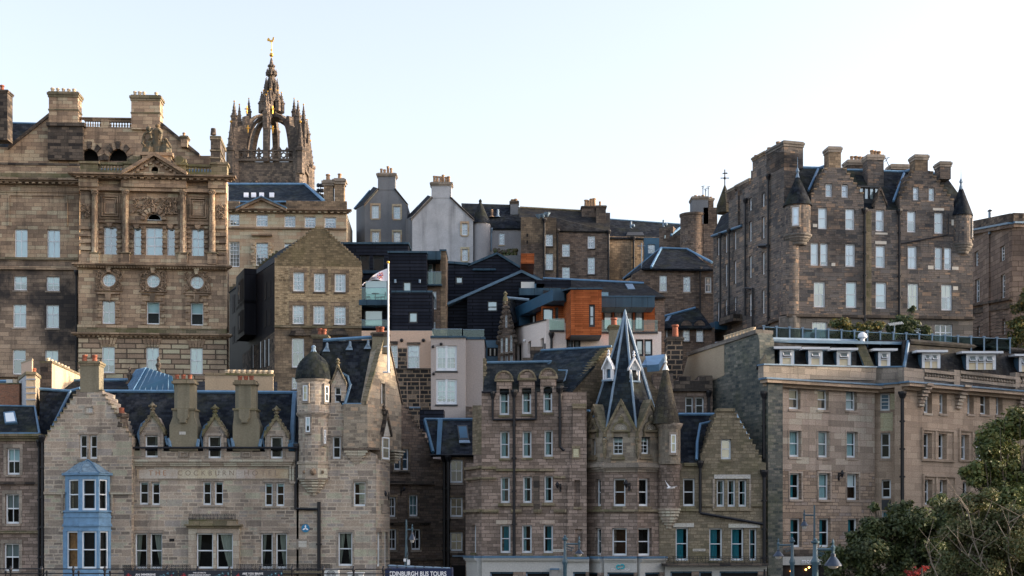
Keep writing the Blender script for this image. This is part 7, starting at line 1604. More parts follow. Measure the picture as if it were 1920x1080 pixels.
for cx in (558.5, 597, 636):
 pts = [F.uv(cx-15, 627), F.uv(cx-11, 618), F.uv(cx-5, 616), F.uv(cx+5, 616), F.uv(cx+11, 618), F.uv(cx+15, 627)]; m.prism(F, pts, -.04, .22, 'black_stone'); a, e = F.uv(cx-17, 627), F.uv(cx+17, 630); m.box(F, a[0], e[1], e[0], a[1], -.04, .35, 'black_stone')
b.part('window_hood', m)
m = MB()
for st_, dx in ((steps(515, 490, 589, 430, 14), 5.3), (steps(608, 432, 677, 496, 14), -4.9)):
 for x, y in st_[::2]: xa, xb = sorted((x, x+dx)); a, e = F.uv(xa-.3, y), F.uv(xb+.3, y); m.box(F, a[0], a[1]+.002, e[0], a[1]+.12, -.7, .07, 'mossy_stone')
b.part('crow_steps', m)
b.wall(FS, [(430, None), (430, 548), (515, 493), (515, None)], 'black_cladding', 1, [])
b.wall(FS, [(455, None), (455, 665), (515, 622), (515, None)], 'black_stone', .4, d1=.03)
nb = S(1, 2, fr='grey_frame', gl='glass_blue', rec=.1, sill=None, bl='blind_blue')
for (x0, y0, x1, y1) in ((436, 556, 440, 585), (442, 552, 446, 582), (449, 549, 453, 577), (496, 532, 500, 560), (504, 529, 508, 557), (511, 524, 514, 552), (436, 615, 440, 642), (442, 612, 446, 640), (496, 585, 500, 612), (504, 582, 508, 609)):
 u0, z1 = FS.uv(x0, (y0)); u1, z0_ = FS.uv(x1, y1); m = MB(); m.box(FS, u0, z0_, u1, z1, -.02, .03, 'interior'); b.part('window', m)
for y0, y1 in ((533, 562), (590, 620)):
 m = MB(); a, e = FS.uv(464, y0-12), FS.uv(480, y1+8); m.box(FS, a[0], e[1], e[0], a[1], -.05, 1.1, 'black_cladding'); k = MB(); c = FS.off(1.1); a, e = FS.uv(468, y0), FS.uv(478, y1); k.box(c, a[0], e[1], e[0], a[1], -.02, .03, 'interior'); k.box(c, a[0]+.7, e[1]+.3, a[0]+.95, a[1]-.3, .03, .04, 'blind_pale'); o = b.part('oriel', m); b.part('window', k, parent=o)
for x0, x1, y0, y1 in ((487, 490, 643, 690), (495, 498, 640, 688), (502.5, 505.5, 638, 686), (472, 476, 650, 690)):
 m = MB(); a, e = FS.uv(x0, y0), FS.uv(x1, y1); f_ = FS.off(.03); m.box(f_, a[0]-.3, e[1], e[0]+.1, a[1], -.02, .02, 'interior'); m.box(f_, e[0]-.1, e[1], e[0]+.1, a[1], .02, .05, 'blind_pale'); b.part('window', m)
b.slab('roof', [F.p(514, 492, -.4), F.p(597, 428, -.4), P(524, 470, 151), P(428, 548, 150)], 'blue_slate'); b.slab('roof', [F.p(597, 428, -.4), P(524, 470, 151), P(600, 520, 151), F.p(680, 497, -.4)], 'slate')
m = MB(); A, B = P(430, 545, 150), P(522, 473, 151)
for k in range(15):
 t0, t1 = k/15, (k+1)/15; p0 = A.lerp(B, t0); p1 = A.lerp(B, t1); f_ = wfac(p0, p1); m.box(f_, 0, min(p0.z, p1.z)-1., f_.len, max(p0.z, p1.z)+.1, -.3, .3, 'mossy_stone')
b.part('crow_steps', m)
# ============================================================ 12  dark clad flats
b = Bld('dark_flats', 'modern flats in dark boarding with glass balconies, beside the crow stepped gable house', 'building', 745, 126)
FA = Fac(640, 131, 770, 131)
b.wall(FA, [(640, None), (640, 458), (765, 458), (765, None)], 'dark_cladding', 6, [(674, 478, 693, 507, S(1, 1, fr='grey_frame', gl='glass_dark', sill=None, int='interior_warm', rec=.3)), (699, 479, 720, 508, S(1, 1, fr='grey_frame', gl='glass_dark', sill=None, int='interior_warm', rec=.3))])
b.band(FA, 638, 454.5, 767, 458, .15, 'zinc_panel', 'parapet_coping', d0=-6); b.band(FA, 678, 509, 730, 514, .5, 'zinc_panel', 'ledge'); b.band(FA, 678, 514, 730, 560, .3, 'dark_cladding', 'apron')
FU = Fac(728, 125.5, 802, 125.5); FL_ = Fac(735, 124, 811, 124)
sq = S(1, 1, fr='grey_frame', gl='glass_sky', bl='blind_cyan', rec=.12, sill=None, fw=.1)
b.wall(FU, [(728, None), (728, 474), (800, 476), (800, None)], 'dark_cladding', 6, [(755.5, 528, 771, 548, sq)]); b.band(FU, 727, 471, 801, 474.5, .12, 'zinc_panel', 'parapet_coping', d0=-6)
b.wall(FL_, [(735, None), (735, 548), (810, 548), (810, None)], 'dark_cladding', 4, [(766.5, 585, 783, 606, sq)]); b.band(FL_, 734, 545, 811, 548.5, .1, 'zinc_panel', 'parapet_coping', d0=-4); b.band(FL_, 735, 619, 811, 622, .1, 'zinc_panel', 'ledge')
FB2 = Fac(678, 127, 735, 127)
big = S(1, 1, fr='grey_frame', gl='glass_sky', bl='blind_cyan', rec=.3, sill=None, fw=.12)
b.wall(FB2, [(677, None), (677, 520), (735, 520), (735, None)], 'dark_cladding', 4, [(681.5, 523, 727, 566, big), (681, 580, 718, 614, big)])
m = MB(); a, e = FB2.uv(676.5, 567), FB2.uv(735, 577); m.box(FB2, a[0], e[1], e[0], a[1], -.2, 1.5, 'zinc_panel'); a, e = FB2.uv(676.5, 616), FB2.uv(735, 619); m.box(FB2, a[0], e[1], e[0], a[1], -.2, 1.4, 'zinc_panel'); b.part('balcony_slab', m)
for x0, x1, y0, y1 in ((677.5, 728, 545, 566.5), (677.5, 733.5, 604.5, 616)):
 g = MB(); a, e = FB2.uv(x0, y0), FB2.uv(x1, y1); g.box(FB2, a[0], e[1], e[0], a[1], 1.38, 1.4, 'balustrade_glass'); g.box(FB2, a[0], a[1], e[0], a[1]+.04, 1.36, 1.42, 'lead_pale'); b.part('balcony_glass', g)
FR_ = Fac(798, 127, 840, 127)
b.wall(FR_, [(799, None), (799, 536), (826, 536), (826, None)], 'oldtown_rubble', 4, [(812, 546, 818.5, 580, V(sq, fr='white_paint')), (812, 603, 817, 617, V(sq, fr='white_paint'))]); b.wall(FR_, [(825.5, None), (825.5, 470), (836, 470), (836, None)], 'oldtown_tan', 4); b.band(FR_, 824, 468, 837, 471, .15, 'zinc_panel', 'parapet_coping', d0=-4)
m = MB(); a, e = FR_.uv(800, 473), FR_.uv(827, 489); m.box(FR_, a[0], e[1], e[0], a[1], -3, .6, 'zinc_panel'); b.part('canopy', m)
b.wall(FR_.off(-1.5), [(799, 537), (799, 488), (827, 488), (827, 537)], 'peach_render', .8, [(801.5, 494, 811.5, 535, V(sq, fr='white_paint', deep=.6)), (812, 494, 817, 535, V(sq, bl=None, deep=.6))])
g = MB(); a, e = FR_.uv(800, 512), FR_.uv(828, 535); g.box(FR_, a[0], e[1], e[0], a[1], .48, .5, 'balustrade_glass'); g.box(FR_, a[0], a[1], e[0], a[1]+.04, .46, .52, 'lead_pale'); b.part('balcony_glass', g); b.band(FR_, 799, 534.5, 829, 537, .55, 'zinc_panel', 'balcony_slab', d0=-2.5)
m = MB()
for x in (741, 787):
 p_ = FU.p(x, 527, .12); m.lathe((p_.x, p_.y), [(.1, p_.z-.15), (.1, p_.z+.15)], 8, 'lead_pale')
b.part('wall_light', m)
# cafe furniture on the balcony
def bistro(px, py, Y, what, label, grp=None):
 c = P(px, py, Y); t = thing('balcony_table' if what == 't' else 'balcony_chair', label, 'table' if what == 't' else 'chair', tuple(c), grp)
 if what == 't':
  m = MB(); m.lathe((c.x, c.y), [(.35, c.z+.72), (.35, c.z+.75)], 14, 'blind_grey'); m.build('tabletop', t); m = MB(); m.tube([c, c+Vector((0, 0, .72))], .04, 'blind_grey', 6); m.lathe((c.x, c.y), [(.25, c.z), (.05, c.z+.05)], 10, 'blind_grey'); m.build('pedestal', t)
 else:
  s = -1 if what == 'l' else 1; m = MB(); m.wbox((c.x, c.y, c.z+.42), .4, .4, .04, 'blind_grey'); m.build('seat', t); m = MB(); m.wbox((c.x+s*.2, c.y, c.z+.46), .04, .4, .42, 'blind_grey'); m.build('backrest', t)
  for dx in (-.17, .17):
   for dy in (-.17, .17): m = MB(); m.tube([c+Vector((dx, dy, 0)), c+Vector((dx, dy, .42))], .02, 'blind_grey', 5); m.build('leg', t)
bistro(704, 566, 126.3, 't', 'small round table on the upper glass balcony of the dark flats'); bistro(690, 566, 126.3, 'l', 'left one of the two chairs at the balcony table of the dark flats', 'chairs on the balcony'); bistro(718, 566, 126.3, 'r', 'right one of the two chairs at the balcony table of the dark flats', 'chairs on the balcony')
b = Bld('rendered_house', 'peach rendered house with blackened stone blocks below the dark flats', 'house', 745, 122.5)
F = Fac(678, 122.5, 812, 122.5)
pw = S(3, 4, bl='blind_pale', gl='glass_sky', rec=.12, fw=.09, bw=.035, sill='black_stone')
b.wall(F, [(678, None), (678, 620), (810, 620), (810, None)], 'peach_render', 4, [(730, 647, 745.5, 691, V(pw, nx=2)), (764, 647, 786.5, 691, pw), (764, 716, 786.5, 762, V(pw, sill='lead_pale', bl='blind_cyan'))])
m = MB(); q = [F.uv(*p_) for p_ in ((735, 692.5), (811, 692.5), (811, 800), (735, 800))]; h = [F.uv(*p_) for p_ in ((763, 765), (787.5, 765), (787.5, 715), (763, 715))]; m.prism(F, q, -.03, .025, 'blackened_blocks', [h]); a, e = F.uv(746, 652), F.uv(763, 692); m.box(F, a[0], e[1], e[0], a[1], -.03, .03, 'blackened_blocks'); b.part('stone_blocks', m)
b.band(F, 735, 690.5, 811, 693, .12, 'black_stone', 'ledge')
m = MB()
for x, y in ((753, 638), (794, 638)): p_ = F.p(x, y, .08); m.ball(p_, .16, 'black_iron')
a, e = F.uv(763, 642), F.uv(788, 646); m.box(F, a[0], e[1], e[0], a[1], -.03, .08, 'black_stone'); a, e = F.uv(729, 640), F.uv(746, 646); m.box(F, a[0], e[1], e[0], a[1], -.03, .08, 'black_stone'); b.part('lintel', m)
b = Bld('taupe_flats', 'taupe rendered flats with white French windows and a glass roof balustrade', 'building', 855, 121)
F = Fac(806, 120, 876, 120); Fb = Fac(872, 121.5, 909, 121.5)
fw_ = S(4, 4, bl='blind_pale', gl='glass_sky', rec=.12, fw=.1, bw=.03, mr=.05, sill='unit_dark')
def french(F_, x0, x1, y0, y1): xm = (x0+x1)/2; return [(x0, y0, xm-2, y1, V(fw_, nx=2)), (xm+2, y0, x1, y1, V(fw_, nx=2))]
b.wall(F, [(808, None), (808, 633), (873, 633), (873, None)], 'taupe_render', 8, [(817.5, 648, 856.5, 695, V(fw_, fw=.16)), (817.5, 711, 856.5, 758, V(fw_, fw=.16, bl='blind_cyan'))])
b.wall(Fb, [(872, None), (872, 636), (908, 636), (908, None)], 'taupe_render', 7)
m = MB(); a, e = F.uv(835, 648), F.uv(839, 758); m.box(F, a[0], F.uv(0, 695)[1], e[0], a[1], -.1, -.02, 'white_paint'); m.box(F, a[0], e[1], e[0], F.uv(0, 711)[1], -.1, -.02, 'white_paint'); b.part('window_mullion', m)
b.band(F, 807, 630, 874, 633.5, .15, 'zinc_panel', 'coping', d0=-7); b.band(Fb, 872, 632, 910, 636.5, .1, 'zinc_panel', 'coping', d0=-6)
for F_, x0, x1, y0, y1 in ((F, 810, 866, 617, 630), (Fb, 868, 908, 618, 632)):
 g = MB(); a, e = F_.uv(x0, y0), F_.uv(x1, y1); g.box(F_, a[0], e[1], e[0], a[1], -.12, -.1, 'balustrade_glass'); g.box(F_, a[0], a[1], e[0], a[1]+.05, -.14, -.08, 'lead_pale'); b.part('glass_balustrade', g)
m = MB()
for x, y in ((827, 645), (812, 650), (813, 701)): p_ = F.p(x, y, .06); m.ball(p_, .13, 'black_iron')
b.part('wall_vent', m)
m = MB(); f_ = Fac(785, 116, 835, 116); a, e = f_.uv(787, 768), f_.uv(832, 785); m.box(f_, a[0], e[1]-1, e[0], a[1], -2, 0, 'dark_cladding'); o = m.build('plant_enclosure'); tag(recentre(o, f_.w((a[0]+e[0])/2, e[1]-1)), 'black flat roof plant enclosure above the leaded slate roof in the gap', 'enclosure')
b = Bld('stone_stub', 'low dark rubble wall between the taupe flats and the slate roof in the gap', 'wall', 890, 119); Fq = Fac(868, 118.5, 915, 118.5); b.wall(Fq, [(873, None), (873, 762), (915, 764), (915, None)], 'oldtown_rubble', 1.0)
# ============================================================ 13  dark gabled blocks right of it
b = Bld('dark_gables', 'dark boarded modern block with two shallow gables, left of the cedar box flats', 'building', 920, 132)
F = Fac(830, 134, 1020, 134); Fn = Fac(830, 130, 1020, 130)
b.wall(F, [(836, None), (836, 493), (880, 497), (932, 476), (1017, 527), (1017, None)], 'dark_cladding', 12, [(854, 518, 868, 533, V(sq, fw=.12))])
for pa, pb in (((836, 491.5), (882, 495.5)), ((878, 497.5), (932, 475)), ((932, 475), (1018, 527))):
 m = MB(); a, e = F.uv(*pa), F.uv(*pb); m.prism(F, [(a[0], a[1]-.12), (e[0], e[1]-.12), (e[0], e[1]+.1), (a[0], a[1]+.1)], -12, .2, 'zinc_panel'); b.part('verge', m)
b.wall(Fn, [(876, None), (876, 554), (978, 509), (1017, 528), (1017, None)], 'dark_cladding', 4, [(914, 564, 932.5, 584, S(1, 2, fr='unit_dark', gl='glass_sky', bl='blind_white', rec=.12, sill=None, mid=.4))])
b.wall(Fn, [(836, None), (836, 573), (876, 555), (876, None)], 'dark_cladding', 1.0, d1=-1.2)
for pa, pb in (((836, 571), (978, 508.5)), ((978, 508.5), (1018, 528))):
 m = MB(); a, e = Fn.uv(*pa), Fn.uv(*pb); m.prism(Fn, [(a[0], a[1]-.15), (e[0], e[1]-.15), (e[0], e[1]+.1), (a[0], a[1]+.1)], -4, .25, 'lead'); b.part('verge', m)
b.slab('roof_strip', [F.p(886, 505, .3), F.p(930, 505, .3), F.p(928, 500, -.6), F.p(890, 500, -.6)], 'zinc_panel', .1)
m = MB(); a, e = Fn.uv(837, 655), Fn.uv(910, 618);
f_ = Fac(890, 133, 1010, 133); m = MB(); a, e = f_.uv(976, 497), f_.uv(1000, 515); m.box(f_, a[0], e[1], e[0], a[1], -3, 5.5, 'cedar'); b.part('cedar_rooflight', m)
m = MB(); a, e = Fn.uv(977, 530), Fn.uv(1002, 545); m.box(Fn, a[0], e[1], e[0], a[1], .02, .4, 'unit_white'); m.box(Fn, e[0], e[1], e[0]+.9, a[1]-.2, .02, .6, 'zinc_blue'); b.part('roof_terrace_unit', m)
m = MB(); a, e = Fn.uv(973, 545), Fn.uv(1050, 558); m.box(Fn, a[0], e[1], e[0], a[1], -1, 1.4, 'zinc_panel'); b.part('terrace_parapet', m)
m = MB(); a, e = Fn.uv(1005, 527), Fn.uv(1070, 545); m.box(Fn, a[0], e[1], e[0], a[1], -2, .6, 'dark_cladding'); b.part('roof_box', m)
f_ = Fac(905, 127, 940, 127); m = MB(); a, e = f_.uv(911, 638), f_.uv(936, 700); m.box(f_, a[0], e[1], e[0], a[1], -2, 0, 'zinc_blue'); a, e = f_.uv(914, 652), f_.uv(933, 668); m.box(f_, a[0], e[1], e[0], a[1], 0, .03, 'interior'); m.box(f_, a[0]+.2, e[1]+.05, a[0]+.32, a[1]-.1, .03, .06, 'patch_white'); m.box(f_, e[0]-.32, e[1]+.05, e[0]-.2, a[1]-.1, .03, .06, 'patch_white'); b.part('lower_link', m)
b = Bld('stone_dormer_house', 'narrow dark stone house with steep finialled gable between dark boarding and cedar flats', 'house', 950, 127)
F = Fac(926, 126, 970, 126)
b.wall(F, [(928, None), (934, 640), (937, 615), (946, 560), (949, 560), (963, 608), (966, 640), (966, None)], 'oldtown_rubble', 4, [(947.5, 590, 951, 614, S(1, 2, gl='glass_blue', fw=.06, sill=None)), (939, 633, 943, 661, S(1, 2, gl='glass_sky', bl='blind_pale', fw=.06)), (947.5, 632, 952, 660, S(1, 2, gl='glass_sky', bl='blind_cyan', fw=.06)), (956.5, 628, 960.5, 658, S(1, 2, gl='glass_sky', bl='blind_pale', fw=.06)), (939, 667, 943, 680, S(1, 1, bl='blind_pale', fw=.06)), (948, 666, 952, 680, S(1, 1, bl='blind_pale', fw=.06)), (956.5, 665, 961, 680, S(1, 1, bl='blind_pale', fw=.06))])
m = MB()
for pa, pb in (((934, 642), (946.5, 558)), ((966, 640), (948.5, 558))):
 for k in range(9):
  t = k/9; x = pa[0]+(pb[0]-pa[0])*t; y = pa[1]+(pb[1]-pa[1])*t; m.ball(F.p(x, y, 0), .24*(1-t*.4), 'black_stone', n=5)
p_ = F.p(947.5, 558, -.1); m.lathe((p_.x, p_.y), [(.25, p_.z-.6), (.2, p_.z), (.1, p_.z+.2), (.2, p_.z+.35), (.02, p_.z+.6)], 8, 'mossy_stone'); b.part('gable_coping', m)
b.slab('roof', [F.p(948, 556, -.3), F.p(967, 605, -.3), P(985, 605, 134), P(985, 558, 134)], 'slate'); b.lead([P(951, 558, 126.9), P(992, 562, 127)], .12, 'lead_pale')
# ============================================================ 14  cedar box flats
b = Bld('cedar_flats', 'modern cream flats with cedar clad box, zinc fascias and glass balconies in the centre', 'building', 1100, 121)
FLs = wfac(P(964, HY, 129), P(1024, HY, 120)); F = Fac(1024, 120, 1242, 120)
dkw = S(1, 1, fr='unit_dark', gl='glass_dark', rec=.2, sill=None)
b.wall(FLs, [(964, None), (966, 613), (1024, 598), (1024, None)], 'cream_render', 2, [(970, 645, 977.5, 690, dkw), (989.5, 640, 995.5, 664, dkw), (1013.5, 634, 1019.5, 657, dkw)])
wh = S(1, 1, fr='unit_dark', gl='glass_sky', bl='blind_white', rec=.2, sill=None, fw=.14)
b.wall(F, [(1024, None), (1024, 598), (1128, 620), (1240, 622), (1240, None)], 'cream_render', 10, [(1062, 636, 1075, 658, wh), (1075.6, 636, 1088.5, 658, wh), (1192, 636, 1207, 668, wh), (1208, 636, 1223.5, 668, wh)])
b.pipe(F, [(1034, 627), (1034, 690)], .1, .14)
m = MB(); p_ = FLs.p(983, 639, .1); m.ball(p_, .14, 'bright_white'); p_ = FLs.p(1021, 644, .1); b.part('wall_light', m); b.pipe(FLs, [(1021.5, 644), (1021.5, 675)], .06, .1, hop=False)
# recessed upper storey
FU = Fac(1040, 123, 1245, 123)
b.wall(FU, [(1040, 622), (1040, 572), (1228, 572), (1228, 622)], 'cedar', 5, [(1131, 577, 1149, 620, wh), (1150.5, 577, 1169, 620, wh), (1170.5, 577, 1188, 620, wh), (1189.5, 577, 1207.5, 620, wh)])
Fz = Fac(1128, 120.2, 1230, 120.2); m = MB(); a, e = Fz.uv(1126, 556.5), Fz.uv(1227.5, 576); m.box(Fz, a[0], e[1], e[0], a[1], -4, 0, 'zinc_panel'); m.box(Fz, a[0], a[1], e[0]+.05, a[1]+.08, -4, .06, 'zinc_blue'); b.part('fascia', m)
# cedar box
Fc = Fac(1070, 117.2, 1129, 117.2); a, e = Fc.uv(1070.5, 543), Fc.uv(1128, 628)
b.wall(Fc, [(1070.5, 628), (1070.5, 543), (1128, 543), (1128, 628)], 'cedar', 4, [(1104.5, 571, 1115.5, 613, S(1, 2, fr='unit_dark', gl='glass_sky', bl='blind_white', rec=.12, fw=.13, mid=.44, sill=None))], name='cedar_box')
Fcs = wfac(P(1057, HY, 121), P(1070.5, HY, 117.25)); m = MB(); k0, k1 = Fcs.uv(1057, 548), Fcs.uv(1070.5, 628); z0_, z1_ = Fc.uv(1071, 628)[1], Fc.uv(1071, 543)[1]; m.box(Fcs, 0, z0_+.003, Fcs.len, z1_-.003, -1.5, 0, 'cedar'); b.part('cedar_box', m)
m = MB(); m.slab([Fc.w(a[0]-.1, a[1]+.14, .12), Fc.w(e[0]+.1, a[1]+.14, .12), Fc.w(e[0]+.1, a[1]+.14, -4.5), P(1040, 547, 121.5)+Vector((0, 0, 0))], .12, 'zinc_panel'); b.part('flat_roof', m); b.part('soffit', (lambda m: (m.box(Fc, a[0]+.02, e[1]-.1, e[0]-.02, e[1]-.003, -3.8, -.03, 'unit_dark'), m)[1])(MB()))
# left zinc fascia and cedar wall under it
FLz = wfac(P(966, HY, 128.8), P(1037, HY, 119.3)); k0, k1 = FLz.uv(968, 569), FLz.uv(1037, 552); z_ = (P(0, 568, 128.8).z, P(0, 551, 119.3).z); zt = sum(z_)/2
m = MB(); m.box(FLz, 0, zt-.95, FLz.len, zt, -5, 0, 'zinc_blue'); b.part('fascia', m)
Fz2 = Fac(1037, 119.3, 1060, 119.3); m = MB(); a2, e2 = Fz2.uv(1037, 552), Fz2.uv(1058, 570); m.box(Fz2, a2[0], zt-.947, e2[0], zt-.003, -3, .01, 'zinc_panel'); b.part('fascia', m)
m = MB(); m.box(FLz, 0, P(0, 612, 128).z, 1.1, zt-.955, -4, -.02, 'zinc_blue'); b.part('corner_panel', m)
FLc = FLz.off(-.9); m = MB(); m.box(FLc, 3.2, P(0, 607, 124).z, FLz.len*.72, zt-.96, -.3, 0, 'cedar'); m.box(FLc, 1.2, P(0, 610, 126).z, 3.19, zt-.96, -.35, -.08, 'interior'); m.box(FLc, 2.2, P(0, 610, 126).z, 2.5, zt-1.1, -.08, -.04, 'blind_pale'); b.part('cedar_wall', m)
Fi = Fac(1010, 121.6, 1062, 121.6); b.wall(Fi, [(1015, 622), (1015, 574), (1062, 574), (1062, 622)], 'cedar', .8, [(1018, 578, 1037, 618, S(1, 1, fr='unit_dark', gl='glass_sky', bl='blind_cyan', rec=.1, sill=None)), (1041, 576, 1047, 618, S(1, 1, fr='unit_dark', rec=.1, sill=None))])
for Fg, x0, x1, y0, y1 in ((F, 1128, 1233, 600, 622), (F, 1030, 1058, 597, 619)):
 g = MB(); a3, e3 = Fg.uv(x0, y0), Fg.uv(x1, y1); g.box(Fg, a3[0], e3[1], e3[0], a3[1], .08, .1, 'balustrade_glass'); g.box(Fg, a3[0], e3[1]-.15, e3[0], e3[1], -.05, .16, 'unit_dark'); b.part('glass_balustrade', g)
b.slab('coping', [FLs.p(965, 613, .1), FLs.p(1024, 598, .1), FLs.p(1024, 598, -.5), FLs.p(965, 613, -.5)], 'unit_dark', .1)
b = Bld('slate_roof_house', 'long low house with dark slate roof and one skylight above the cedar box flats', 'house', 1130, 130)
F = Fac(1018, 127, 1250, 127); b.wall(F, [(1020, None), (1020, 562), (1246, 556), (1246, None)], 'oldtown_rubble', 8)
b.slab('roof', [F.p(1018, 560, .3), F.p(1248, 557, .3), P(1207, 531, 131.5), P(1020, 521, 131.5)], 'brown_slate'); b.lead([P(1018, 522, 131.4), P(1207, 531, 131.4)], .13)
b.slab('skylight', [P(1178, 541.5, 129.3), P(1191, 541.5, 129.3), P(1186, 532, 130.8), P(1172, 532, 130.8)], 'lead_pale', .1)
# ============================================================ 15  grey harled houses and the dark range behind
b = Bld('grey_harled_house', 'grey harled house with twin pots chimney gable, right of the classical block', 'house', 720, 172)
F = Fac(684, 171, 762, 171); FSd = wfac(P(660, HY, 178), P(684, HY, 171))
hw2 = S(3, 4, bl='blind_pale', gl='glass_sky', rec=.14, fw=.1, bw=.04, sur='tan_ashlar', sw=.2, sp=.05, sill='tan_ashlar')
b.wall(F, [(684, None), (684, 381), (708, 354), (741, 354), (763, 381), (763, None)], 'grey_harl', 8, [(697, 385, 710.5, 409.5, hw2), (738, 386.5, 750.5, 410.5, V(hw2, bl='blind_cyan')), (697.5, 434, 711, 470, hw2), (738, 435, 750.5, 470, V(hw2, bl='blind_peach'))])
b.wall(FSd, [(668, None), (668, 392), (684, 383), (684, None)], 'grey_harl', 2)
b.slab('roof', [F.p(683, 383, .1), F.p(709, 353, .1), P(700, 350, 180), P(664, 392, 178)], 'slate'); b.slab('roof', [F.p(741, 353, .1), F.p(765, 382, .1), P(766, 384, 180), P(735, 352, 180)], 'slate'); b.lead([P(664, 392, 177.8), P(694, 357, 177.8)], .14, 'lead')
m = MB()
for pa, pb in (((683, 383), (709, 353)), ((741, 353), (765, 383))):
 a, e = F.uv(*pa), F.uv(*pb); m.prism(F, [(a[0], a[1]-.3), (e[0], e[1]-.3), (e[0], e[1]+.05), (a[0], a[1]+.05)], -.3, .08, 'tan_ashlar')
b.part('skew', m)
b.chimney(F, 708.5, 324, 741, 356, 1.6, 'grey_harl', [(715, 316.5), (721, 318), (727.5, 312), (733.5, 315.5)], cap='dressed_stone', pr=.17, d=.05, cap_h=.45, capx=.2)
b = Bld('pale_harled_house', 'pale stained harled gable house with six chimney pots, centre back', 'house', 830, 168)
F = Fac(773, 167, 889, 167); FSd = wfac(P(756, HY, 172), P(773, HY, 167))
b.wall(F, [(773, None), (773, 407), (809, 369), (845.5, 369), (887, 409), (887, None)], 'pale_harl', 9, [(866, 419, 876.5, 441, hw2), (866.5, 467, 877, 489, hw2)])
b.wall(FSd, [(760, None), (760, 412), (773, 405), (773, None)], 'grey_harl', 2)
b.slab('roof', [F.p(771, 410, .1), F.p(810, 369, .1), P(802, 366, 178), P(757, 412, 173)], 'slate'); b.slab('roof', [F.p(845, 369, .1), F.p(889, 411, .1), P(886, 410, 178), P(842, 369, 178)], 'slate')
m = MB()
for pa, pb in (((771, 409), (810, 367.5)), ((844, 367.5), (889, 411))):
 a, e = F.uv(*pa), F.uv(*pb); m.prism(F, [(a[0], a[1]-.3), (e[0], e[1]-.3), (e[0], e[1]+.05), (a[0], a[1]+.05)], -.3, .08, 'dressed_stone')
b.part('skew', m); b.slab('skylight', [P(781, 387, 170.5), P(788, 381, 170.5), P(789, 382, 170.6), P(783, 388, 170.6)], 'lead_pale', .1)
b.chimney(F, 809, 341, 846, 371, 1.6, 'pale_harl', [(814.5, 330), (820, 330.5), (826, 331), (831, 328), (836.5, 332), (841.5, 331)], cap='dressed_stone', pr=.17, d=.05, cap_h=.45, capx=.2)
b = Bld('stair_tower_house', 'grey rendered house with round cone roofed stair tower, right of the pale gable', 'house', 930, 168)
sc_ = P(903, HY, 168); zt_ = lambda y: P(0, y, 167).z; rs = 16.5/ppm(167)
m = MB(); m.lathe((sc_.x, sc_.y), [(rs, terr(168)-1), (rs, zt_(416))], 24, 'stair_harl'); b.part('stair_tower', m, True); m = MB(); m.lathe((sc_.x-.15, sc_.y), [(rs*1.2, zt_(417)), (rs*1.12, zt_(413)), (.15, zt_(376)), (.2, zt_(373)), (.02, zt_(369))], 24, 'slate'); b.part('tower_roof', m, True)
F = Fac(916, 168.5, 984, 168.5); b.wall(F, [(916, None), (916, 427), (980, 427), (980, None)], 'stair_harl', 6, [(935.5, 436.5, 946, 459, V(hw2, sur=None))])
b.slab('roof', [P(875, 428, 168.2), P(980, 428, 168.2), P(968, 384, 173), P(865, 381, 173)], 'slate'); b.slab('roof', [P(972, 426, 169), P(1000, 428, 169), P(985, 392, 173), P(962, 384, 173)], 'slate')
for x in (922.5, 933.5):
 m = MB(); c = P(x, 404, 170.3); m.lathe((c.x, c.y), [(.4, c.z-.2), (.15, c.z), (.14, c.z+.7), (.02, c.z+.75)], 8, 'buff_pot' if x < 930 else 'lead_pale'); b.part('roof_vent', m)
b.chimney(Fac(940, 171, 980, 171), 957, 376, 971.5, 412, 1.6, 'grey_harl', [(938, 380)] and [(961, 374), (967, 373)], cap='black_stone', pr=.2, cap_h=.4); b.pipe(F, [(921, 430), (921, 470)], .1, .14, mat='lead_pale')
m = MB()
for k in range(150): c = P(928+rng.random()*40, 472+rng.random()*12-4*rng.random(), 166.2+rng.random()*.8); m.ball(c, .1+rng.random()*.2, 'leaf_dull' if k % 3 else 'bark', n=4)
o = m.build('wall_creeper'); tag(recentre(o, P(950, 482, 166.5)), 'brown creeper on top of the wall under the stair tower house window', 'creeper')
Fw = Fac(925, 165.5, 985, 165.5); b2 = Bld('garden_wall', 'low grey garden wall below the stair tower house, under the creeper', 'wall', 955, 165.5); b2.wall(Fw, [(925, None), (925, 480), (985, 478), (985, None)], 'grey_harl', .8)
b = Bld('dark_tenement', 'dark stained tenement range with small paned windows, centre of the back row', 'tenement', 1060, 165)
F = Fac(976, 164, 1046, 164); Fm = Fac(1040, 165, 1146, 165); Fr = Fac(1140, 167, 1280, 169)
ow = S(3, 4, bl='blind_cyan', gl='glass_sky', rec=.15, fw=.1, bw=.05, sill='black_stone')
b.wall(F, [(977, None), (977, 407), (1043, 408), (1043, None)], 'oldtown_tan', 6, [(1023, 439, 1036.5, 461.5, ow), (1023, 475, 1037, 506, ow)], name='wall')
b.wall(F, [(977, None), (977, 460), (1022.4, 455), (1022.4, 512), (1043, 512), (1043, None)], 'oldtown_rubble', .3, d1=.02)
m = MB()
for y in (441, 454): a, e = F.uv(987, y-3), F.uv(990.5, y+3); m.box(F, a[0], e[1], e[0], a[1], -.02, .012, 'interior')
b.part('slit_window', m)
b.wall(Fm, [(1043.2, None), (1043.2, 430), (1143, 432), (1143, None)], 'oldtown_rubble', 6, [(1054, 457, 1068.5, 481, ow), (1102, 442, 1115.5, 466, V(ow, bl='blind_peach', bf=.5)), (1102, 482, 1115.5, 514, ow), (1054, 500, 1068.5, 530, ow)])
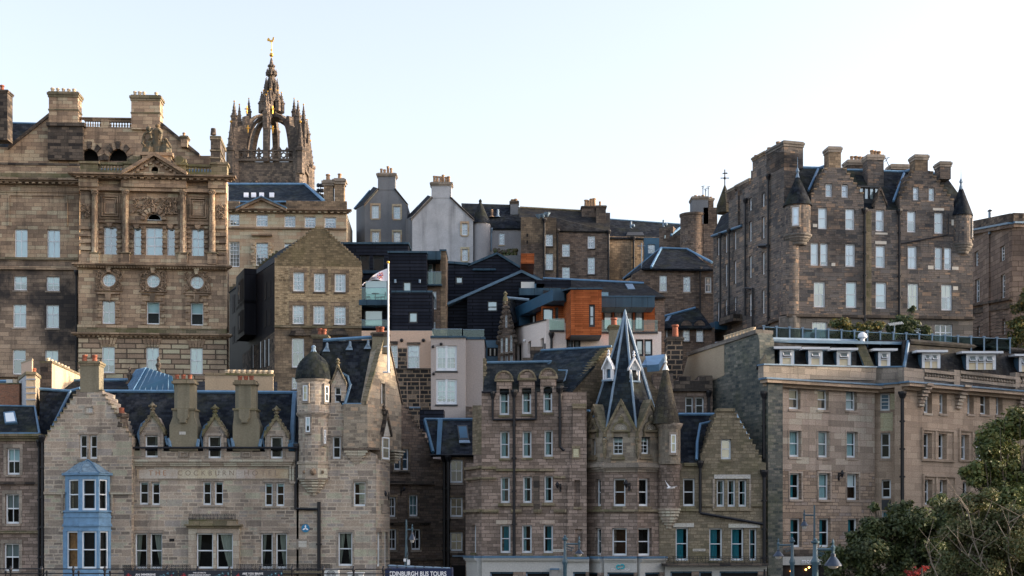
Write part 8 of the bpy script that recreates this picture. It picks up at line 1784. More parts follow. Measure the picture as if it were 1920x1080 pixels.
b.slab('roof', [P(1043, 432, 164.8), P(1144, 434, 164.8), P(1144, 399, 170), P(975, 390, 170), P(975, 408, 166.5), P(1043, 409, 166.5)], 'brown_slate'); b.lead([P(975, 389, 170), P(1100, 396, 170)], .14, 'mossy_stone', 'ridge')
m = MB(); m.slab([P(1046, 422, 166.4), P(1064, 422, 166.4), P(1060, 412, 167.9), P(1045, 412, 167.9)], .12, 'lead_pale'); b.part('skylight', m)
b.pipe(F, [(1020.5, 412), (1020.5, 520)], .12, .14); b.pipe(Fm, [(1045, 432), (1045, 520)], .12, .14); b.pipe(Fm, [(1141, 434), (1141, 540)], .12, .14)
b.chimney(Fac(1080, 168.5, 1140, 168.5), 1091, 386, 1122, 420, 1.4, 'oldtown_rubble', [(1099, 375), (1104, 376), (1109, 373), (1114, 372)], cap='black_stone', pr=.22); b.chimney(Fac(1100, 167, 1145, 167), 1118, 385, 1136, 420, 1.4, 'black_stone', [(1125, 378)], cap='black_stone')
m = MB()
for x, y in ((1018, 405), (1026, 402), (1010, 406)): c = P(x, y, 164); f_ = Fac.__new__(Fac); m.lathe((c.x, c.y), [(.02, c.z-.3), (.22, c.z-.1), (.4, c.z+.2), (.37, c.z+.21)], 10, 'lead_pale')
o = m.build('satellite_dishes'); tag(recentre(o, P(1018, 409, 164)), 'cluster of grey satellite dishes on the stained block of the dark tenement', 'dishes')
b.wall(Fr, [(1143, None), (1143, 443), (1275, 446), (1275, None)], 'oldtown_tan', 8)
b.slab('roof', [P(1140, 446, 166.7), P(1278, 448, 168.7), P(1278, 421, 173), P(1140, 411, 172)], 'slate'); b.lead([P(1138, 411, 172), P(1278, 421, 173)], .12, 'lead'); b.pipe(Fr, [(1188, 446), (1188, 520)], .12, .14)
b.slab('roof_hatch', [P(1174, 441, 167.6), P(1208, 441, 168.), P(1205, 435, 169), P(1177, 435, 168.6)], 'unit_dark', .3)
for x, y in ((1183, 428), (1244, 425)): m = MB(); c = P(x, y, 169.5); m.tube([c, c+Vector((0, 0, .8))], .12, 'lead_pale', 6); m.ball(c+Vector((.3, 0, .3)), .2, 'lead_pale'); b.part('roof_vent', m)
Ft = Fac(1208, 166, 1236, 166); b.wall(Ft, [(1208, None), (1208, 446), (1236, 446), (1236, None)], 'zinc_blue', 1.2, [(1215, 458, 1228, 475, S(2, 2, bl='blind_white', gl='glass_sky', sill=None))])
b = Bld('hipped_wing', 'rubble wing with small hipped slate roof, right of the teal panelled wall', 'building', 1290, 158)
F = Fac(1232, 158, 1340, 156); b.wall(F, [(1236, None), (1236, 428), (1262, 424), (1262, 441), (1337, 443), (1337, None)], 'oldtown_rubble', 8, [(1310.5, 453, 1320.5, 478, V(ow, bl='blind_blue')), (1245, 440, 1248, 447, V(ow, nx=1, ny=1, fw=.03))])
b.slab('roof', [P(1257, 441, 157.5), P(1322, 442, 156.5), P(1290, 418.5, 161), P(1285, 418.5, 161)], 'slate'); b.slab('roof', [P(1257, 441, 157.5), P(1285, 418.5, 161), P(1262, 425, 164)], 'slate'); b.lead([P(1258, 441, 157.3), P(1286, 418.5, 160.8), P(1322, 432, 158.5)], .14, 'lead_bright')
b = Bld('hipped_house', 'brown rubble house with wide hipped slate roof edged in blue lead', 'house', 1265, 147)
F = Fac(1180, 146, 1337, 146)
b.wall(F, [(1185, None), (1185, 515), (1210, 501), (1337, 503), (1337, None)], 'oldtown_rubble', 8, [(1236.5, 516, 1250.5, 546, V(S(2, 2, bl='blind_pale', bf=.5, gl='glass_sky', fw=.1), cur='l', cf=.4)), (1281, 518, 1294.5, 547, S(2, 2, cur='r', gl='glass_sky', fw=.1)), (1322, 519, 1334, 548.5, S(2, 2, bl='blind_blue', gl='glass_sky', fw=.1))])
b.slab('roof', [P(1205, 503, 145.5), P(1337, 505, 145.5), P(1290, 466, 152), P(1238, 465, 152)], 'slate'); b.slab('roof', [P(1205, 503, 145.5), P(1238, 465, 152), P(1168, 524, 152)], 'slate'); b.lead([P(1221, 501, 145.4), P(1240, 465, 151.8), P(1288, 467, 151.8), P(1335, 492, 147.5)], .14); b.lead([P(1239, 465, 151.8), P(1168, 523, 151.8)], .12, 'lead')
b.pipe(F, [(1313, 504), (1313, 600)], .09, .14)
m = MB(); k = P(1203, 503, 147); m.tube([k, k+Vector((0, 0, 2.6))], .05, 'lead_pale', 6); m.tube([k+Vector((-.4, 0, 2.3)), k+Vector((.4, 0, 2.3))], .04, 'lead_pale', 5); b.part('vent_pipe', m)
b = Bld('dormered_cottage', 'low dark house with two small round headed dormers below the hipped house', 'house', 1280, 136)
F = Fac(1225, 135, 1345, 135)
b.wall(F, [(1232, None), (1232, 612), (1276, 614), (1278, 606), (1283, 601), (1290, 601), (1296, 606), (1299, 614), (1303, 606), (1308, 601), (1316, 601), (1321, 606), (1324, 614), (1340, 614), (1340, None)], 'oldtown_rubble', 5, [(1280.5, 615, 1293.5, 640, V(ow, bl='blind_white')), (1305.5, 616, 1319, 641, V(ow, bl='blind_white')), (1249, 619, 1252.5, 641, V(ow, nx=1))])
b.slab('roof', [P(1226, 615, 134.6), P(1336, 615, 134.6), P(1308, 577, 138), P(1232, 597, 138)], 'slate'); b.lead([P(1230, 597, 137.8), P(1304, 577, 137.8)], .12, 'lead_bright'); b.slab('skylight', [P(1246, 603, 136), P(1253, 601, 136), P(1259, 591, 137.3), P(1252, 593, 137.3)], 'lead', .1)
# ============================================================ 16  the great tenement on the right
b = Bld('baronial_tenement', 'huge dark baronial tenement with corner bartizans and crow stepped gables, upper right', 'tenement', 1620, 130)
F = Fac(1480, 125, 1826, 126.8); FS = wfac(P(1335, HY, 140), P(1480, HY, 125))
tw = S(1, 2, fr='bright_white', gl='glass_sky', bl='blind_white', rec=.16, fw=.1, mr=.05, sill=None)
cur = V(tw, bl=None, cur='r', cm='blind_white', cf=.95, ct=.25, nx=2)
wins = [(1548, 344, 1560.5, 369.5, tw), (1578, 345.5, 1590.5, 370.5, tw), (1712, 350, 1723, 375.5, tw), (1741.5, 351.5, 1752.5, 377, tw),
  (1534, 389, 1551, 429.5, tw), (1585, 391, 1602.5, 431, tw), (1642, 393, 1658, 433.5, tw), (1701, 395.5, 1717.5, 435.5, tw), (1752, 398, 1768.5, 438, tw),
  (1520, 455, 1535, 498, tw), (1538, 455.5, 1552.5, 498.5, tw), (1585, 457, 1603.5, 500, tw), (1642, 460, 1660, 502, tw), (1702, 461, 1719.5, 504.5, tw), (1753, 463, 1767, 505.5, tw), (1770.5, 463.5, 1784.5, 506, tw),
  (1526, 528, 1547.5, 576, V(tw, bl='blind_cream', nx=2)), (1586, 528, 1606.5, 577, V(tw, bl='blind_cyan')), (1642, 529, 1662.5, 579, V(tw, bl='blind_pale')), (1702, 531, 1722.5, 580.5, V(cur, cm='blind_cream')), (1765, 533, 1785.5, 582, V(cur, bl='blind_cream', bf=.5, cf=.3, int='interior_warm'))]
out = [(1480, 592), (1480, 384), (1521, 384), (1521, 374)]+steps(1521, 374, 1551, 318, 6)+[(1551, 314), (1581, 314)]+steps(1581, 318, 1619, 372, 6)+[(1620, 392), (1640, 392), (1640, 382), (1650, 356), (1661, 382), (1661, 394), (1687, 394), (1687, 380)]+steps(1687, 380, 1713, 324, 6)+[(1713, 320), (1743, 320)]+steps(1743, 324, 1788, 384, 7)+[(1790, 398), (1824, 400), (1824, 597)]
b.wall(F, out, 'tenement_rubble', 9, wins)
b.wall(F, [(1480, None), (1480, 592.3), (1824, 597.3), (1824, None)], 'tenement_base', 9, [(1523, 603, 1551, 640, V(tw, nx=3, bl='blind_cream', bf=.8)), (1715, 607, 1728, 640, S(1, 2, bl='blind_blue', gl='glass_blue')), (1753, 608, 1786, 642, S(3, 2, fr='white_paint', gl='glass_blue', mid=.55, bw=.1))])
m = MB(); a, e = F.uv(1474, 589), F.uv(1826, 594.5); m.prism(F, [(a[0], a[1]-.25), (e[0], e[1]-.25), (e[0], e[1]), (a[0], a[1])], -.04, .25, 'black_stone'); b.part('string_course', m)
# side
sw = V(tw, fw=.09, bw=.03); sws = []
for c, ys in (((1428, 1433.5), ((362, 388), (406, 447), (473, 515), (544, 588))), ((1404, 1409.5), ((371, 395), (415, 453), (480, 521), (550, 593)))):
 for ya, yb in ys: sws.append((c[0], ya, c[1], yb, sw))
b.wall(FS, [(1392, None), (1392, 356), (1408, 345), (1408, 320), (1432, 318), (1436, 285), (1470, 285), (1470, 384), (1480, 384), (1480, None)], 'tenement_rubble', 1.5, sws)
sw2 = []
for c, ys in (((1373, 1377.5), ((433, 468), (489, 532), (557, 583))), ((1356, 1360.5), ((440, 474), (495, 537), (562, 604))), ((1341.5, 1345.5), ((445, 479), (566, 608)))):
 for ya, yb in ys: sw2.append((c[0], ya, c[1], yb, sw))
b.wall(FS, [(1335, None), (1335, 443), (1391.5, 423), (1391.5, None)], 'tenement_rubble', 1.5, sw2, d1=-.15)
b.wall(FS, [(1361, 432), (1361, 360), (1378, 358), (1378, 426)], 'tenement_rubble', 1.6, d1=-.3); b.wall(FS, [(1378.2, 426), (1378.2, 350), (1404, 347), (1404, 420)], 'tenement_rubble', 1.6, d1=-.5)
b.slab('roof', [FS.p(1335, 443, -.2), FS.p(1392, 423, -.2), P(1392, 385, 141), P(1352, 405, 145)], 'slate'); b.gutter(FS, 1335, 1391, 0) if 0 else None
b.lead([FS.p(1334, 443, .05), FS.p(1390, 423.5, .05)], .12, 'lead')
for x, y0, y1 in ((1440, 330, 640), (1397, 375, 592), (1367, 432, 600), (1350.5, 440, 600)): b.pipe(FS, [(x, y0), (x, y1)], .1, .2)
b.pipe(FS, [(1397, 540), (1411, 541), (1411, 625)], .09, .22, hop=False); b.pipe(FS, [(1424, 461), (1440, 460)], .2, .2, hop=False); b.pipe(FS, [(1414, 617), (1440, 614)], .1, .2, hop=False)
m = MB(); a, e = FS.uv(1395, 621), FS.uv(1482, 588.5); m.prism(FS, [(a[0], a[1]-.25), (e[0], e[1]-.25), (e[0], e[1]), (a[0], a[1])], -.04, .25, 'black_stone'); b.part('string_course', m)
ironwork(FS, 1366, 1391, 577, 600, .6, .35); bq = FS
m = MB(); a, e = FS.uv(1364, 598), FS.uv(1391, 602); m.box(FS, a[0], e[1], e[0], a[1], -.04, .9, 'black_stone'); a, e = FS.uv(1336, 612), FS.uv(1362, 618); m.box(FS, a[0], e[1], e[0], a[1], -.1, 1.2, 'zinc_blue'); b.part('balcony_slab', m)
# rounded corner and bartizans
tc2 = F.p(1482, HY, -.75); m = MB(); zt_ = lambda y: P(0, y, 125).z
m.lathe((tc2.x, tc2.y), [(.95, zt_(590)), (.95, zt_(452))], 20, 'tenement_rubble'); m.lathe((tc2.x, tc2.y), [(1.02, terr(125)), (1.02, zt_(592))], 20, 'tenement_base'); b.part('rounded_corner', m, True)
def bartizan(cx, r_px, yb, yt, yapex, yfin, wl, dx=0):
 c = F.p(cx, HY, -.35); r = r_px/ppm(125)
 round_wall(b, c, r, zt_(yt), zt_(yb), 'tenement_rubble', [(a_, w_, zt_(y0), zt_(y1), st) for a_, w_, y0, y1, st in wl], 24)
 m = MB()
 for k, (y, f) in enumerate(((0, 1.12), (4.5, 1.0), (9, .88), (14, .74))): m.lathe((c.x, c.y), [(r*f*.9, zt_(yb+y+5)), (r*f, zt_(yb+y+2.6)), (r*f, zt_(yb+y-.2))], 20, 'tenement_base')
 b.part('corbel', m)
 m = MB(); m.lathe((c.x, c.y), [(r*1.14, zt_(yt+1)), (r*1.1, zt_(yt-2)), (.12, zt_(yapex))], 24, 'slate'); b.part('bartizan_roof', m, True)
 rounded(b, 'finial', c, [(.24, zt_(yapex+8)), (.15, zt_(yapex-1)), (.08, zt_(yapex-6)), (.17, zt_(yapex-9)), (.14, zt_(yapex-12)), (.08, zt_(yapex-15)), (.035, zt_(yapex-16)), (.02, zt_(yfin))], 8, 'lead_pale')
bartizan(1495.5, 24, 440, 384, 328, 292, [(-.35, .55, 392, 426, tw)]); bartizan(1802, 19.5, 450, 395, 340, 306, [(1.2, .4, 405, 438, tw)])
# roofs
b.slab('roof', [F.p(1480, 386, -.3), F.p(1620, 392, -.3), F.p(1600, 317, -5), F.p(1470, 313, -5)], 'mossy_slate'); b.slab('roof', [F.p(1618, 392, -.2), F.p(1692, 395, -.2), F.p(1700, 321, -5), F.p(1580, 318, -5)], 'slate'); b.slab('roof', [F.p(1770, 398, -.2), F.p(1824, 400, -.2), F.p(1770, 325, -5), F.p(1700, 322, -5)], 'slate')
for (xa, ya, xp, yp, xb, yb) in ((1521, 374, 1566, 309, 1619, 374), (1687, 382, 1728, 316, 1788, 386)):
 for (p0, p1) in (((xa, ya), (xp, yp)), ((xb, yb), (xp, yp))): b.slab('roof', [F.p(*p0, -.8), F.p(*p1, -.8), F.p(*p1, -6), F.p(*p0, -4)], 'mossy_slate')
b.lead([F.p(1470, 313, -4.9), F.p(1536, 315, -4.9), F.p(1553, 309, -3)], .13); b.lead([F.p(1534, 317, -3.6), F.p(1516, 357, -1)], .12); b.lead([F.p(1588, 319, -4.9), F.p(1632, 319, -4.9)], .13); b.lead([F.p(1657, 321, -4.9), F.p(1696, 322, -4.9), F.p(1716, 315, -3)], .13); b.lead([F.p(1695, 325, -3.5), F.p(1675, 377, -.5)], .12); b.lead([F.p(1750, 325, -4.9), F.p(1768, 326, -4.9)], .12)
for x0, y0, x1, y1, d_, mt, pots in ((1554, 274, 1577, 318, -.1, 'oldtown_tan', ()), (1716, 289, 1740, 324, -.1, 'oldtown_tan', ()), (1763, 302, 1783, 335, -2.5, 'tenement_rubble', ()), (1590, 299, 1626, 322, -5, 'oldtown_rubble', ((1597, 293), (1605, 293), (1612.5, 294), (1620, 294.5))), (1627, 289, 1657, 350, -3, 'tenement_rubble', ((1635, 282), (1641, 283), (1648, 284))), (1672, 307, 1718, 322, -6, 'black_stone', ())):
 b.chimney(F, x0, y0, x1, y1, 1.3, mt, pots, d=d_, cap='dressed_stone', pot='buff_pot', pr=.18, cap_h=.5)
b.chimney(FS, 1411, 295, 1434, 330, 1.6, 'tenement_rubble', [(1417, 291), (1423, 291), (1429, 292)], d=-.1, cap='oldtown_tan', pot='terracotta', cap_h=.4); b.chimney(FS, 1437, 281, 1470, 330, 1.9, 'tenement_rubble', [(1443, 277), (1449, 277.5), (1459, 266)], d=0, cap='tenement_base', pot='buff_pot', cap_h=.5, pr=.2); b.chimney(FS, 1362, 357, 1378, 380, 1.2, 'oldtown_rubble', d=-.3); b.chimney(FS, 1379, 347, 1405, 372, 1.4, 'oldtown_rubble', d=-.5)
f2 = F.off(-.9); m = MB(); a, e = F.uv(1617, 347), F.uv(1656, 371); m.box(f2, a[0]-.1, a[1], e[0]+.1, a[1]+.15, -2.2, .15, 'unit_dark')
m.box(f2, a[0], e[1]-.4, e[0], e[1], -1, 0, 'unit_dark')
o = b.part('dormer', m)
for k in range(4): u0 = a[0]+(e[0]-a[0])*k/4; b.window(f2, u0+.03, e[1], u0+(e[0]-a[0])/4-.03, a[1], S(1, 1, fr='unit_dark', bl='blind_pale', gl='glass_sky', sill=None, fw=.07, rec=0.), parent=o)
m = MB()
for s in (-1, 1):
 k0, k1 = F.uv(1650.5+s*12, 384), F.uv(1650.5, 354); m.prism(F, [(k0[0], k0[1]-.1), (k1[0], k1[1]-.1), (k1[0], k1[1]+.18), (k0[0], k0[1]+.16)], -.5, .16, 'black_stone')
b.part('gablet_coping', m)
for st_, dx in ((steps(1521, 374, 1551, 318, 6), 5), (steps(1687, 380, 1713, 324, 6), 4.3), (steps(1581, 318, 1619, 372, 6), -6.3), (steps(1743, 324, 1788, 384, 7), -6.4)):
 m = MB()
 for x, y in st_[::2]: xa, xb = sorted((x, x+dx)); k0, k1 = F.uv(xa-.3, y), F.uv(xb+.3, y); m.box(F, k0[0], k0[1]+.002, k1[0], k0[1]+.14, -.7, .08, 'oldtown_tan')
 b.part('crow_steps', m)
for x, y0 in ((1621.5, 394), (1686.5, 396)): b.pipe(F, [(x, y0), (x, 640)], .12, .16)
b.part('damp_stain', (lambda m: (m.box(F, F.uv(1622, 0)[0]+.1, F.uv(1630, 590)[1], F.uv(1634, 0)[0], F.uv(1630, 396)[1], -.02, .012, 'mossy_stone'), m)[1])(MB()))
b.pipe(F, [(1690, 457), (1778, 440), (1779, 400)], .06, .14, hop=False)
m = MB()
for x0, y0, x1, y1 in ((1524, 420, 1532, 426), (1559, 493, 1566, 499), (1641, 452, 1662, 458), (1740, 498, 1750, 505), (1785, 500, 1797, 506), (1787, 537, 1796, 544), (1641, 432+4, 1664, 440), (1749, 390, 1770, 395), (1784, 412, 1800, 423), (1796, 427, 1812, 435)):
 k0, k1 = F.uv(x0, y0), F.uv(x1, y1); m.box(F, k0[0], k1[1], k1[0], k0[1], -.03, .03, 'patch_white')
b.part('pale_repairs', m)
for x, y, Y in ((1695, 288, 130), (1660, 283, 130)): pass
t = thing('roof_aerial', 'thin television aerial leaning on the tenement ridge between chimneys', 'aerial', tuple(F.p(1668, 312, -5.5))); m = MB(); m.tube([F.p(1669, 316, -5.5), F.p(1660, 296, -5.5)], .035, 'unit_dark', 5); m.build('mast', t); m = MB(); m.tube([F.p(1656, 298, -5.5), F.p(1668, 295, -5.5)], .03, 'unit_dark', 4); m.tube([F.p(1658, 304, -5.5), F.p(1665, 297, -5.5)], .025, 'unit_dark', 4); m.build('elements', t)
b = Bld('chimney_block', 'cluster of dark harled chimneys and round turret at the left end of the tenement', 'building', 1310, 152)
Fh = Fac(1290, 152, 1345, 152); b.wall(Fh, [(1319, None), (1319, 389), (1345, 389), (1345, None)], 'oldtown_rubble', 5)
b.chimney(Fh, 1298, 368, 1328, 420, 2., 'grey_harl', [(1304, 366.5), (1311, 367), (1318, 366)], cap='dressed_stone', cap_h=.35, pr=.16); b.chimney(Fh, 1329, 371, 1338, 392, 1.5, 'oldtown_rubble', [(1333, 369)], d=-1)
c = P(1299, HY, 153); m = MB(); m.lathe((c.x, c.y), [(1.35, terr(152)), (1.35, P(0, 404, 152).z), (1.45, P(0, 402, 152).z), (1.45, P(0, 398.5, 152).z)], 24, 'oldtown_rubble'); b.part('round_turret', m, True)
for x, yb, yt in ((1318, 370, 349), (1323, 368, 354), (1328, 368, 350)):
 t = thing('roof_aerial', {1318: 'tallest thin television aerial on the harled chimney cluster', 1323: 'shortest of the three aerials on the harled chimney cluster', 1328: 'rightmost of the three aerials on the harled chimney cluster'}[x], 'aerial', tuple(P(x, yb, 152)), 'aerials on the harled chimney')
 m = MB(); m.tube([P(x, yb, 152), P(x, yt, 152)], .04, 'unit_dark', 5); m.build('mast', t); m = MB(); m.tube([P(x-3, yt+1, 152), P(x+3, yt-.5, 152)], .03, 'unit_dark', 4); m.tube([P(x-2, yt+4, 152), P(x+2, yt+3, 152)], .025, 'unit_dark', 4); m.build('elements', t)
t = thing('spirelet', 'slender slate spirelet with iron weathervane left of the tenement chimneys', 'spire', tuple(P(1359, 400, 150))); c = P(1359, 400, 150)
m = MB(); z = lambda y: P(0, y, 150).z; m.lathe((c.x, c.y), [(.9, z(400)), (.85, z(385)), (.06, z(347))], 8, 'cone_slate'); m.build('spire_roof', t)
m = MB(); m.tube([(c.x, c.y, z(348)), (c.x, c.y, z(318))], .06, 'black_iron', 6); m.tube([(c.x-.45, c.y, z(334)), (c.x+.45, c.y, z(334))], .05, 'black_iron', 5); m.ball((c.x, c.y, z(334)), .14, 'black_iron'); m.slab([(c.x-.3, c.y, z(326)), (c.x+.3, c.y-.02, z(326)), (c.x+.25, c.y, z(323.5)), (c.x-.15, c.y, z(324))], .03, 'black_iron'); m.build('weathervane', t)
# ============================================================ 17  block at the right edge
b = Bld('corner_block', 'brown classical stone block with steel flue, partly seen at the right edge', 'building', 1880, 143)
F1 = wfac(P(1815, HY, 152), P(1898, HY, 139)); F2_ = Fac(1898, 139, 1990, 140.5)
rw = S(2, 4, bl='blind_grey', gl='glass_sky', rec=.2, fw=.09, bw=.04, sill=None)
b.wall(F1, [(1815, None), (1815, 436), (1898, 416), (1898, None)], 'right_block_stone', 2, [(1827.5, 471, 1834.5, 499, rw), (1875, 461, 1883.5, 489.5, rw), (1828, 523, 1836.5, 567, rw), (1876.5, 514, 1884.5, 559, rw), (1879, 598, 1885, 627, rw), (1832, 611, 1837, 630, rw)])
b.wall(F2_, [(1898, None), (1898, 416), (1990, 420), (1990, None)], 'right_block_stone', .5)
for Fq, xa, ya, xb, yb in ((F1, 1815, 417, 1899, 400), (F2_, 1897, 400, 1990, 403)):
 m = MB(); a, e = Fq.uv(xa, ya), Fq.uv(xb, yb); m.prism(Fq, [(a[0], a[1]-.85), (e[0], e[1]-.85), (e[0], e[1]), (a[0], a[1])], -1, .3, 'black_stone'); m.prism(Fq, [(a[0], a[1]-1.05), (e[0], e[1]-1.05), (e[0], e[1]-.86), (a[0], a[1]-.86)], -.05, .5, 'lead'); m.prism(Fq, [(a[0], a[1]-1.4), (e[0], e[1]-1.4), (e[0], e[1]-1.06), (a[0], a[1]-1.06)], -.05, .35, 'right_block_stone'); b.part('cornice', m)
for ya, yb, h, o_ in ((571, 557, .25, .3), (579, 567, .55, .12)):
 m = MB(); a, e = F1.uv(1822, ya), F1.uv(1899, yb); m.prism(F1, [(a[0], a[1]-h), (e[0], e[1]-h), (e[0], e[1]), (a[0], a[1])], -.04, o_, 'black_stone'); b.part('string_course', m)
m = MB(); a, e = F1.uv(1846, 420), F1.uv(1857, 640); m.box(F1, a[0], e[1], e[0], a[1], -.04, .16, 'right_block_stone'); b.part('pilaster', m)
m = MB()
for k in range(9):
 y = 588+k*6.5; a, e = F1.uv(1823, y), F1.uv(1898, y-6); m.prism(F1, [(a[0], a[1]-.04), (e[0], e[1]-.04), (e[0], e[1]+.04), (a[0], a[1]+.04)], -.02, .012, 'black_stone')
b.part('rustication_joints', m)
m = MB(); c = P(1856, 411, 145); m.lathe((c.x, c.y), [(.16, c.z-1.5), (.16, c.z+.5), (.16, c.z+.8)], 10, 'lead_pale'); m.lathe((c.x, c.y), [(.24, c.z+.8), (.26, c.z+.86), (.05, c.z+1.0)], 10, 'black_iron'); b.part('flue', m, True)
# ============================================================ 18  trees
def leaf_cloud(name, parent, blobs, n, size, mat, seed, squash=.75, jit=.35):
 """many small leaf faces gathered in clumps through a crown"""
 r = np.random.default_rng(seed); o0 = np.array(parent['_o'])
 W_ = np.array([b_[3]**2 for b_ in blobs]); W_ = W_/W_.sum(); idx = r.choice(len(blobs), n, p=W_)
 C_ = np.array([b_[:3] for b_ in blobs]); Rr = np.array([b_[3] for b_ in blobs])
 d = r.normal(size=(n, 3)); d /= np.linalg.norm(d, axis=1)[:, None]; rad = Rr[idx]*(.35+.75*r.random(n)**.55)
 p = C_[idx]+d*rad[:, None]*np.array([1, 1, squash])+r.normal(size=(n, 3))*Rr[idx][:, None]*jit*.3
 nrm = d+r.normal(size=(n, 3))*.7+np.array([0, 0, .5]); nrm /= np.linalg.norm(nrm, axis=1)[:, None]
 a = np.cross(nrm, r.normal(size=(n, 3))); a /= np.linalg.norm(a, axis=1)[:, None]; bb_ = np.cross(nrm, a)
 s = size*(.55+.9*r.random(n))[:, None]
 q = np.stack([p-a*s, p-bb_*s*.55+nrm*s*.1, p+a*s, p+bb_*s*.55+nrm*s*.1], 1)-o0
 me = bpy.data.meshes.new(name); me.vertices.add(4*n); me.vertices.foreach_set('co', q.reshape(-1).astype(np.float32)); me.loops.add(4*n); me.loops.foreach_set('vertex_index', np.arange(4*n, dtype=np.int32)); me.polygons.add(n); me.polygons.foreach_set('loop_start', np.arange(0, 4*n, 4, dtype=np.int32)); me.polygons.foreach_set('loop_total', np.full(n, 4, dtype=np.int32)); me.update(calc_edges=True); me.validate()
 me.materials.append(M[mat]); o = bpy.data.objects.new(name, me); COL.objects.link(o); o.parent = parent; return o
def tree(label, px, Y, blobs_px, n, size, mat, seed, trunk_r=.16, bark='bark', sub=10, branches=None, group=None, name='tree', cat='tree', crown='crown', z0=None):
 r = random.Random(seed); z0 = terr(Y) if z0 is None else z0; base = Vector((P(px, HY, Y).x, Y, z0)); t = thing(name, label, cat, tuple(base), group)
 blobs = []; ends = []
 for bx, by, br, dy in blobs_px:
  c = P(bx, by, Y+dy); R_ = br/ppm(Y); ends.append((c, R_))
  for k in range(sub):
   v = Vector((r.gauss(0, 1), r.gauss(0, 1), r.gauss(0, .8))).normalized()*R_*r.uniform(.25, .95); blobs.append((c.x+v.x, c.y+v.y, c.z+v.z, R_*r.uniform(.22, .6)))
 m = MB(); fork = base+Vector((0, 0, max(1., (min(e[0].z for e in ends)-base.z)*.55))); m.tube([base-Vector((0, 0, .3)), base.lerp(fork, .5)+Vector((r.uniform(-.15, .15), 0, 0)), fork], trunk_r*1.3, bark, 9, trunk_r)
 for c, R_ in ends:
  mid = fork.lerp(c, .5)+Vector((r.uniform(-.4, .4), r.uniform(-.4, .4), R_*.2)); m.tube([fork, mid, c], trunk_r*.6, bark, 6, .03)
  for k in range(5):
   e = c+Vector((r.gauss(0, 1), r.gauss(0, 1), r.gauss(.4, .8))).normalized()*R_*1.05; m.tube([mid.lerp(c, r.uniform(.2, .9)), mid.lerp(e, .6)+Vector((0, 0, .1)), e], .035, bark, 5, .008)
 m.build('trunk', t); leaf_cloud(crown, t, blobs, n, size, mat, seed)
 if branches:
  for pts in branches:
   m = MB(); m.tube([P(x, y, Y-1.2+.5*r.random()) for x, y in pts], .022, 'pale_bark', 6, .006)
   for k in range(5):
    i = r.randrange(len(pts)-1); A = P(pts[i][0], pts[i][1], Y-1.2); B = P(pts[i+1][0], pts[i+1][1], Y-1.2); s0 = A.lerp(B, r.random()); m.tube([s0, s0+Vector((r.uniform(-.5, .5), r.uniform(-.3, .3), r.uniform(.3, .8))), s0+Vector((r.uniform(-1., 1.), r.uniform(-.3, .3), r.uniform(.8, 1.5)))], .02, 'pale_bark', 4, .005)
   m.build('branch', t)
 return t
near = 'trees in the lower right corner'
tree('taller pale green tree at the right edge in front of the ashlar hotel', 1895, 62, [(1890, 850, 62, 0), (1850, 900, 50, .5), (1925, 800, 36, 0), (1935, 900, 70, 1), (1862, 965, 58, 0), (1815, 950, 34, -.5), (1910, 1000, 60, 0), (1830, 880, 26, 0), (1880, 800, 24, .3), (1800, 985, 30, .2), (1868, 838, 30, .3), (1838, 965, 42, .2), (1905, 930, 62, .4)], 56000, .085, 'leaf_green', 11, .2, group=near)
tree('wide dark green bushy tree with thin twigs at lower right behind the lamps', 1700, 58, [(1640, 1030, 50, 0), (1590, 1050, 42, 0), (1690, 985, 46, .5), (1740, 1010, 60, 0), (1715, 1060, 56, -.5), (1655, 990, 32, 0), (1770, 960, 44, 0), (1620, 1085, 50, -.5), (1800, 1040, 56, 0), (1600, 1010, 14, 0), (1565, 1075, 24, 0), (1640, 955, 10, 0), (1700, 945, 12, .3), (1760, 1065, 50, .4), (1680, 1040, 44, .4), (1840, 1075, 50, .6)], 60000, .08, 'leaf_dark', 12, .18, group=near)
tree('thin dull brownish birch with pale bare branches in the lower right corner', 1860, 52, [(1880, 1040, 70, 0), (1820, 1000, 50, .3), (1860, 980, 40, .6), (1910, 1075, 50, .2), (1790, 1000, 34, .5), (1850, 1030, 50, .4), (1835, 940, 30, .5), (1790, 950, 24, .5), (1905, 975, 46, .3), (1835, 1065, 52, 0), (1770, 1070, 40, 0)], 52000, .06, 'leaf_dull', 13, .07, 'bark', group=near,
     branches=[[(1868, 1090), (1838, 1050), (1826, 1010), (1818, 970), (1812, 935)], [(1858, 1090), (1845, 1068), (1800, 1030), (1770, 1000)], [(1760, 1085), (1745, 1055), (1742, 1035)], [(1900, 1090), (1890, 1040), (1893, 1000), (1890, 960)]])
tree('small shrub of red autumn leaves at the bottom edge under the dark bushy tree', 1722, 50, [(1712, 1075, 14, -.3), (1735, 1070, 10, -.3)], 170, .06, 'leaf_red', 14, .04, group=None, name='red_shrub', cat='shrub', crown='leaves')
ter = 'trees on the tenement terrace'
tree('yellowing small tree on the terrace, leftmost below the tenement', 1585, 112, [(1580, 622, 22, 0), (1602, 632, 20, 0), (1562, 634, 14, 0), (1618, 618, 14, 0)], 4200, .13, 'leaf_terrace', 21, .14, group=ter, z0=18.2)
tree('rounded mid green small tree on the terrace below the tenement, between the taller two', 1640, 113, [(1640, 622, 22, 0), (1660, 632, 20, 0), (1625, 634, 16, 0), (1650, 612, 12, 0)], 4200, .13, 'leaf_terrace', 22, .14, group=ter, z0=18.2)
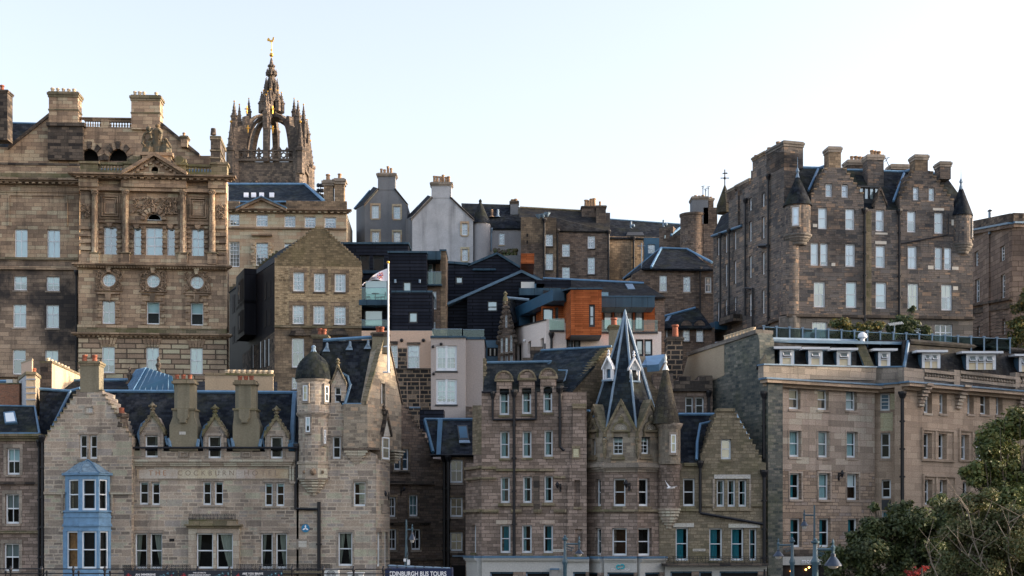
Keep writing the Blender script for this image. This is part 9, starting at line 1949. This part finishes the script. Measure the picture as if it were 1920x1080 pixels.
tree('tallest dark green tree on the terrace, in front of the fourth tenement window', 1690, 114, [(1690, 600, 22, 0), (1704, 620, 20, 0), (1680, 622, 18, 0), (1712, 580, 8, 0), (1725, 632, 18, 0), (1740, 636, 10, 0)], 5200, .13, 'leaf_dark', 23, .14, group=ter, z0=18.2)
tree('tall green tree at the right edge of the picture above the ashlar hotel roof', 1915, 122, [(1922, 580, 26, 0), (1910, 615, 24, 0), (1930, 555, 20, 0), (1905, 640, 18, 0), (1935, 620, 30, 0)], 5200, .14, 'leaf_terrace', 24, .18, z0=18.)
# ============================================================ 19  street furniture
def lamp(name, label, px, Y, ytop, yarm, xarm, ybell, yglass, bell_m, post_r=.06, arm_r=.04, z0=None, scroll=False, collar=True, mat='teal_iron', yplain=None):
 z0 = terr(Y) if z0 is None else z0; c = P(px, HY, Y); z = lambda y: P(0, y, Y).z
 t = thing(name, label, 'street lamp', (c.x, Y, z0)); m = MB()
 m.lathe((c.x, Y), [(post_r*2.6, z0), (post_r*2.6, z0+.7), (post_r*1.5, z0+.9), (post_r*1.4, z(1060)), (post_r*2.1, z(1055)), (post_r*2.1, z(1052)), (post_r*1.2, z(1046)), (post_r, z(ytop+8)), (post_r*1.9, z(ytop+6)), (post_r*2.0, z(ytop+3)), (post_r*.7, z(ytop+1.5)), (post_r*1.1, z(ytop)), (.01, z(ytop-3))] if collar else [(post_r*2, z0), (post_r*1.8, z(1060)), (post_r, z(1020)), (post_r*.7, z(ytop))], 14, mat); m.build('post', t, True)
 e = P(xarm, yarm, Y); m = MB(); m.tube([P(px, yarm, Y), e], arm_r, mat, 8); m.tube([e+Vector((0, 0, .1)), P(xarm, ybell-6, Y)], arm_r*1.2, mat, 8)
 m.lathe((e.x, Y), [(arm_r*1.3, e.z-.05), (arm_r*1.8, e.z+.08), (arm_r*.7, e.z+.16), (arm_r*1.1, e.z+.24), (.01, e.z+.36)], 8, mat); m.build('arm', t)
 if scroll:
  m = MB(); s = 1 if xarm > px else -1
  for k in range(7):
   cx_ = px+s*(4+(k % 4)*3.6); cy_ = yarm+4+(k//4)*5+(k % 4)*1.2
   pts = [P(cx_+2.0*(1-q/9)*math.cos(q*1.0), cy_+2.2*(1-q/9)*math.sin(q*1.0), Y) for q in range(8)]; m.tube(pts, .014, mat, 4)
  m.build('scrollwork', t)
 r = bell_m/2; zb = z(yglass-6); zt_ = z(ybell-7); m = MB(); h = zt_-zb
 m.lathe((e.x, Y), [(r, zb), (r*.96, zb+h*.08), (r*.62, zb+h*.42), (r*.4, zb+h*.62), (r*.28, zb+h*.72), (r*.28, zb+h*.92), (r*.12, zb+h)], 18, 'dark_bell'); m.build('lamp_shade', t, True)
 m = MB(); m.lathe((e.x, Y), [(.01, z(yglass)), (r*.35, z(yglass)+.02), (r*.56, z(yglass)+(zb-z(yglass))*.55), (r*.6, zb)], 14, 'lamp_glass'); m.build('lamp_glass', t, True)
 return t
lamp('street_lamp', 'large near street lamp with bell shade on the right, beside the dark tree', 1528.5, 48, 1012, 1030, 1562, 1044, 1067, .62, .075, .045, scroll=True, z0=2.4)
lamp('street_lamp', 'street lamp with bell shade hanging left, in front of the motel fascia', 1485.5, 74, 1010, 1022, 1459.5, 1037, 1049, .58, .075, .045, scroll=True)
lamp('street_lamp', 'slim tall street lamp with small bell shade high before the ashlar hotel', 1527, 86, 947, 966, 1508, 981, 992, .52, .07, .04, collar=False)
lamp('street_lamp', 'street lamp with bell shade hanging right, in front of the turreted hotel shops', 1059.5, 62, 1006, 1020, 1086, 1035, 1044, .40, .06, .035, scroll=True)
t = lamp('street_lamp', 'pale slim street lamp in front of the sooty house in the gap', 762, 88, 974, 993, 773, 1003, 1018, .46, .07, .04, collar=False)
cm = thing('camera_boxes', 'white control boxes strapped to the slim lamp post in the gap', 'control box', tuple(P(764, 1058, 87.8)))
m = MB(); m.wbox(P(759, 1053, 87.8), .14, .14, .18, 'bright_white'); m.wbox(P(766, 1059, 87.8), .17, .15, .32, 'bright_white'); m.build('boxes', cm); m = MB(); m.wbox(P(765, 1041, 87.8), .1, .2, .16, 'unit_dark'); m.wbox(P(762, 1046, 87.9), .16, .2, .08, 'unit_dark'); m.build('bracket', cm)
# near railing on the raised terrace
YR = 36.; F = Fac(-80, YR, 760, YR)
t = thing('railing', 'black iron railing with ball topped posts along the bottom left edge', 'railing', tuple(F.w(F.uv(150, HY)[0], terr(YR))))
m = MB()
for y in (1066.5, 1075, 1082): m.tube([F.p(-80, y), F.p(735, y+1)], .016, 'black_iron', 6)
m.build('rails', t)
for i, x in enumerate((-40, 20, 78, 137.5, 196.5, 255, 313, 371, 430, 489, 548, 606, 663, 719)):
 m = MB(); c = F.p(x, 1066); z = lambda y: F.uv(100, y)[1]; m.lathe((c.x, c.y), [(.028, terr(YR)), (.026, z(1072)), (.04, z(1070)), (.045, z(1067)), (.04, z(1065)), (.018, z(1063.5)), (.03, z(1062.5)), (.01, z(1061))], 8, 'black_iron'); m.build('post', t, True)
 if x < 230:
  m = MB(); c = F.p(x-9 if x < 60 else x+10, 1073, -.05); m.lathe((c.x, c.y), [(.02, c.z-.9), (.02, c.z-.03), (.04, c.z), (.03, c.z+.03), (.01, c.z+.05)], 8, 'black_iron'); m.build('baluster', t, True)
# banners on the railing
def dancer(m, F, u, z, s, mat, seed):
 r = random.Random(seed)
 for k in range(6): a = r.uniform(0, 6.28); m.tube([F.w(u, z, .02), F.w(u+s*.6*math.cos(a), z+s*.6*math.sin(a), .02), F.w(u+s*math.cos(a+.6), z+s*math.sin(a+.6), .02)], s*.1, mat, 4, s*.02)
for i, (x0, x1, lines, lab) in enumerate(((232, 334, [('AN IMMERSIVE', 273, 1079.3, .052, 38)], 'dark banner reading AN IMMERSIVE on the near railing'), (335, 433, [('THE ULTIMATE', 374, 1075, .03, 24), ('UNDERGROUND JOURNEY', 374, 1079.2, .03, 42)], 'dark banner reading THE ULTIMATE UNDERGROUND JOURNEY on the near railing'), (434, 531, [('ARE YOU BRAVE', 474, 1077.3, .05, 39), ('ENOUGH?', 474, 1083, .05, 26)], 'dark banner reading ARE YOU BRAVE on the near railing'))):
 f = F.off(.06); t = thing('banner', lab, 'banner', tuple(f.p((x0+x1)/2, 1100)), 'banners on the railing')
 m = MB(); a, e = f.uv(x0+.3, 1069), f.uv(x1-.3, 1112); m.box(f, a[0], e[1], e[0], a[1], 0, .008, 'banner_dark'); m.build('cloth', t)
 for tx, px, py, h, wpx in lines: text_part(tx, f, px, py, h, 'text_white', t, d=.012, width_m=wpx/ppm(YR), bold=True)
 m = MB(); uu, zz_ = f.uv(x0+10, 1079); dancer(m, f, uu, zz_, .075, 'banner_red', i); dancer(m, f, uu+.02, zz_-.04, .07, 'banner_red', i+7); m.build('red_emblem', t)
 m = MB()
 for k, (dx, dy, mt) in enumerate(((76, 1078, 'banner_blue'), (83, 1075, 'banner_blue'), (89, 1079, 'banner_red'), (70, 1081, 'banner_blue'), (93, 1076, 'banner_blue'))): uu, zz_ = f.uv(x0+dx, dy); dancer(m, f, uu, zz_, .04, mt, i*9+k)
 m.build('printed_figures', t)
# bus tour kiosk sign
Fk = Fac(700, 60, 870, 60.); t = thing('kiosk', 'navy bus tour kiosk with white lettered fascia at the bottom in front of the gap', 'kiosk', tuple(Fk.p(784, 1110)))
m = MB(); a, e = Fk.uv(722.5, 1066), Fk.uv(846, 1130); m.box(Fk, a[0], 1.0, e[0], a[1], -2.2, 0, 'navy'); m.build('body', t)
m = MB(); a, e = Fk.uv(722, 1065.5), Fk.uv(847, 1082); m.box(Fk, a[0], e[1], e[0], a[1], .003, .08, 'navy'); m.build('fascia', t)
text_part('EDINBURGH BUS TOURS', Fk, 784, 1079.8, .19, 'text_white', t, d=.09, width_m=106/ppm(60), bold=True)
m = MB(); A, B = Fk.p(728, 1060.5, -.6), Fk.p(846, 1066, -.6); m.tube([A, B], .05, 'lead_pale', 6)
for k in range(8): c = A.lerp(B, k/7); m.wbox((c.x, c.y, c.z-.3), .08, .08, .36, 'unit_dark')
m.build('roof_rail', t)
# plant units under the hotel balcony
unit(608, 1069, 634, 1092, 70, .6, 'pale condenser unit behind the near railing, leftmost and largest of the pair'); unit(652, 1076, 680, 1096, 70, .6, 'smaller pale condenser unit behind the near railing, right of the larger one')
# gull
c = P(1257, 915, 80); m = MB()
prof = [(-.22, .01), (-.15, .05), (-.03, .075), (.1, .06), (.17, .04), (.22, .035), (.27, .008)]; rings = []
for x, r in prof: rings.append([Vector((c.x+x, c.y+r*.9*math.cos(k*.785), c.z+r*.8*math.sin(k*.785)+(.02 if x > .15 else 0))) for k in range(8)])
for A, B in zip(rings, rings[1:]):
 for k in range(8): m.face([A[k], A[(k+1) % 8], B[(k+1) % 8], B[k]], 'gull_white')
o = m.build('seagull', None, True); tag(o, 'white gull flying past the stone front of the turreted hotel', 'gull'); o['_o'] = [0, 0, 0]
g = MB(); g.slab([c+Vector((.06, 0, .03)), c+Vector((-.12, .02, .05)), c+Vector((-.22, .06, .26)), c+Vector((-.30, .1, .46)), c+Vector((-.21, .06, .30)), c+Vector((-.05, .0, .12))], .015, 'gull_white'); g.build('wing', o); g = MB(); g.slab([c+Vector((.08, -.02, .03)), c+Vector((-.08, -.05, .03)), c+Vector((.1, -.3, .07)), c+Vector((.32, -.5, .1)), c+Vector((.2, -.25, .07))], .015, 'gull_white'); g.build('wing', o)
for o in bpy.data.objects:
 if '_o' in o: del o['_o']
